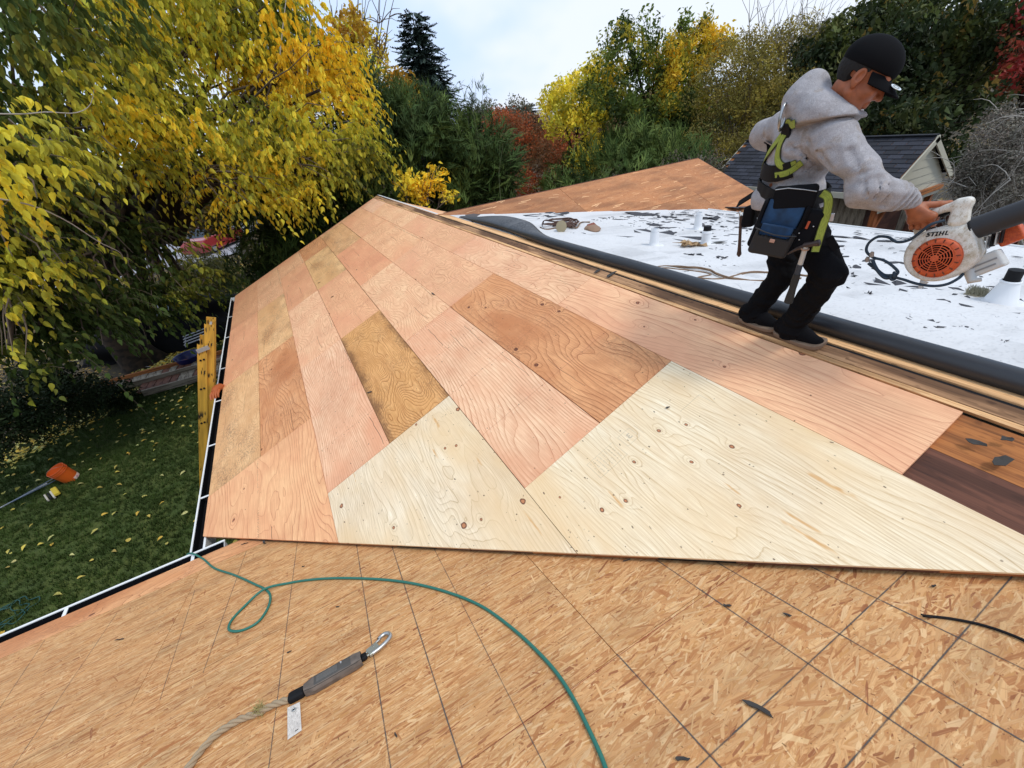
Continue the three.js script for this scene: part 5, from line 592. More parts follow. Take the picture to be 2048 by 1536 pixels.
// street
{ const P = [[-160, 690], [120, 590], [300, 545], [480, 505], [480, 462], [250, 500], [0, 545], [-160, 590]].map(([x, y]) => onGround(x, y)), sh = new THREE.Shape(P.map((p) => new THREE.Vector2(p.x, -p.z))), g = new THREE.ShapeGeometry(sh).rotateX(-Math.PI / 2).translate(0, GY + .006, 0); const [cv] = paint(256, 256, (x, y, o) => { const v = 150 + 40 * (n2(x / 2, y / 2, 5) - .5) + 30 * fbm(x / 30, y / 30, 6, 3); o[0] = v; o[1] = v; o[2] = v * 1.04; }); const t = canvasTex(cv); t.repeat.set(.4, .4); structure('street', g, std([.8, .8, .8], .9, { map: t })); }
function car(name, label, pos, dir, paintC, seed) { const t = thing(name, label, 'car', [pos.x, pos.y, pos.z]), X = dir.clone().setY(0).normalize(), Z = X.clone().cross(V(0, 1, 0)); const put = (g) => { g.applyMatrix4(new THREE.Matrix4().makeBasis(X, V(0, 1, 0), Z).setPosition(pos)); return g; };
  const ext = (pts, w, bev) => { const g = new THREE.ExtrudeGeometry(new THREE.Shape(pts.map((p) => new THREE.Vector2(...p))), { depth: w - 2 * bev, bevelEnabled: true, bevelSize: bev, bevelThickness: bev, bevelSegments: 3, curveSegments: 8 }); g.translate(0, 0, -w / 2 + bev); return g; };
  const pm = new THREE.MeshPhysicalMaterial({ roughness: .35, clearcoat: .8, clearcoatRoughness: .1 }); pm.color.setRGB(...paintC); const glass = std([.02, .025, .03], .08);
  wmesh('body', put(ext([[-2.1, .32], [-2.12, .62], [-2.0, .82], [-.95, .93], [1.55, .95], [2.0, .88], [2.12, .6], [2.08, .3], [1.75, .28], [1.6, .5], [1.1, .5], [.95, .26], [-.95, .26], [-1.1, .5], [-1.6, .5], [-1.72, .3]], 1.7, .09)), pm, t);
  const cab = wmesh('cabin', put(ext([[-1.0, .9], [-.35, 1.36], [.75, 1.4], [1.5, .95]], 1.5, .1)), glass, t); wmesh('roof', put(ext([[-.42, 1.36], [-.3, 1.43], [.7, 1.46], [.86, 1.38]], 1.4, .06)), pm, t); for (const x of [-.02, .72]) for (const s of [-1, 1]) wmesh('pillar', put(obox(V(x + .12, 1.14, s * .735), V(.35, 1, 0), V(-1, .35, 0), .52, .07, .05)), pm, t);
  for (const x of [-1.35, 1.35]) for (const s of [-1, 1]) { const w = wmesh('wheel', put(new THREE.TorusGeometry(.25, .085, 10, 22).translate(x, .32, s * .74)), M.black, t); const h = new THREE.Mesh(put(new THREE.CylinderGeometry(.2, .2, .06, 18).rotateX(Math.PI / 2).translate(x, .32, s * .78)), std([.4, .4, .4], .4, { metalness: .7 })); h.name = 'rim'; w.add(h); h.position.copy(w.position).add(pos).sub(w.position).sub(pos).sub(pos).add(pos); }
  for (const s of [-1, 1]) { wmesh('headlight', put(new RoundedBoxGeometry(.08, .14, .3, 2, .03).translate(-2.1, .7, s * .6)), std([.7, .7, .7], .15), t); wmesh('tail_light', put(new RoundedBoxGeometry(.06, .14, .26, 2, .02).translate(2.08, .75, s * .62)), std([.3, .02, .02], .3), t); } wmesh('bumper', put(new RoundedBoxGeometry(.16, .18, 1.66, 2, .06).translate(-2.12, .42, 0)), std([.55, .55, .55], .5), t); return t; }
{ const c = onGround(436, 497).setY(GY); car('parked_car', 'red car parked on the street beyond the round bush', c, V(-.45, 0, .8), [.30, .016, .02], 1); const e = onGround(470, 478).setY(GY); car('parked_car', 'pale silver car parked behind the red one', e, V(.5, 0, -.8), [.45, .48, .5], 2); }
// wooden bed
{ const g = (x, y) => onGround(x, y), a = g(226, 791), b = g(388, 747), c = g(306, 803), d = g(396, 775), t = thing('raised_bed', 'low wooden garden bed with pale edge boards beside the lawn', 'garden bed', [c.x, GY, c.z]); const E = b.clone().sub(a).normalize(), e0 = a.clone().setY(GY + .16), e1 = b.clone().addScaledVector(E, .9).setY(GY + .16), W = E.clone().cross(V(0, 1, 0)), w = .85;
  wmesh('edge_board', beam(e0, e1, .07, .16), M.greyWood, t); wmesh('edge_board', beam(e0.clone().addScaledVector(W, w).addScaledVector(E, 1), e1.clone().addScaledVector(W, w), .06, .16), M.greyWood, t); wmesh('edge_board', beam(e0.clone().addScaledVector(W, -w * .8).addScaledVector(E, -.4), e1.clone().addScaledVector(W, -w * .8), .06, .14), M.plankBrown, t); const L = e0.distanceTo(e1), r = rng(620); for (let i = 0; i < Math.floor(L / .19); i++) { const p = e0.clone().addScaledVector(E, .1 + i * .19).setY(GY + .12 + .012 * r()); for (const s of [.03, -w * .77]) { if (s > 0 && i < 4) continue; wmesh('slat', beam(p.clone().addScaledVector(W, s + .02), p.clone().addScaledVector(W, s + w * .74), .17, .025), r() < .5 ? M.plankDark : M.greyWood, t); } } }
// heap under black tarp and what lies by it
{ const c = onGround(385, 690), t = thing('tarp_heap', 'black tarpaulin heap in the shade behind the ladder', 'tarp', [c.x, GY, c.z]); const g = new THREE.SphereGeometry(1, 40, 20, 0, 6.2832, 0, Math.PI / 2), p = g.attributes.position; for (let i = 0; i < p.count; i++) { const x = p.getX(i), y = p.getY(i), z = p.getZ(i), k = .75 + .55 * n3(x * 2.2 + 4, y * 2.2, z * 2.2) + .12 * n3(x * 7, y * 7, z * 7); p.setXYZ(i, c.x + x * 2.3 * k - .5, GY + y * 1.25 * k, c.z - 1 + z * 1.3 * k); } g.computeVertexNormals(); wmesh('tarp', g, cloth([.006, .006, .007], .8), t);
  const q = atDist(346, 632, 17.5), s = thing('bent_panel', 'pale blue grey curved sheet leaning on the black heap', 'panel', [q.x, q.y, q.z]); const cg = new THREE.CylinderGeometry(.32, .32, 1.05, 16, 1, true, 0, 2.2); cg.rotateZ(1.1); cg.rotateY(.4); cg.translate(q.x, q.y, q.z); wmesh('sheet', cg, std([.22, .27, .30], .35), s);
  const u = atDist(392, 668, 16), v = thing('folding_chair', 'grey slatted folding chair lying on the black heap', 'chair', [u.x, u.y, u.z]); for (let i = 0; i < 4; i++) wmesh('slat', beam(u.clone().add(V(-.35, .02 - .05 * i, .12 * i)), u.clone().add(V(.35, .10 - .05 * i, .12 * i)), .07, .02), std([.3, .31, .33], .6), v); for (const k of [-.3, .3]) wmesh('frame', beam(u.clone().add(V(k, .03, -.1)), u.clone().add(V(k, -.16, .5)), .03, .03), std([.2, .2, .22], .5), v);
  const bl = onGround(386, 727), bt = thing('blue_tub', 'dark blue plastic tub behind the ladder', 'tub', [bl.x, GY, bl.z]); wmesh('tub', new THREE.LatheGeometry([[0, .02], [.3, .02], [.36, .28], [.39, .29], [.385, .31], [.345, .29], [.29, .04], [0, .04]].map((p) => new THREE.Vector2(...p)), 24).translate(bl.x, GY, bl.z), std([.008, .016, .11], .4), bt); for (const s of [-1, 1]) wmesh('handle', new THREE.TorusGeometry(.07, .012, 6, 14, Math.PI).translate(bl.x + s * .39, GY + .22, bl.z), std([.008, .016, .11], .4), bt);
  const wr = onGround(306, 733), wt = thing('paper_scrap', 'small pale crumpled paper near the foot of the big trunk', 'rubbish', [wr.x, GY, wr.z]); wmesh('paper', scrapGeo(irregular(wr.x, wr.z, .28, .16, .3, 71, 10), (a, b, h) => V(a, GY + .02 + h, b), .003, 72, .09), std([.5, .5, .52], .8), wt); }
// bucket and mop
{ const c = onGround(140, 962).setY(GY + .205), A = V(-.24, .93, .14).normalize(), Q = new THREE.Quaternion().setFromUnitVectors(V(0, 1, 0), A), put = (g) => { g.applyQuaternion(Q); g.translate(c.x, c.y, c.z); return g; }, t = thing('bucket', 'orange plastic bucket tipped over at the edge of the lawn', 'bucket', [c.x, c.y, c.z]), om = std([.62, .105, .015], .45);
  const [bc, bx] = paint(512, 256, (x, y, o) => { o[0] = 205; o[1] = 92 + 8 * n2(x / 9, y / 9, 1); o[2] = 30; }); bx.fillStyle = 'rgba(235,225,220,.9)'; bx.fillRect(60, 70, 120, 130); bx.fillStyle = 'rgba(150,60,110,.8)'; const br = rng(73); for (let i = 0; i < 26; i++) bx.fillRect(64 + br() * 105, 74 + br() * 118, 5 + 14 * br(), 3 + 5 * br());
  wmesh('shell', put(new THREE.LatheGeometry([[0, -.2], [.128, -.2], [.132, -.195], [.15, .155]].map((p) => new THREE.Vector2(...p)), 36)), std([1, .9, .9], .45, { map: canvasTex(bc) }), t); wmesh('inside', put(new THREE.LatheGeometry([[.147, .155], [.128, -.185], [0, -.185]].map((p) => new THREE.Vector2(...p)), 28)), om, t); for (const y of [.085, .12, .158]) wmesh('rib', put(new THREE.TorusGeometry(.153, .006, 6, 36).rotateX(Math.PI / 2).translate(0, y, 0)), om, t); wmesh('bail', put(new THREE.TorusGeometry(.16, .003, 5, 24, 2.9).rotateX(.5).translate(0, .1, 0)), std([.3, .3, .3], .4, { metalness: .8 }), t); }
{ const a = onGround(-40, 1044).setY(GY + .06), b = onGround(100, 972).setY(GY + .08), e = onGround(128, 985).setY(GY + .1), t = thing('squeeze_mop', 'blue grey handled mop with yellow sponge lying by the orange bucket', 'mop', [b.x, b.y, b.z]); const blue = std([.10, .14, .20], .4, { metalness: .4 }); wmesh('handle', limb([a, b], [.014, .014], 8), std([.28, .30, .32], .4, { metalness: .6 }), t); const d = b.clone().sub(a).normalize(), s = d.clone().cross(V(0, 1, 0)); for (const k of [-1, 1]) wmesh('lever', limb([b.clone().addScaledVector(d, -.55).addScaledVector(s, .01 * k), b.clone().addScaledVector(s, .06 * k), b.clone().addScaledVector(d, .12).addScaledVector(s, .06 * k)], [.009, .009, .009], 6), blue, t);
  const hc = onGround(118, 990).setY(GY + .07); wmesh('sponge', obox(hc.clone().add(V(0, .03, 0)), s, V(0, 1, 0), .3, .07, .09, .02), std([.55, .42, .04], .9), t); wmesh('clamp', obox(hc.clone().addScaledVector(d, -.06), s, V(0, 1, 0), .31, .05, .03, .008), std([.55, .52, .46], .5), t); wmesh('clamp', obox(hc.clone().addScaledVector(d, -.105), s, V(0, 1, 0), .29, .04, .03, .008), M.black, t); wmesh('clamp', obox(hc.clone().addScaledVector(d, -.15), s, V(0, 1, 0), .27, .05, .03, .008), std([.5, .46, .4], .5), t); }
// ---- the neighbour's shed ----
{ const xr = 15.25, yr = 1.3, z0 = -6.9, z1 = -2.1, xl = 13.72, yl = .30, xR = 16.7, yR = .34, t = thing('garden_shed', 'small cream shed with blue black shingle roof beyond the white roof', 'shed', [xr, GY, -4.5]);
  const L = V(xr - xl, yr - yl, 0), ll = L.length(), nL = V(-(yr - yl), xr - xl, 0).normalize(), put = (a, b, h) => V(xl + L.x * a / ll + nL.x * h, yl + L.y * a / ll + nL.y * h, b); const r = rng(630); const sm = [0, 1, 2, 3].map((i) => { const [cv] = paint(64, 64, (x, y, o) => { const v = (40 + 16 * r()) * (.8 + .12 * i); o[0] = v; o[1] = v * 1.04; o[2] = v * 1.2; }); return std([.9, .9, .92], .95, { map: canvasTex(cv) }); });
  const rows = 13, n = 16; for (let i = 0; i < rows; i++) for (let k = 0; k < n; k++) { const a = ll * i / rows, w = (z1 - z0) / n, off = (i % 2) * w / 2, b0 = Math.min(z1, z0 + k * w + off + .006), b1 = Math.min(z1, z0 + (k + 1) * w + off - .006); if (b1 - b0 < .02) continue; wmesh('shingle', sheet([[a - .02, b0], [a + ll / rows + .02, b0], [a + ll / rows + .02, b1], [a - .02, b1]], (p, q, h) => put(p, q, h + .016 - .012 * (p - a) / (ll / rows)), .007, (p, q) => [p * 2, q * 2]), sm[Math.floor(r() * 4)], t); }
  const R = V(xR - xr, yR - yr, 0), rl = R.length(), nR = V(yr - yR, xR - xr, 0).normalize(), putR = (a, b, h) => V(xr + R.x * a / rl + nR.x * h, yr + R.y * a / rl + nR.y * h, b); wmesh('rear_roof', sheet([[0, z0], [rl, z0], [rl, z1], [0, z1]], putR, .03, (a, b) => [a * 2, b * 2], -.02), sm[1], t); wmesh('roof_deck', sheet([[0, z0], [ll, z0], [ll, z1 - .01], [0, z1 - .01]], put, .02, (a, b) => [a, b], -.03), M.plankBrown, t); wmesh('ridge_cap', beam(V(xr, yr + .03, z0), V(xr, yr + .03, z1), .16, .02), sm[0], t);
  const cream = std([.50, .47, .37], .7); wmesh('rake_board', beam(put(-.06, z1 + .02, -.07), put(ll + .04, z1 + .02, -.07), .03, .13, nL), cream, t); wmesh('rake_board', beam(putR(-.04, z1 + .02, -.07), putR(rl + .05, z1 + .02, -.07), .03, .13, nR), cream, t); wmesh('rake_board', beam(put(-.06, z0 - .02, -.07), put(ll, z0 - .02, -.07), .03, .12, nL), cream, t); wmesh('eave_board', box(xl - .05, yl - .11, z0, xl - .02, yl + .02, z1), cream, t);
  const gz = -2.2; for (let i = 0; i < 7; i++) { const y0 = -.12 + i * .19, y1 = y0 + .185; const f = (y) => { const q = clamp((yr - .06 - y) / (yr - yl)); return [xr - (xr - xl - .12) * q, xr + (xR - xr - .12) * q]; }; if (y0 > yr - .1) break; const [a, b] = f(y0), [c, d] = f(Math.min(y1, yr - .08)); wmesh('lap_board', sheet([[a, y0], [b, y0], [d, Math.min(y1, yr - .08)], [c, Math.min(y1, yr - .08)]], (p, q, h) => V(p, q, gz + h + .012 * (y1 - q) / .185), .012, (p, q) => [p, q]), cream, t); }
  wmesh('tie_beam', box(xl + .15, -.02, z1 - .08, xR - .1, .10, z1 - .02), M.plankBrown, t);
  const post = boardMat(229, [170, 98, 52], [116, 60, 28], .4); for (const [x, z] of [[14.0, -2.3], [16.5, -2.3], [14.0, -4.2]]) wmesh('post', box(x - .06, GY, z - .06, x + .06, yl - .02, z + .06), post, t); wmesh('brace', beam(V(14.0, -.7, -2.3), V(14.6, .1, -2.3), .08, .08), post, t); wmesh('brace', beam(V(14.0, -.55, -4.2), V(14.0, .1, -4.9), .08, .08), post, t);
  for (let i = 0; i < 24; i++) { const z = -2.6 - i * .175; if (i === 7 || i === 8 || i === 9) continue; wmesh('wall_board', box(14.22, GY, z - .168, 14.25, yl + .1, z), i % 3 ? M.greyWood : boardMat2(), t); } wmesh('inner_wall', box(14.5, GY, z0 + .1, 16.3, .2, -2.7), M.plankDark, t);
  function boardMat2() { return M.greyWood; } }
// dark fence with pale cap at the right
{ const a = atDist(1868, 402, 16.6), b = atDist(2090, 410, 15.2), t = thing('board_fence', 'dark weathered board fence with pale cap rail at the right', 'fence', [a.x, GY, a.z]), d = b.clone().sub(a).setY(0), L = d.length(), E = d.normalize(), y = a.y, n = Math.floor(L / .16); for (let i = 0; i < n; i++) { const p = a.clone().addScaledVector(E, (i + .5) * .16); wmesh('board', obox(V(p.x, (GY + y) / 2, p.z), E, V(0, 1, 0), .152, y - GY, .025), i % 4 ? M.plankDark : M.greyWood, t); } wmesh('cap_rail', beam(V(a.x, y + .02, a.z), V(a.x + E.x * L, y + .02, a.z + E.z * L), .09, .035), M.greyWood, t);
  const c = atDist(1600, 430, 17.6), f = thing('board_fence', 'grey fence boards in the shade behind the shed posts', 'fence', [c.x, GY, c.z]), e = atDist(1868, 430, 17.5), D = e.clone().sub(c).setY(0), L2 = D.length(); D.normalize(); for (let i = 0; i < L2 / .17; i++) { const p = c.clone().addScaledVector(D, (i + .5) * .17); wmesh('board', obox(V(p.x, GY + .8, p.z), D, V(0, 1, 0), .16, 1.6, .025), i % 3 ? M.plankDark : M.greyWood, f); } }

// ================= the worker =================
// smooth fields of tapered limbs, meshed with surface nets
const sq = Math.sqrt;
function cap(a, b, ra, rb) { const ax = a.x, ay = a.y, az = a.z, dx = b.x - ax, dy = b.y - ay, dz = b.z - az, L = dx * dx + dy * dy + dz * dz; return (x, y, z) => { const px = x - ax, py = y - ay, pz = z - az, t = clamp((px * dx + py * dy + pz * dz) / L), qx = px - dx * t, qy = py - dy * t, qz = pz - dz * t; return sq(qx * qx + qy * qy + qz * qz) - (ra + (rb - ra) * t); }; }
function ell(c, X, Y, Z, rx, ry, rz) { return (x, y, z) => { const px = x - c.x, py = y - c.y, pz = z - c.z, a = (px * X.x + py * X.y + pz * X.z) / rx, b = (px * Y.x + py * Y.y + pz * Y.z) / ry, d = (px * Z.x + py * Z.y + pz * Z.z) / rz, k = sq(a * a + b * b + d * d); if (k < 1e-6) return -Math.min(rx, ry, rz); const e = sq(a * a / rx / rx + b * b / ry / ry + d * d / rz / rz); return k * (k - 1) / e; }; }
const smin = (a, b, k) => { const h = Math.max(0, k - Math.abs(a - b)) / k; return Math.min(a, b) - h * h * k * .25; };
const smax = (a, b, k) => -smin(-a, -b, k);
const join = (list, k) => (x, y, z) => { let d = list[0](x, y, z); for (let i = 1; i < list.length; i++) d = smin(d, list[i](x, y, z), k); return d; };
const grad = (f, p, e = .002) => { const d = f(p.x, p.y, p.z); return V(f(p.x + e, p.y, p.z) - d, f(p.x, p.y + e, p.z) - d, f(p.x, p.y, p.z + e) - d).normalize(); };
const snap = (f, p, off = 0) => { const q = p.clone(); for (let i = 0; i < 8; i++) { const d = f(q.x, q.y, q.z) - off; q.addScaledVector(grad(f, q), -d * .8); } return q; };
function nets(f, lo, hi, c) {
  const nx = Math.ceil((hi.x - lo.x) / c) + 1, ny = Math.ceil((hi.y - lo.y) / c) + 1, nz = Math.ceil((hi.z - lo.z) / c) + 1, F = new Float32Array(nx * ny * nz), id = (i, j, k) => (k * ny + j) * nx + i, Bk = 6, rad = Bk * c * .9 + c * 1.5;
  for (let k0 = 0; k0 < nz; k0 += Bk) for (let j0 = 0; j0 < ny; j0 += Bk) for (let i0 = 0; i0 < nx; i0 += Bk) { const m = f(lo.x + (i0 + Bk / 2) * c, lo.y + (j0 + Bk / 2) * c, lo.z + (k0 + Bk / 2) * c), far = Math.abs(m) > rad * 1.4; for (let k = k0; k < Math.min(k0 + Bk, nz); k++) for (let j = j0; j < Math.min(j0 + Bk, ny); j++) for (let i = i0; i < Math.min(i0 + Bk, nx); i++) F[id(i, j, k)] = far ? m : f(lo.x + i * c, lo.y + j * c, lo.z + k * c); }
  const map = new Int32Array(nx * ny * nz).fill(-1), pos = [], nor = [], idx = [];
  for (let k = 0; k < nz - 1; k++) for (let j = 0; j < ny - 1; j++) for (let i = 0; i < nx - 1; i++) { let s = 0, x = 0, y = 0, z = 0, n = 0; const v = []; for (let q = 0; q < 8; q++) { const a = F[id(i + (q & 1), j + (q >> 1 & 1), k + (q >> 2))]; v.push(a); if (a < 0) s |= 1 << q; } if (s === 0 || s === 255) continue;
    for (let q = 0; q < 8; q++) for (const b of [1, 2, 4]) if (!(q & b)) { const w = q | b; if ((v[q] < 0) !== (v[w] < 0)) { const t = v[q] / (v[q] - v[w]); x += (q & 1) + (b === 1 ? t : 0); y += (q >> 1 & 1) + (b === 2 ? t : 0); z += (q >> 2) + (b === 4 ? t : 0); n++; } }
    map[id(i, j, k)] = pos.length / 3; const P = V(lo.x + (i + x / n) * c, lo.y + (j + y / n) * c, lo.z + (k + z / n) * c), g = grad(f, P, c * .6); pos.push(P.x, P.y, P.z); nor.push(g.x, g.y, g.z); }
  const quad = (a, b, d, e, flip) => { if (a < 0 || b < 0 || d < 0 || e < 0) return; flip ? idx.push(a, b, d, a, d, e) : idx.push(a, d, b, a, e, d); };
  for (let k = 1; k < nz - 1; k++) for (let j = 1; j < ny - 1; j++) for (let i = 1; i < nx - 1; i++) { const a = F[id(i, j, k)] < 0; if (i < nx - 1 && a !== F[id(i + 1, j, k)] < 0) quad(map[id(i, j - 1, k - 1)], map[id(i, j, k - 1)], map[id(i, j, k)], map[id(i, j - 1, k)], a); if (a !== F[id(i, j + 1, k)] < 0) quad(map[id(i - 1, j, k - 1)], map[id(i - 1, j, k)], map[id(i, j, k)], map[id(i, j, k - 1)], a); if (a !== F[id(i, j, k + 1)] < 0) quad(map[id(i - 1, j - 1, k)], map[id(i, j - 1, k)], map[id(i, j, k)], map[id(i - 1, j, k)], a); }
  const uv = []; for (let i = 0; i < pos.length; i += 3) { const ax = Math.abs(nor[i]), ay = Math.abs(nor[i + 1]), az = Math.abs(nor[i + 2]); ax > ay && ax > az ? uv.push(pos[i + 2] * 3, pos[i + 1] * 3) : ay > az ? uv.push(pos[i] * 3, pos[i + 2] * 3) : uv.push(pos[i] * 3, pos[i + 1] * 3); }
  return geo(pos, idx, uv, nor);
}
const J = { hipR: V(3.80, 2.225, 1.73), hipL: V(3.94, 2.225, 1.575), kneeR: V(3.76, 1.965, 1.985), kneeL: V(3.90, 1.87, 1.695), ankR: V(3.835, 1.605, 1.835), ankL: V(3.86, 1.605, 1.585), pel: V(3.87, 2.245, 1.645), waist: V(3.865, 2.36, 1.655), chest: V(3.855, 2.50, 1.69), neck: V(3.84, 2.615, 1.765), shR: V(3.745, 2.535, 1.86), shL: V(3.945, 2.575, 1.515), elR: V(3.70, 2.375, 2.07), elL: V(4.035, 2.535, 1.345), wrR: V(3.835, 2.287, 2.175), wrL: V(4.19, 2.41, 1.47), head: V(3.835, 2.745, 1.868) };
const E1 = J.shR.clone().sub(J.shL).normalize(), off = (p, a, b = 0) => p.clone().addScaledVector(E1, a).add(V(0, b, 0));
const person = thing('person', 'worker in grey hoodie, black cap and harness bending beside the ridge', 'person', [3.85, 1.53, 1.8]);
// head frame
const hF = V(.30, -.55, .80).normalize(), hR = hF.clone().cross(V(.12, 1, 0)).normalize(), hU = hR.clone().cross(hF), H = (r, u, f) => J.head.clone().addScaledVector(hR, r).addScaledVector(hU, u).addScaledVector(hF, f);
const hE = (r, u, f, a, b, c) => ell(H(r, u, f), hR, hU, hF, a, b, c), hC = (a, b, ra, rb) => cap(H(...a), H(...b), ra, rb);
const headSdf = (() => { const main = join([hE(0, .03, -.012, .074, .086, .094), hE(0, -.04, .03, .056, .068, .058), hC([-.03, -.098, .052], [.03, -.098, .052], .018, .018), hC([-.052, -.06, .0], [-.03, -.095, .045], .02, .018), hC([.052, -.06, .0], [.03, -.095, .045], .02, .018), hC([-.034, .022, .077], [.034, .022, .077], .013, .013), hE(-.042, -.028, .06, .022, .02, .02), hE(.042, -.028, .06, .022, .02, .02)], .03);
  const nose = join([hC([0, .012, .083], [0, -.028, .106], .009, .012), hE(-.012, -.032, .092, .010, .008, .011), hE(.012, -.032, .092, .010, .008, .011)], .012), lips = join([hC([-.018, -.059, .084], [.018, -.059, .084], .0075, .0075), hC([-.016, -.07, .084], [.016, -.07, .084], .008, .008)], .003);
  const ears = [-1, 1].map((s) => { const o = hE(s * .078, -.008, -.008, .011, .032, .02), i = hE(s * .087, -.004, -.004, .008, .018, .010), lobe = hE(s * .075, -.037, -.002, .008, .010, .009); return (x, y, z) => smin(smax(o(x, y, z), -i(x, y, z), .006), lobe(x, y, z), .01); }), so = [-1, 1].map((s) => hE(s * .032, .002, .09, .017, .011, .014)), eye = [-1, 1].map((s) => hE(s * .032, .0, .072, .0125, .0125, .0125));
  return (x, y, z) => { let d = main(x, y, z); for (const s of so) d = smax(d, -s(x, y, z), .012); d = smin(d, nose(x, y, z), .012); d = smin(d, lips(x, y, z), .006); for (const e of ears) d = smin(d, e(x, y, z), .008); for (const e of eye) d = smin(d, e(x, y, z), .003); return d; }; })();
// hands
const barA = V(0, .32, .947), barO = V(3.887, 2.243, 2.222);
function hand(w, kn, dirs, thumb) { // wrist, knuckles[4], per finger [pip, dip, tip]
  const parts = [cap(w, kn[1].clone().lerp(kn[2], .5), .024, .019), cap(kn[0].clone().lerp(w, .5), kn[0], .014, .012), cap(kn[3].clone().lerp(w, .5), kn[3], .014, .011), cap(kn[0], kn[3], .0125, .0115)], palm = join(parts, .018), fing = kn.map((k, i) => { const [a, b, c] = dirs[i], r = [.0098, .0102, .0098, .0085][i]; return join([cap(k, a, r * 1.12, r), cap(a, b, r, r * .93), cap(b, c, r * .93, r * .8)], .004); }), th = join([cap(thumb[0], thumb[1], .0145, .012), cap(thumb[1], thumb[2], .012, .0105), cap(thumb[2], thumb[3], .0105, .0085)], .006);
  return (x, y, z) => { let d = palm(x, y, z); d = smin(d, th(x, y, z), .010); let e = 1; for (const f of fing) e = Math.min(e, f(x, y, z)); return smin(d, e, .006); }; }
const handR = (() => { const k = [0, 1, 2, 3].map((i) => barO.clone().addScaledVector(barA, .032 - i * .0215).add(V(-.036, -.012 - .002 * i, .004))); const dirs = k.map((p, i) => { const s = [1, 1.06, 1, .85][i]; return [p.clone().add(V(.010, -.034 * s, .004)), p.clone().add(V(.036, -.040 * s, .002)), p.clone().add(V(.052, -.016, 0))]; }); return hand(J.wrR, k, dirs, [J.wrR.clone().lerp(k[0], .4).add(V(.014, .008, 0)), barO.clone().addScaledVector(barA, .035).add(V(.0, .026, 0)), barO.clone().addScaledVector(barA, .058).add(V(.018, .020, 0)), barO.clone().addScaledVector(barA, .072).add(V(.026, .004, 0))]); })();
const handL = (() => { const w = J.wrL, f = V(.75, -.35, .5).normalize(), s = V(.35, -.3, -.75).normalize(), k = [0, 1, 2, 3].map((i) => w.clone().addScaledVector(f, .082 - .004 * i).addScaledVector(s, -.03 + .02 * i)), dirs = k.map((p, i) => { const L = [.9, 1, .93, .75][i]; return [p.clone().addScaledVector(f, .04 * L).add(V(0, -.012, 0)), p.clone().addScaledVector(f, .058 * L).add(V(0, -.032, 0)), p.clone().addScaledVector(f, .06 * L).add(V(0, -.053, 0))]; }); return hand(w, k, dirs, [w.clone().addScaledVector(f, .03).addScaledVector(s, -.025), w.clone().addScaledVector(f, .055).addScaledVector(s, -.052), w.clone().addScaledVector(f, .078).addScaledVector(s, -.058).add(V(0, -.01, 0)), w.clone().addScaledVector(f, .095).addScaledVector(s, -.055).add(V(0, -.02, 0))]); })();
const bodySdf = join([cap(off(J.pel, -.045), off(J.pel, .045), .105, .105), cap(J.pel, J.waist, .105, .10), cap(J.waist, J.chest, .10, .12), cap(off(J.chest, -.05), off(J.chest, .05), .10, .10), cap(J.shL, J.shR, .055, .055), cap(J.neck, H(0, -.05, -.025), .058, .052), cap(J.hipR, J.kneeR, .078, .052), cap(J.kneeR, J.ankR, .05, .036), cap(J.hipL, J.kneeL, .078, .052), cap(J.kneeL, J.ankL, .05, .036), cap(J.shR, J.elR, .048, .038), cap(J.elR, J.wrR, .038, .026), cap(J.shL, J.elL, .048, .038), cap(J.elL, J.wrL, .038, .026)], .03);
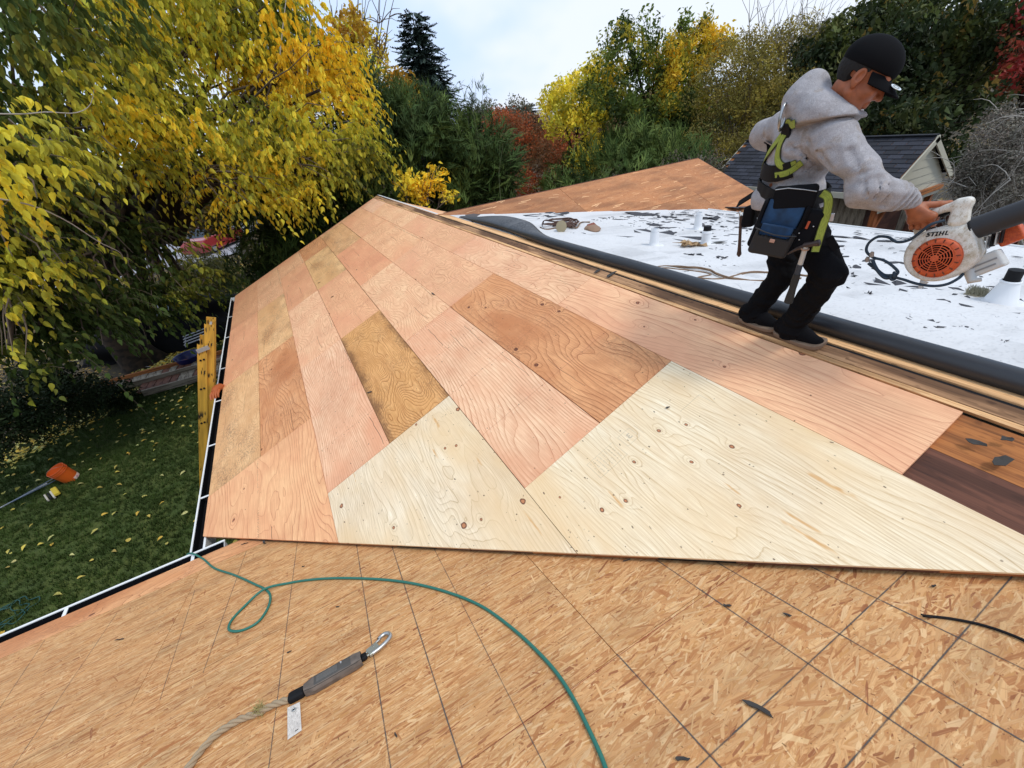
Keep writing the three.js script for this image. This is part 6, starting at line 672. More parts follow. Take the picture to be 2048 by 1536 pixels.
{ const sk = (() => { const [cv] = paint(256, 256, (x, y, o) => { const v = .86 + .3 * fbm(x / 14, y / 14, 701, 4); o[0] = 156 * v; o[1] = 92 * v; o[2] = 58 * v; }); return canvasTex(cv); })(), skin = std([.95, .88, .84], .55, { map: sk });
  const hb = (p, r) => [p.clone().addScalar(-r), p.clone().addScalar(r)], [a, b] = hb(J.head, .17), [c, d] = hb(J.wrR.clone().lerp(barO, .6), .115), [e, g] = hb(J.wrL.clone().add(V(.05, -.02, .03)), .13);
  const inBox = (p, q) => (x, y, z) => Math.max(p.x - x, x - q.x, p.y - y, y - q.y, p.z - z, z - q.z), cut = [inBox(a, b), inBox(c, d), inBox(e, g)], coarse = (x, y, z) => bodySdf(x, y, z);
  const withBody = (f, lim) => (x, y, z) => smin(f(x, y, z), bodySdf(x, y, z), .012);
  wmesh('body', mergeGeometries([nets(coarse, V(3.5, 1.5, 1.2), V(4.4, 2.78, 2.3), .013), nets(withBody(headSdf), a, b, .0042), nets(withBody(handR), c, d, .0034), nets(withBody(handL), e, g, .0045)]), skin, person);
  for (const s of [-1, 1]) wmesh('eye', new THREE.SphereGeometry(.0118, 14, 10).translate(...H(s * .032, 0, .0745).toArray()), std([.06, .04, .03], .2), person);
  // short black hair round the back of the head and a shadow of beard
  const cranium = hE(0, .028, -.016, .0815, .09, .099), r = rng(702); const hair = (x, y, z) => { const p = V(x, y, z).sub(J.head), f = p.dot(hF), u = p.dot(hU), s = Math.abs(p.dot(hR)); return Math.max(cranium(x, y, z) - .002 * n3(x * 160, y * 160, z * 160), Math.max(f - .012 + (u < .02 ? (.02 - u) * .9 : 0), -u - .062 - (f < -.04 ? .02 : 0), (s > .06 && u < .0 && f > -.045 ? .02 : -1))); };
  wmesh('hair', nets(hair, a, b, .0045), std([.010, .008, .007], .9), person);


  // cap
  const capT = cloth([.0065, .0065, .0075], .92), dome = hE(0, .052, -.012, .090, .082, .110), q = wmesh('cap', nets((x, y, z) => { const p = V(x, y, z).sub(J.head), u = p.dot(hU), f = p.dot(hF); return smax(dome(x, y, z) - .003 * n3(x * 14, y * 14, z * 14), .026 - u + f * .10, .006); }, J.head.clone().addScalar(-.2), J.head.clone().addScalar(.24), .005), capT, person);
  const bp = [], bi = [], n = 16, m = 6; for (let j = 0; j <= m; j++) for (let i = 0; i <= n; i++) { const a2 = (i / n - .5) * 2.5, rr = 1 + j / m * .78 * Math.cos(a2 * .62), rx = .086 * Math.sin(a2), fz = .098 * Math.cos(a2); const w = H(rx * (1 + j / m * .08), .036 - .034 * (j / m) - 1.9 * rx * rx, -.012 + fz * rr); bp.push(w.x, w.y, w.z); } const N1 = (m + 1) * (n + 1); for (let i = 0; i < N1; i++) bp.push(bp[i * 3] - hU.x * .004, bp[i * 3 + 1] - hU.y * .004, bp[i * 3 + 2] - hU.z * .004); for (let j = 0; j < m; j++) for (let i = 0; i < n; i++) { const a2 = j * (n + 1) + i, b2 = a2 + n + 1; bi.push(a2, b2, a2 + 1, b2, b2 + 1, a2 + 1, a2 + N1, a2 + 1 + N1, b2 + N1, b2 + N1, a2 + 1 + N1, b2 + 1 + N1); } for (let i = 0; i < n; i++) { const a2 = m * (n + 1) + i; bi.push(a2, a2 + N1, a2 + 1, a2 + 1, a2 + N1, a2 + 1 + N1); }
  const visor = new THREE.Mesh(geo(bp, bi), capT); visor.name = 'visor'; visor.position.set(0, 0, 0); q.add(visor);
  const sc = H(.038, .0215, .126), sg = new THREE.CylinderGeometry(.021, .021, .0016, 24); sg.applyQuaternion(new THREE.Quaternion().setFromUnitVectors(V(0, 1, 0), hU.clone().addScaledVector(hR, .3).normalize())); sg.translate(sc.x, sc.y, sc.z); const stk = new THREE.Mesh(sg, std([.78, .82, .82], .25, { metalness: .3 })); stk.name = 'round_sticker'; q.add(stk); const sg2 = new THREE.TorusGeometry(.012, .0018, 6, 20).applyQuaternion(new THREE.Quaternion().setFromUnitVectors(V(0, 0, 1), hU.clone().addScaledVector(hR, .3).normalize())).translate(sc.x + hU.x * .001, sc.y + hU.y * .001, sc.z + hU.z * .001); const rg = new THREE.Mesh(sg2, std([.35, .38, .38], .4)); rg.name = 'sticker_ring'; q.add(rg); }
// hoodie
const fleece = (() => { const [cv] = paint(512, 512, (x, y, o) => { const v = .9 + .22 * (n2(x / 2.2, y / 2.2, 711) - .5) + .16 * (fbm(x / 40, y / 40, 712, 4) - .5), d = sst(.6, .8, fbm(x / 70, y / 70, 713, 4)); o[0] = 176 * v - 10 * d; o[1] = 172 * v - 14 * d; o[2] = 174 * v - 20 * d; }); return canvasTex(cv); })(), greyM = std([1, 1, 1], .95, { map: fleece, bumpMap: fleece, bumpScale: .0022 });
const hoodSdf = (() => { const a = ell(H(.0, -.055, -.125), hR, V(0, 1, 0).addScaledVector(hF, .35).normalize(), V(0, -.35, 0).add(hF).normalize(), .105, .075, .085); return join([cap(V(3.74, 2.60, 1.865), V(3.735, 2.635, 1.775), .052, .062), cap(V(3.735, 2.635, 1.775), V(3.80, 2.69, 1.675), .066, .07), cap(V(3.79, 2.69, 1.68), V(3.81, 2.745, 1.685), .07, .042), cap(V(3.80, 2.67, 1.675), V(3.93, 2.64, 1.67), .07, .06), cap(V(3.93, 2.63, 1.67), V(3.95, 2.61, 1.78), .058, .05), cap(V(3.75, 2.60, 1.80), V(3.82, 2.60, 1.70), .05, .06), cap(V(3.74, 2.59, 1.87), V(3.85, 2.58, 1.87), .04, .04)], .045); })();
const hoodA = atX(1588, 250, 3.67), hoodB = atX(1704, 226, 3.66), hoodT = hoodB.clone().sub(hoodA).normalize(), hoodW = V(.12, 1, 0).addScaledVector(hoodT, -hoodT.y).normalize();
const hoodieSdf = (() => { const torso = join([cap(off(J.pel, -.08), off(J.pel, .06), .138, .132), cap(off(J.waist, -.05), off(J.waist, .05), .108, .11), cap(off(J.waist, .03, .07), off(J.chest, .045), .118, .122), cap(off(J.waist, -.03, .07), off(J.chest, -.05), .116, .12), cap(J.shL, J.shR, .078, .08), cap(J.chest, J.neck, .12, .095)], .06), armR = join([cap(J.shR, J.elR, .078, .068), cap(J.elR, J.elR.clone().lerp(J.wrR, .62), .068, .056), cap(J.elR.clone().lerp(J.wrR, .6), J.elR.clone().lerp(J.wrR, .93), .056, .043)], .025), armL = join([cap(J.shL, J.elL, .078, .072), cap(J.elL, J.wrL, .07, .048)], .03);
  const slack = cap(J.elR.clone().add(V(0, -.045, -.03)), J.elR.clone().lerp(J.wrR, .45).add(V(0, -.03, 0)), .046, .040);
  const fold = (x, y, z) => { const w = .55 * n3(x * 9, y * 9, z * 9), a = n3(x * 13 + 3 * w, (y + .5 * z) * 21, z * 9 + 2 * w), b = n3(x * 26, (y - .4 * z) * 34, z * 24 + w); const m = sst(.35, .7, n3(x * 7 + 5, y * 7, z * 7)), sw = Math.sin(64 * (x * .35 + y * .95 - z * .55) + 7 * n3(x * 8, y * 8, z * 8)); return -.004 * Math.abs(2 * a - 1) + .003 - .002 * Math.abs(2 * b - 1) - .0042 * m * Math.pow(.5 + .5 * sw, 2.2); };
  const base0 = (x, y, z) => Math.min(torso(x, y, z), armR(x, y, z), armL(x, y, z)), CR = [[[1578, 293], [1598, 299], [1624, 322], [1635, 342]], [[1617, 278], [1642, 304], [1657, 333]], [[1631, 334], [1611, 341]], [[1553, 335], [1577, 355], [1600, 365]], [[1637, 343], [1615, 352]], [[1506, 252], [1527, 274]], [[1700, 300], [1725, 345], [1735, 392]], [[1765, 352], [1752, 395]], [[1782, 368], [1768, 408]], [[1560, 372], [1600, 380]]].map((l) => l.map(([x, y], i) => { let p = atX(x, y, 3.4); for (let k = 0; k < 60; k++) { const q = base0(p.x, p.y, p.z); if (q < .002) break; p.addScaledVector(p.clone().sub(CAM).normalize(), Math.max(.003, q * .8)); if (p.x > 4.3) { p = atX(x, y, 3.7); break; } } return p; })), SEG = []; CR.forEach((l, j) => { for (let i = 0; i + 1 < l.length; i++) SEG.push([cap(l[i], l[i + 1], 0, 0), j === 0 || j === 3 ? .009 : .0065]); });
  const groove = (x, y, z) => { let g = 0; for (const [s, a] of SEG) { const q = s(x, y, z); if (q < .05) { const v = a * (Math.exp(-q * q / .00014) - .6 * Math.exp(-(q - .026) * (q - .026) / .00028)); if (Math.abs(v) > Math.abs(g)) g = v; } } return g; };
  const cuffD = J.wrR.clone().sub(J.elR), cuffL = cuffD.length(); cuffD.normalize();
  return (x, y, z) => { let d = torso(x, y, z); d = smin(d, smin(armR(x, y, z), slack(x, y, z), .04), .035); d = smin(d, armL(x, y, z), .03); const t = ((x - J.elR.x) * cuffD.x + (y - J.elR.y) * cuffD.y + (z - J.elR.z) * cuffD.z) / cuffL; if (t > .5) d -= .006 * Math.sin(t * 46 + 3 * n3(x * 20, y * 20, z * 20)) * sst(.5, .7, t) * (1 - sst(.95, 1, t)); const wy = Math.abs(y - 2.345 - .15 * (z - 1.66)); d += .016 * Math.exp(-wy * wy / .0009); d += fold(x, y, z); const h = smax(hoodSdf(x, y, z) - .011 + .5 * fold(x * .8, y * .8, z * .8), -((x - hoodA.x) * hoodW.x + (y - hoodA.y) * hoodW.y + (z - hoodA.z) * hoodW.z), .012); d = smin(d, h, .004); if (Math.abs(d) < .05) d += groove(x, y, z); return smax(d, 2.215 + .1 * (z - 1.66) - y, .01); };
})();
wmesh('hoodie', nets(hoodieSdf, V(3.52, 2.15, 1.2), V(4.34, 2.84, 2.24), .0078), greyM, person);
// trousers
const legSdf = (() => { const f = join([cap(off(J.pel, -.06, -.02), off(J.pel, .05, -.02), .122, .122), cap(J.hipR, J.kneeR, .098, .070), cap(J.kneeR, J.ankR, .068, .062), cap(J.ankR, J.ankR.clone().add(V(0, -.012, .015)), .068, .07), cap(J.hipL, J.kneeL, .098, .070), cap(J.kneeL, J.ankL, .068, .060), cap(J.ankL, J.ankL.clone().add(V(0, -.012, .015)), .066, .068)], .018); return (x, y, z) => { const a = n3(x * 14, y * 24 + 4 * n3(x * 8, y * 8, z * 8), z * 14); return smax(smax(f(x, y, z) - .013 * Math.abs(2 * a - 1) + .005 - .004 * Math.pow(.5 + .5 * Math.sin(90 * (y + .35 * z) + 8 * n3(x * 9, y * 9, z * 9)), 2), y - 2.29, .01), 1.567 + .3 * (x - 3.85) - y, .008); }; })();
const black = (() => { const [cv] = paint(256, 256, (x, y, o) => { const v = .8 + .4 * n2(x / 1.5, y / 1.5, 3) * n2(x / 30, y / 30, 4); o[0] = 22 * v; o[1] = 22 * v; o[2] = 25 * v; }); const t = canvasTex(cv); return cloth([.8, .8, .8], .9, { map: t, bumpMap: t, bumpScale: .001 }); })();
wmesh('trousers', nets(legSdf, V(3.55, 1.5, 1.38), V(4.15, 2.36, 2.15), .0085), black, person);
// shoes, standing on the slope
function shoe(heel, toe) { const g = thingless(), F = toe.clone().sub(heel).normalize(), Nn = V(-SP * .6, 1, 0).normalize(), S = F.clone().cross(Nn).normalize(), L = toe.distanceTo(heel), at = (f, s, u) => heel.clone().addScaledVector(F, f * L).addScaledVector(S, s).addScaledVector(Nn, u);
  const out = (f) => .030 + .016 * Math.sin(clamp(f) * 2.6 - .1); const sole = (x, y, z) => { const p = V(x, y, z).sub(heel), f = p.dot(F) / L, s = p.dot(S), u = p.dot(Nn), e = Math.max(-f * L + .0, (f - 1) * L), w = Math.abs(s - .006 * Math.sin(f * 3)) - out(f); const d2 = Math.hypot(Math.max(w + .02, 0), Math.max(e + .035, 0)) - .028; return smax(d2, Math.abs(u - .014 - .012 * sst(.75, 1.05, f)) - .0145, .006); };
  const up = join([cap(at(.14, 0, .05), at(.2, 0, .085), .036, .036), cap(at(.2, 0, .055), at(.6, .002, .05), .038, .036), cap(at(.6, .002, .045), at(.86, .004, .034), .038, .03)], .03), upper = (x, y, z) => { const u = V(x, y, z).sub(heel).dot(Nn); return smax(up(x, y, z), .02 - u, .006); };
  const lo = heel.clone().min(toe).addScalar(-.09), hi = heel.clone().max(toe).addScalar(.16); const m = wmesh('shoe', nets(upper, lo, hi, .0055), black, person), so = new THREE.Mesh(nets(sole, lo, hi, .005), std([.20, .135, .09], .8)); so.name = 'sole'; m.add(so); const g2 = []; for (let i = 0; i < 4; i++) g2.push(limb([at(.45 + .07 * i, -.024, .082 - .006 * i), at(.46 + .07 * i, 0, .092 - .008 * i), at(.45 + .07 * i, .024, .082 - .006 * i)], [.0035, .0035, .0035], 5)); const lc = new THREE.Mesh(mergeGeometries(g2), std([.02, .02, .022], .9)); lc.name = 'lace'; m.add(lc); function thingless() { return null; } }
shoe(V(3.845, 1.545, 1.745), V(3.845, 1.538, 2.03)); shoe(V(3.855, 1.55, 1.51), V(3.865, 1.545, 1.775));
// harness
{ const all = (x, y, z) => Math.min(hoodieSdf(x, y, z), legSdf(x, y, z)), hoodless = all, lime = (() => { const [cv] = paint(64, 256, (x, y, o) => { const e = Math.abs(x - 32) / 32, v = (.82 + .3 * n2(x / 2, y / 2, 5)) * (e > .8 ? .6 : 1); o[0] = 150 * v; o[1] = 162 * v; o[2] = 66 * v; }); return canvasTex(cv); })(), limeM = std([1, 1, 1], .85, { map: lime });
  const strap = (pp, m, w, name = 'harness_strap', par = person) => { const c = new THREE.CatmullRomCurve3(pp.map((p) => snap(all, p, .006))), P0 = c.getSpacedPoints(28).map((p) => snap(all, p, .006)), P = P0.map((p, i) => i < 2 || i > 26 ? p : P0[i - 2].clone().add(P0[i - 1]).add(p).add(P0[i + 1]).add(P0[i + 2]).multiplyScalar(.2)), Ng = P.map((p) => grad(all, p, .05)); return wmesh(name, ribbon(P, Ng.map((v, i) => Ng[Math.max(0, i - 2)].clone().add(v).add(Ng[Math.min(28, i + 2)]).normalize()), w, .004), m, par); };
  const D = atX(1562, 262, 3.70), k1 = atX(1545, 300, 3.76), k2 = atX(1527, 320, 3.80), w1 = atX(1535, 322, 3.66), w2 = atX(1546, 340, 3.64), w3 = atX(1568, 352, 3.62), u1 = atX(1582, 250, 3.68);
  strap([D, k1, k2, atX(1520, 335, 3.86)], limeM, .034); strap([D, atX(1550, 295, 3.70), w1, w2, w3], limeM, .034); strap([D, atX(1572, 248, 3.70), u1, atX(1592, 246, 3.66)], limeM, .036);
  strap([atX(1519, 312, 3.90), atX(1521, 336, 3.80), atX(1540, 350, 3.70), atX(1566, 354, 3.64)], M.black, .075, 'back_strap'); strap([atX(1544, 353, 3.70), atX(1562, 357, 3.66), atX(1580, 362, 3.63)], limeM, .03);
  const dp = snap(all, D, .012), n = grad(all, dp, .02), sd = E1.clone(); wmesh('back_pad', obox(dp, n.clone().cross(V(0, 1, 0)), n, .055, .012, .06, .004), M.black, person); const dg = new THREE.TorusGeometry(.040, .0062, 8, 28); dg.scale(.8, 1.25, 1); dg.applyMatrix4(new THREE.Matrix4().makeBasis(E1.clone().multiplyScalar(.5).addScaledVector(n, .6).normalize(), V(0, 1, 0), E1.clone().multiplyScalar(.5).addScaledVector(n, .6).normalize().cross(V(0, 1, 0)).normalize())); dg.translate(dp.x + n.x * .03, dp.y + .056, dp.z + n.z * .03); wmesh('d_ring', dg, std([.4, .41, .42], .3, { metalness: .9 }), person);
  // tool belt round the hips
  const ring = [], N = 40; for (let i = 0; i <= N; i++) { const a = i / N * 6.283, p = off(J.pel, 0, .062).clone().addScaledVector(E1, Math.cos(a) * .3).addScaledVector(E1.clone().cross(V(0, 1, 0)).normalize(), Math.sin(a) * .3); let q = p.clone(); const c0 = off(J.pel, 0, .062); let lo = 0, hi = 1; for (let k = 0; k < 14; k++) { const m = (lo + hi) / 2, w = c0.clone().lerp(p, m); if (all(w.x, w.y, w.z) < .008) lo = m; else hi = m; } q = c0.clone().lerp(p, hi); ring.push(q); }
  const belt = wmesh('tool_belt', ribbon(ring, ring.map((p) => p.clone().sub(off(J.pel, 0, .062)).setY(0).normalize()), .062, .006), M.black, person);
  const sub = (name, g, m) => { const o = new THREE.Mesh(g, m); o.name = name; o.castShadow = o.receiveShadow = true; o.position.copy(belt.position.clone().add(person.position).negate()); belt.add(o); return o; };
  // pouch on the right hip, seen from behind: P(a, b, c) runs right, up and outward
  const out = V(-.86, .0, .52).normalize(), rt = V(.52, .0, .86).normalize(), uu = V(.02, 1, -.05).normalize(), c0 = atX(1590, 388, 3.655), P = (a, b, c) => c0.clone().addScaledVector(rt, a).addScaledVector(uu, b).addScaledVector(out, c);
  const bagT = cloth([.008, .008, .0095], .85), blueT = (() => { const [cv] = paint(128, 128, (x, y, o) => { const v = .6 + .6 * fbm(x / 12, y / 12, 5, 3); o[0] = 24 * v; o[1] = 62 * v; o[2] = 98 * v; }); return std([1, 1, 1], .8, { map: canvasTex(cv) }); })(), soft = (f, lo, hi, c = .006) => nets(f, lo, hi, c);
  const rb = (A, X, Y, Z, sx, sy, sz, r) => (x, y, z) => { const p = V(x, y, z).sub(A), a = Math.abs(p.dot(X)) - sx + r, b = Math.abs(p.dot(Y)) - sy + r, d = Math.abs(p.dot(Z)) - sz + r; return Math.hypot(Math.max(a, 0), Math.max(b, 0), Math.max(d, 0)) + Math.min(Math.max(a, b, d), 0) - r + .004 * n3(x * 22, y * 22, z * 22); };
  const bx = (A, r) => [A.clone().addScalar(-r), A.clone().addScalar(r)];
  { const A = P(0, -.01, .02); sub('pouch_top', soft(rb(A, rt, uu, out, .088, .052, .036, .018), ...bx(A, .14)), bagT); sub('pouch_zip', limb([P(-.08, .03, .056), P(-.03, .036, .060), P(.03, .028, .060), P(.08, .018, .055)], [.0022, .0022, .0022, .0022], 5), std([.4, .42, .44], .4, { metalness: .6 })); }
  { const tilt = uu.clone().addScaledVector(rt, .22).normalize(), rr = rt.clone().addScaledVector(uu, -.22).normalize(), A = P(-.045, -.135, .022), B = P(-.055, -.175, .062);
    const shell = rb(A, rr, tilt, out, .10, .115, .042, .022), hole = rb(A.clone().addScaledVector(tilt, .075).addScaledVector(out, .034), rr, tilt, out, .082, .075, .030, .014); sub('pouch_bag', soft((x, y, z) => smax(shell(x, y, z), -hole(x, y, z), .01), ...bx(A, .19)), bagT); sub('pouch_lining', soft(rb(A.clone().addScaledVector(tilt, .055).addScaledVector(out, .018), rr, tilt, out, .080, .062, .010, .008), ...bx(A, .16)), blueT);
    const pk = rb(B.clone().addScaledVector(tilt, -.03), rr, tilt, out, .086, .062, .028, .02), ph = rb(B.clone().addScaledVector(tilt, .024).addScaledVector(out, .012), rr, tilt, out, .072, .03, .014, .01); sub('pouch_pocket', soft((x, y, z) => smax(pk(x, y, z), -ph(x, y, z), .008), ...bx(B, .16)), std([.016, .013, .012], .8)); sub('pocket_lining', soft(rb(B.clone().addScaledVector(tilt, .026).addScaledVector(out, .002), rr, tilt, out, .07, .030, .008, .006), ...bx(B, .13)), blueT);
    sub('pocket_piping', limb([-.09, -.045, 0, .045, .088].map((k) => B.clone().addScaledVector(rr, k).addScaledVector(tilt, .034 - .02 * Math.cos(k * 14)).addScaledVector(out, .024)), [.003, .003, .003, .003, .003], 6), std([.03, .03, .032], .7)); sub('tan_patch', obox(B.clone().addScaledVector(tilt, -.012).addScaledVector(rr, .0).addScaledVector(out, .03), rr, out, .022, .004, .016, .002), std([.45, .25, .18], .8)); sub('side_pouch', soft(rb(P(.075, -.16, .012), rr, tilt, out, .04, .10, .034, .02), ...bx(P(.075, -.16, .012), .14)), bagT); sub('red_tab', obox(P(.072, -.125, .05), tilt, out, .035, .004, .011, .002), std([.45, .07, .02], .7));
    for (const [a, b] of [[.045, -.16], [.05, -.19], [.095, -.13]]) sub('rivet', new THREE.SphereGeometry(.0035, 8, 6).translate(...P(a, b, .054).toArray()), std([.6, .6, .58], .3, { metalness: .8 })); }
  sub('left_pouch', soft(rb(atX(1500, 432, 3.90), V(.25, 0, 1).normalize(), V(0, 1, -.1).normalize(), V(-1, 0, .25).normalize(), .035, .06, .04, .02), ...bx(atX(1500, 432, 3.90), .12)), bagT); sub('belt_end', beam(atX(1512, 385, 3.92), atX(1476, 408, 3.95), .045, .006, V(-.6, .7, 0)), bagT);
  // lime webbing end hanging at the right
  const wb = [P(.10, .005, .02), P(.125, -.01, .03), P(.135, -.07, .035), P(.128, -.16, .04), P(.122, -.245, .045)], wc = new THREE.CatmullRomCurve3(wb).getSpacedPoints(20); sub('webbing_end', ribbon(wc, wc.map((_, i) => out.clone().addScaledVector(rt, .25)), .036, .004), limeM); sub('buckle', obox(P(.155, -.10, .015), uu, out, .036, .008, .024, .004), std([.5, .5, .52], .35, { metalness: .8 })); sub('strap_tail', beam(P(.165, -.19, .0), P(.205, -.245, .0), .032, .005, out), bagT); }
// hammer in the loop of the belt
{ const top = atX(1612, 492, 3.60), bot = atX(1577, 603, 3.63), d = bot.clone().sub(top).normalize(), s = atX(1640, 487, 3.60).sub(atX(1572, 500, 3.60)).normalize(), t = thing('hammer', 'claw hammer with rubber grip hanging head up from the tool belt', 'hammer', [top.x, top.y, top.z]), st = std([.075, .055, .05], .5, { metalness: .7 });
  wmesh('handle', limb([top.clone().addScaledVector(d, -.01), top.clone().addScaledVector(d, .12)], [.0105, .0115], 10), std([.50, .50, .48], .45, { metalness: .4 }), t); wmesh('shaft', limb([top.clone().addScaledVector(d, .09), top.clone().addScaledVector(d, .15)], [.0125, .0125], 10), std([.02, .03, .045], .5), t); wmesh('grip', limb([.14, .17, .22, .27, .295].map((k) => top.clone().addScaledVector(d, k)), [.0145, .0165, .0155, .019, .0195], 12), std([.018, .018, .017], .75), t);
  wmesh('head', limb([.055, .045, .03, .01, -.008].map((k) => top.clone().addScaledVector(s, k).addScaledVector(d, -.004)), [.0145, .015, .011, .0125, .012], 12), st, t); for (const k of [-1, 1]) wmesh('claw', limb([top.clone().addScaledVector(s, -.005), top.clone().addScaledVector(s, -.04).addScaledVector(d, .006), top.clone().addScaledVector(s, -.075).addScaledVector(d, .022).addScaledVector(s.clone().cross(d), .009 * k)], [.0105, .008, .003], 8), st, t); wmesh('collar', new THREE.TorusGeometry(.0135, .004, 6, 16).applyQuaternion(new THREE.Quaternion().setFromUnitVectors(V(0, 0, 1), d)).translate(...top.clone().addScaledVector(d, .014).toArray()), std([.35, .2, .12], .5), t); }
{ const a = atX(1482, 432, 3.92), b = atX(1478, 512, 3.92), t = thing('pry_bar', 'rusty brown pry bar hanging behind the worker', 'pry bar', [a.x, a.y, a.z]), m = std([.085, .045, .03], .7, { metalness: .3 }), d = b.clone().sub(a); wmesh('shank', limb([0, .25, .5, .75, .92].map((k) => a.clone().addScaledVector(d, k)), [.009, .0085, .0085, .0095, .012], 8), m, t); wmesh('tip', limb([a.clone().addScaledVector(d, .9), a.clone().addScaledVector(d, .96), a.clone().addScaledVector(d, 1.02)], [.013, .014, .004], 8), m, t); wmesh('hook', limb([a.clone(), a.clone().add(V(0, .02, -.012)), a.clone().add(V(0, .012, -.03))], [.009, .008, .004], 8), std([.5, .5, .5], .35, { metalness: .8 }), t); }

// ================= the leaf blower =================
{ const F = V(.06, .235, .97).normalize(), Nn = (() => { const n = V(-.93, .16, .12); return n.addScaledVector(F, -n.dot(F)).normalize(); })(), U = Nn.clone().cross(F).multiplyScalar(-1), up = U.y > 0 ? U : U.negate();
  const G0 = atX(1873, 516, 3.825), Q = (f, u, n) => G0.clone().addScaledVector(F, f).addScaledVector(up, u).addScaledVector(Nn, n), t = thing('leaf_blower', 'white and orange handheld leaf blower with black tube in the worker\'s hand', 'leaf blower', [G0.x, G0.y, G0.z]);
  const dirty = (() => { const [cv] = paint(512, 512, (x, y, o) => { const d = sst(.5, .75, fbm(x / 60, y / 60, 801, 5)) * .6 + (n2(x / 2.5, y / 2.5, 802) > .74 ? .3 : 0) + .35 * sst(.62, .75, n2(x / 9, y / 16, 807)) * sst(.4, .6, n2(x / 40, y / 40, 808)); o[0] = 226 - 60 * d; o[1] = 222 - 74 * d; o[2] = 212 - 92 * d; }); return std([.93, .93, .93], .5, { map: canvasTex(cv) }); })(), orange = (() => { const [cv] = paint(256, 256, (x, y, o) => { const d = fbm(x / 22, y / 22, 805, 4), k = n2(x / 3, y / 3, 806) > .84 ? .7 : 1; o[0] = (222 - 50 * d) * k; o[1] = (104 - 42 * d) * k; o[2] = (44 - 14 * d) * k; }); return std([1, 1, 1], .55, { map: canvasTex(cv) }); })(), grey = std([.55, .55, .53], .5);
  const disc = (f0, u0, n0, r, h, e) => { const c = Q(f0, u0, n0); return (x, y, z) => { const p = V(x, y, z).sub(c), n = p.dot(Nn), q = Math.hypot(p.dot(F), p.dot(up)); const a = q - r + e, b = Math.abs(n) - h + e; return Math.hypot(Math.max(a, 0), Math.max(b, 0)) + Math.min(Math.max(a, b), 0) - e; }; };
  const volute = join([disc(-.004, .012, -.05, .108, .047, .016), disc(.02, .020, -.05, .1, .044, .016)], .008), outlet = cap(Q(.02, .082, -.05), Q(.085, .105, -.05), .036, .041), eng = join([disc(.01, .0, -.13, .082, .05, .02), cap(Q(-.06, .04, -.12), Q(.05, .07, -.12), .045, .04)], .03);
  const inner = cap(Q(.07, .10, -.05), Q(.2, .145, -.05), .034, .034), house2 = (x, y, z) => { let d = smin(volute(x, y, z), outlet(x, y, z), .025); d = smin(d, eng(x, y, z), .02); const p = V(x, y, z).sub(Q(.085, .105, -.05)), end = p.dot(F) * .93 + p.dot(up) * .36; return smax(smax(d, end, .003), -inner(x, y, z), .003); };
  const c = Q(.01, .02, -.07); wmesh('housing', nets(house2, c.clone().addScalar(-.2), c.clone().addScalar(.2), .0046), dirty, t);
  // orange fan cover with ring slots over a dark bowl
  const put = (g, f = 0, u = 0, n = 0) => { g.applyMatrix4(new THREE.Matrix4().makeBasis(F, up, F.clone().cross(up)).setPosition(Q(f, u, n))); return g; }, sgn = F.clone().cross(up).dot(Nn) > 0 ? 1 : -1;
  wmesh('fan_bowl', put(new THREE.CircleGeometry(.072, 40), 0, 0, .0008), M.black, t); const lat = new THREE.LatheGeometry([[.054, .012], [.056, .0165], [.066, .0145], [.075, .008], [.079, -.004]].map((p) => new THREE.Vector2(...p)), 48); lat.rotateX(Math.PI / 2 * sgn); const gr = wmesh('fan_cover', put(lat), orange, t);
  const gg = []; for (const r of [.012, .0205, .029, .0375, .046, .0545]) { const g = new THREE.TorusGeometry(r, .0019, 6, 48); g.scale(1, 1, 1.6); g.translate(0, 0, sgn * (.022 - r * .12)); gg.push(g); } for (let i = 0; i < 10; i++) { const a = i / 10 * 6.283, g = new THREE.BoxGeometry(.044, .0028, .004); g.rotateY(sgn * .12); g.translate(.034, 0, sgn * .0185); g.rotateZ(a); gg.push(g); } const hub = new THREE.CylinderGeometry(.0115, .0125, .006, 20).rotateX(Math.PI / 2).translate(0, 0, sgn * .0215); gg.push(hub); wmesh('fan_grille', put(mergeGeometries(gg.map((g) => g.index ? g.toNonIndexed() : g))), orange, t);
  const slots = []; for (let i = 0; i < 16; i++) { const a = i / 16 * 6.283 + .1, g = new THREE.BoxGeometry(.004, .016, .004); g.translate(0, .066, sgn * .0135); g.rotateZ(a); slots.push(g); } wmesh('cover_slots', put(mergeGeometries(slots)), std([.13, .035, .015], .8), t);
  // black tube
  wmesh('blower_tube', limb([Q(.073, .099, -.05), Q(.11, .112, -.05), Q(.2, .146, -.05), Q(.45, .235, -.05), Q(.75, .335, -.05)], [.0425, .0425, .041, .038, .034], 28), (() => { const m = std([.022, .023, .027], .6); return m; })(), t); wmesh('tube_collar', new THREE.TorusGeometry(.0425, .004, 8, 32).applyQuaternion(new THREE.Quaternion().setFromUnitVectors(V(0, 0, 1), F.clone().addScaledVector(up, .36).normalize())).translate(...Q(.08, .101, -.05).toArray()), M.black, t);
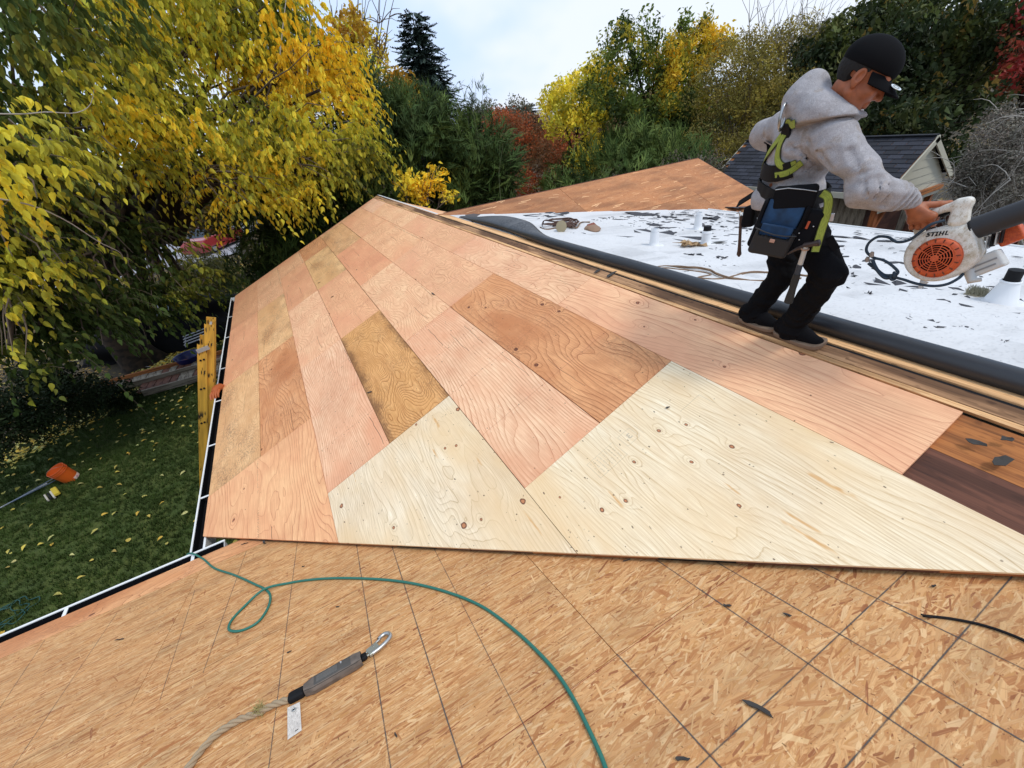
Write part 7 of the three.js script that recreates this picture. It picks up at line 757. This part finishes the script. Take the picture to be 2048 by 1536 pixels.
  // handle loop: bar through the fist, front post and rear root
  const bar = (k) => barO.clone().addScaledVector(barA, k), tipF = atX(1936, 404, 3.88), pB = atX(1918, 442, 3.87), hS = join([cap(bar(-.045), bar(.03), .0125, .0145), cap(bar(.03), tipF, .0145, .019), cap(tipF.clone().addScaledVector(F, -.022), pB.clone().addScaledVector(F, -.008), .017, .024), cap(tipF, pB.clone().addScaledVector(F, .012), .013, .02), cap(bar(-.045), Q(-.075, .06, -.09), .0125, .022)], .014); wmesh('handle', nets(hS, V(3.76, 2.08, 2.1), V(4.02, 2.4, 2.46), .0042), dirty, t); wmesh('trigger', limb([bar(.035).add(V(0, -.016, 0)), bar(.055).add(V(0, -.022, 0)), bar(.075).add(V(0, -.014, 0))], [.006, .007, .005], 8), M.black, t);
  // feet, muffler, small parts
  wmesh('foot', limb([Q(-.035, -.095, -.03), Q(-.045, -.125, -.02)], [.016, .006], 8), grey, t); const fc = Q(.125, -.035, -.09), fx = F.clone().addScaledVector(up, .55).normalize(); wmesh('air_cover', obox(fc, fx, Nn, .095, .06, .07, .01), grey, t); for (const k of [-.018, .004]) wmesh('cover_groove', obox(fc.clone().addScaledVector(Nn, .031).addScaledVector(up, k), fx, Nn, .07, .004, .006), std([.25, .25, .25], .7), t); wmesh('cover_foot', limb([Q(.085, -.06, -.07), Q(.1, -.1, -.06), Q(.125, -.095, -.06)], [.02, .016, .008], 8), grey, t);
  wmesh('muffler_cover', obox(Q(.165, .062, -.13), F.clone().addScaledVector(up, .5), Nn, .07, .05, .06, .008), orange, t); for (let i = 0; i < 4; i++) wmesh('cooling_fin', obox(Q(.115 + .012 * i, .045 + .006 * i, -.10), up, Nn, .05, .05, .004), i % 2 ? M.black : grey, t); wmesh('warning_label', obox(Q(.092, .012, -.012), F, Nn, .024, .002, .024), std([.7, .66, .4], .6), t);
  const font = await new FontLoader().loadAsync('fonts/droid/droid_sans_bold.typeface.json'); const tg = new TextGeometry('STIHL', { font, size: .0165, depth: .005, curveSegments: 4 }); tg.computeBoundingBox(); tg.applyMatrix4(new THREE.Matrix4().makeShear(0, 0, .22, 0, 0, 0)); tg.translate(-.03, 0, 0); const X = F.clone().addScaledVector(up, .02).normalize(), Zt = Nn.clone(), Yt = Zt.clone().cross(X); tg.scale(1.12, 1, 1); tg.applyMatrix4(new THREE.Matrix4().makeBasis(X, Yt, Zt).setPosition(Q(-.012, .087, -.0045))); wmesh('maker_lettering', tg, M.black, t); console.log('blower', Nn.toArray().map((v) => v.toFixed(2)).join(), Yt.y.toFixed(2));
  // dark blue cord knotted to it
  const K = (px, py, x) => atX(px, py, x), P = [K(1888, 441, 3.83), K(1862, 449, 3.80), K(1840, 465, 3.79), K(1818, 480, 3.79), K(1795, 484, 3.79), K(1775, 474, 3.80), K(1755, 474, 3.80), K(1737, 487, 3.80), K(1733, 502, 3.80), K(1745, 514, 3.80), K(1768, 521, 3.80), K(1785, 532, 3.80), K(1796, 545, 3.80), K(1790, 553, 3.80), K(1810, 560, 3.80), K(1836, 568, 3.79), K(1870, 572, 3.79), K(1895, 568, 3.80), K(1915, 558, 3.82), K(1926, 548, 3.86)];
  const cm = std([.018, .035, .055], .8), cord = thing('cord', 'dark blue cord looped and knotted below the leaf blower', 'cord', [P[4].x, P[4].y, P[4].z]); wmesh('strand', tube(P, .0058, 8, 180), cm, cord); wmesh('tail', tube([K(1790, 553, 3.80), K(1772, 556, 3.79), K(1760, 547, 3.79), K(1750, 532, 3.79), K(1745, 520, 3.79)], .0072, 8, 40), cm, cord); wmesh('tail', tube([K(1788, 551, 3.79), K(1768, 550, 3.80), K(1752, 538, 3.80), K(1737, 526, 3.80)], .0072, 8, 40), cm, cord); wmesh('knot', new THREE.TorusKnotGeometry(.011, .0058, 48, 8, 2, 3).translate(...K(1788, 552, 3.795).toArray()), cm, cord); for (const q of [K(1744, 514, 3.79), K(1735, 524, 3.80)]) wmesh('frayed_end', limb([q, q.clone().add(V(0, .012, -.005)), q.clone().add(V(0, .022, -.004))], [.007, .009, .006], 7), std([.3, .24, .2], .9), cord); }

renderer.render(scene, camera);
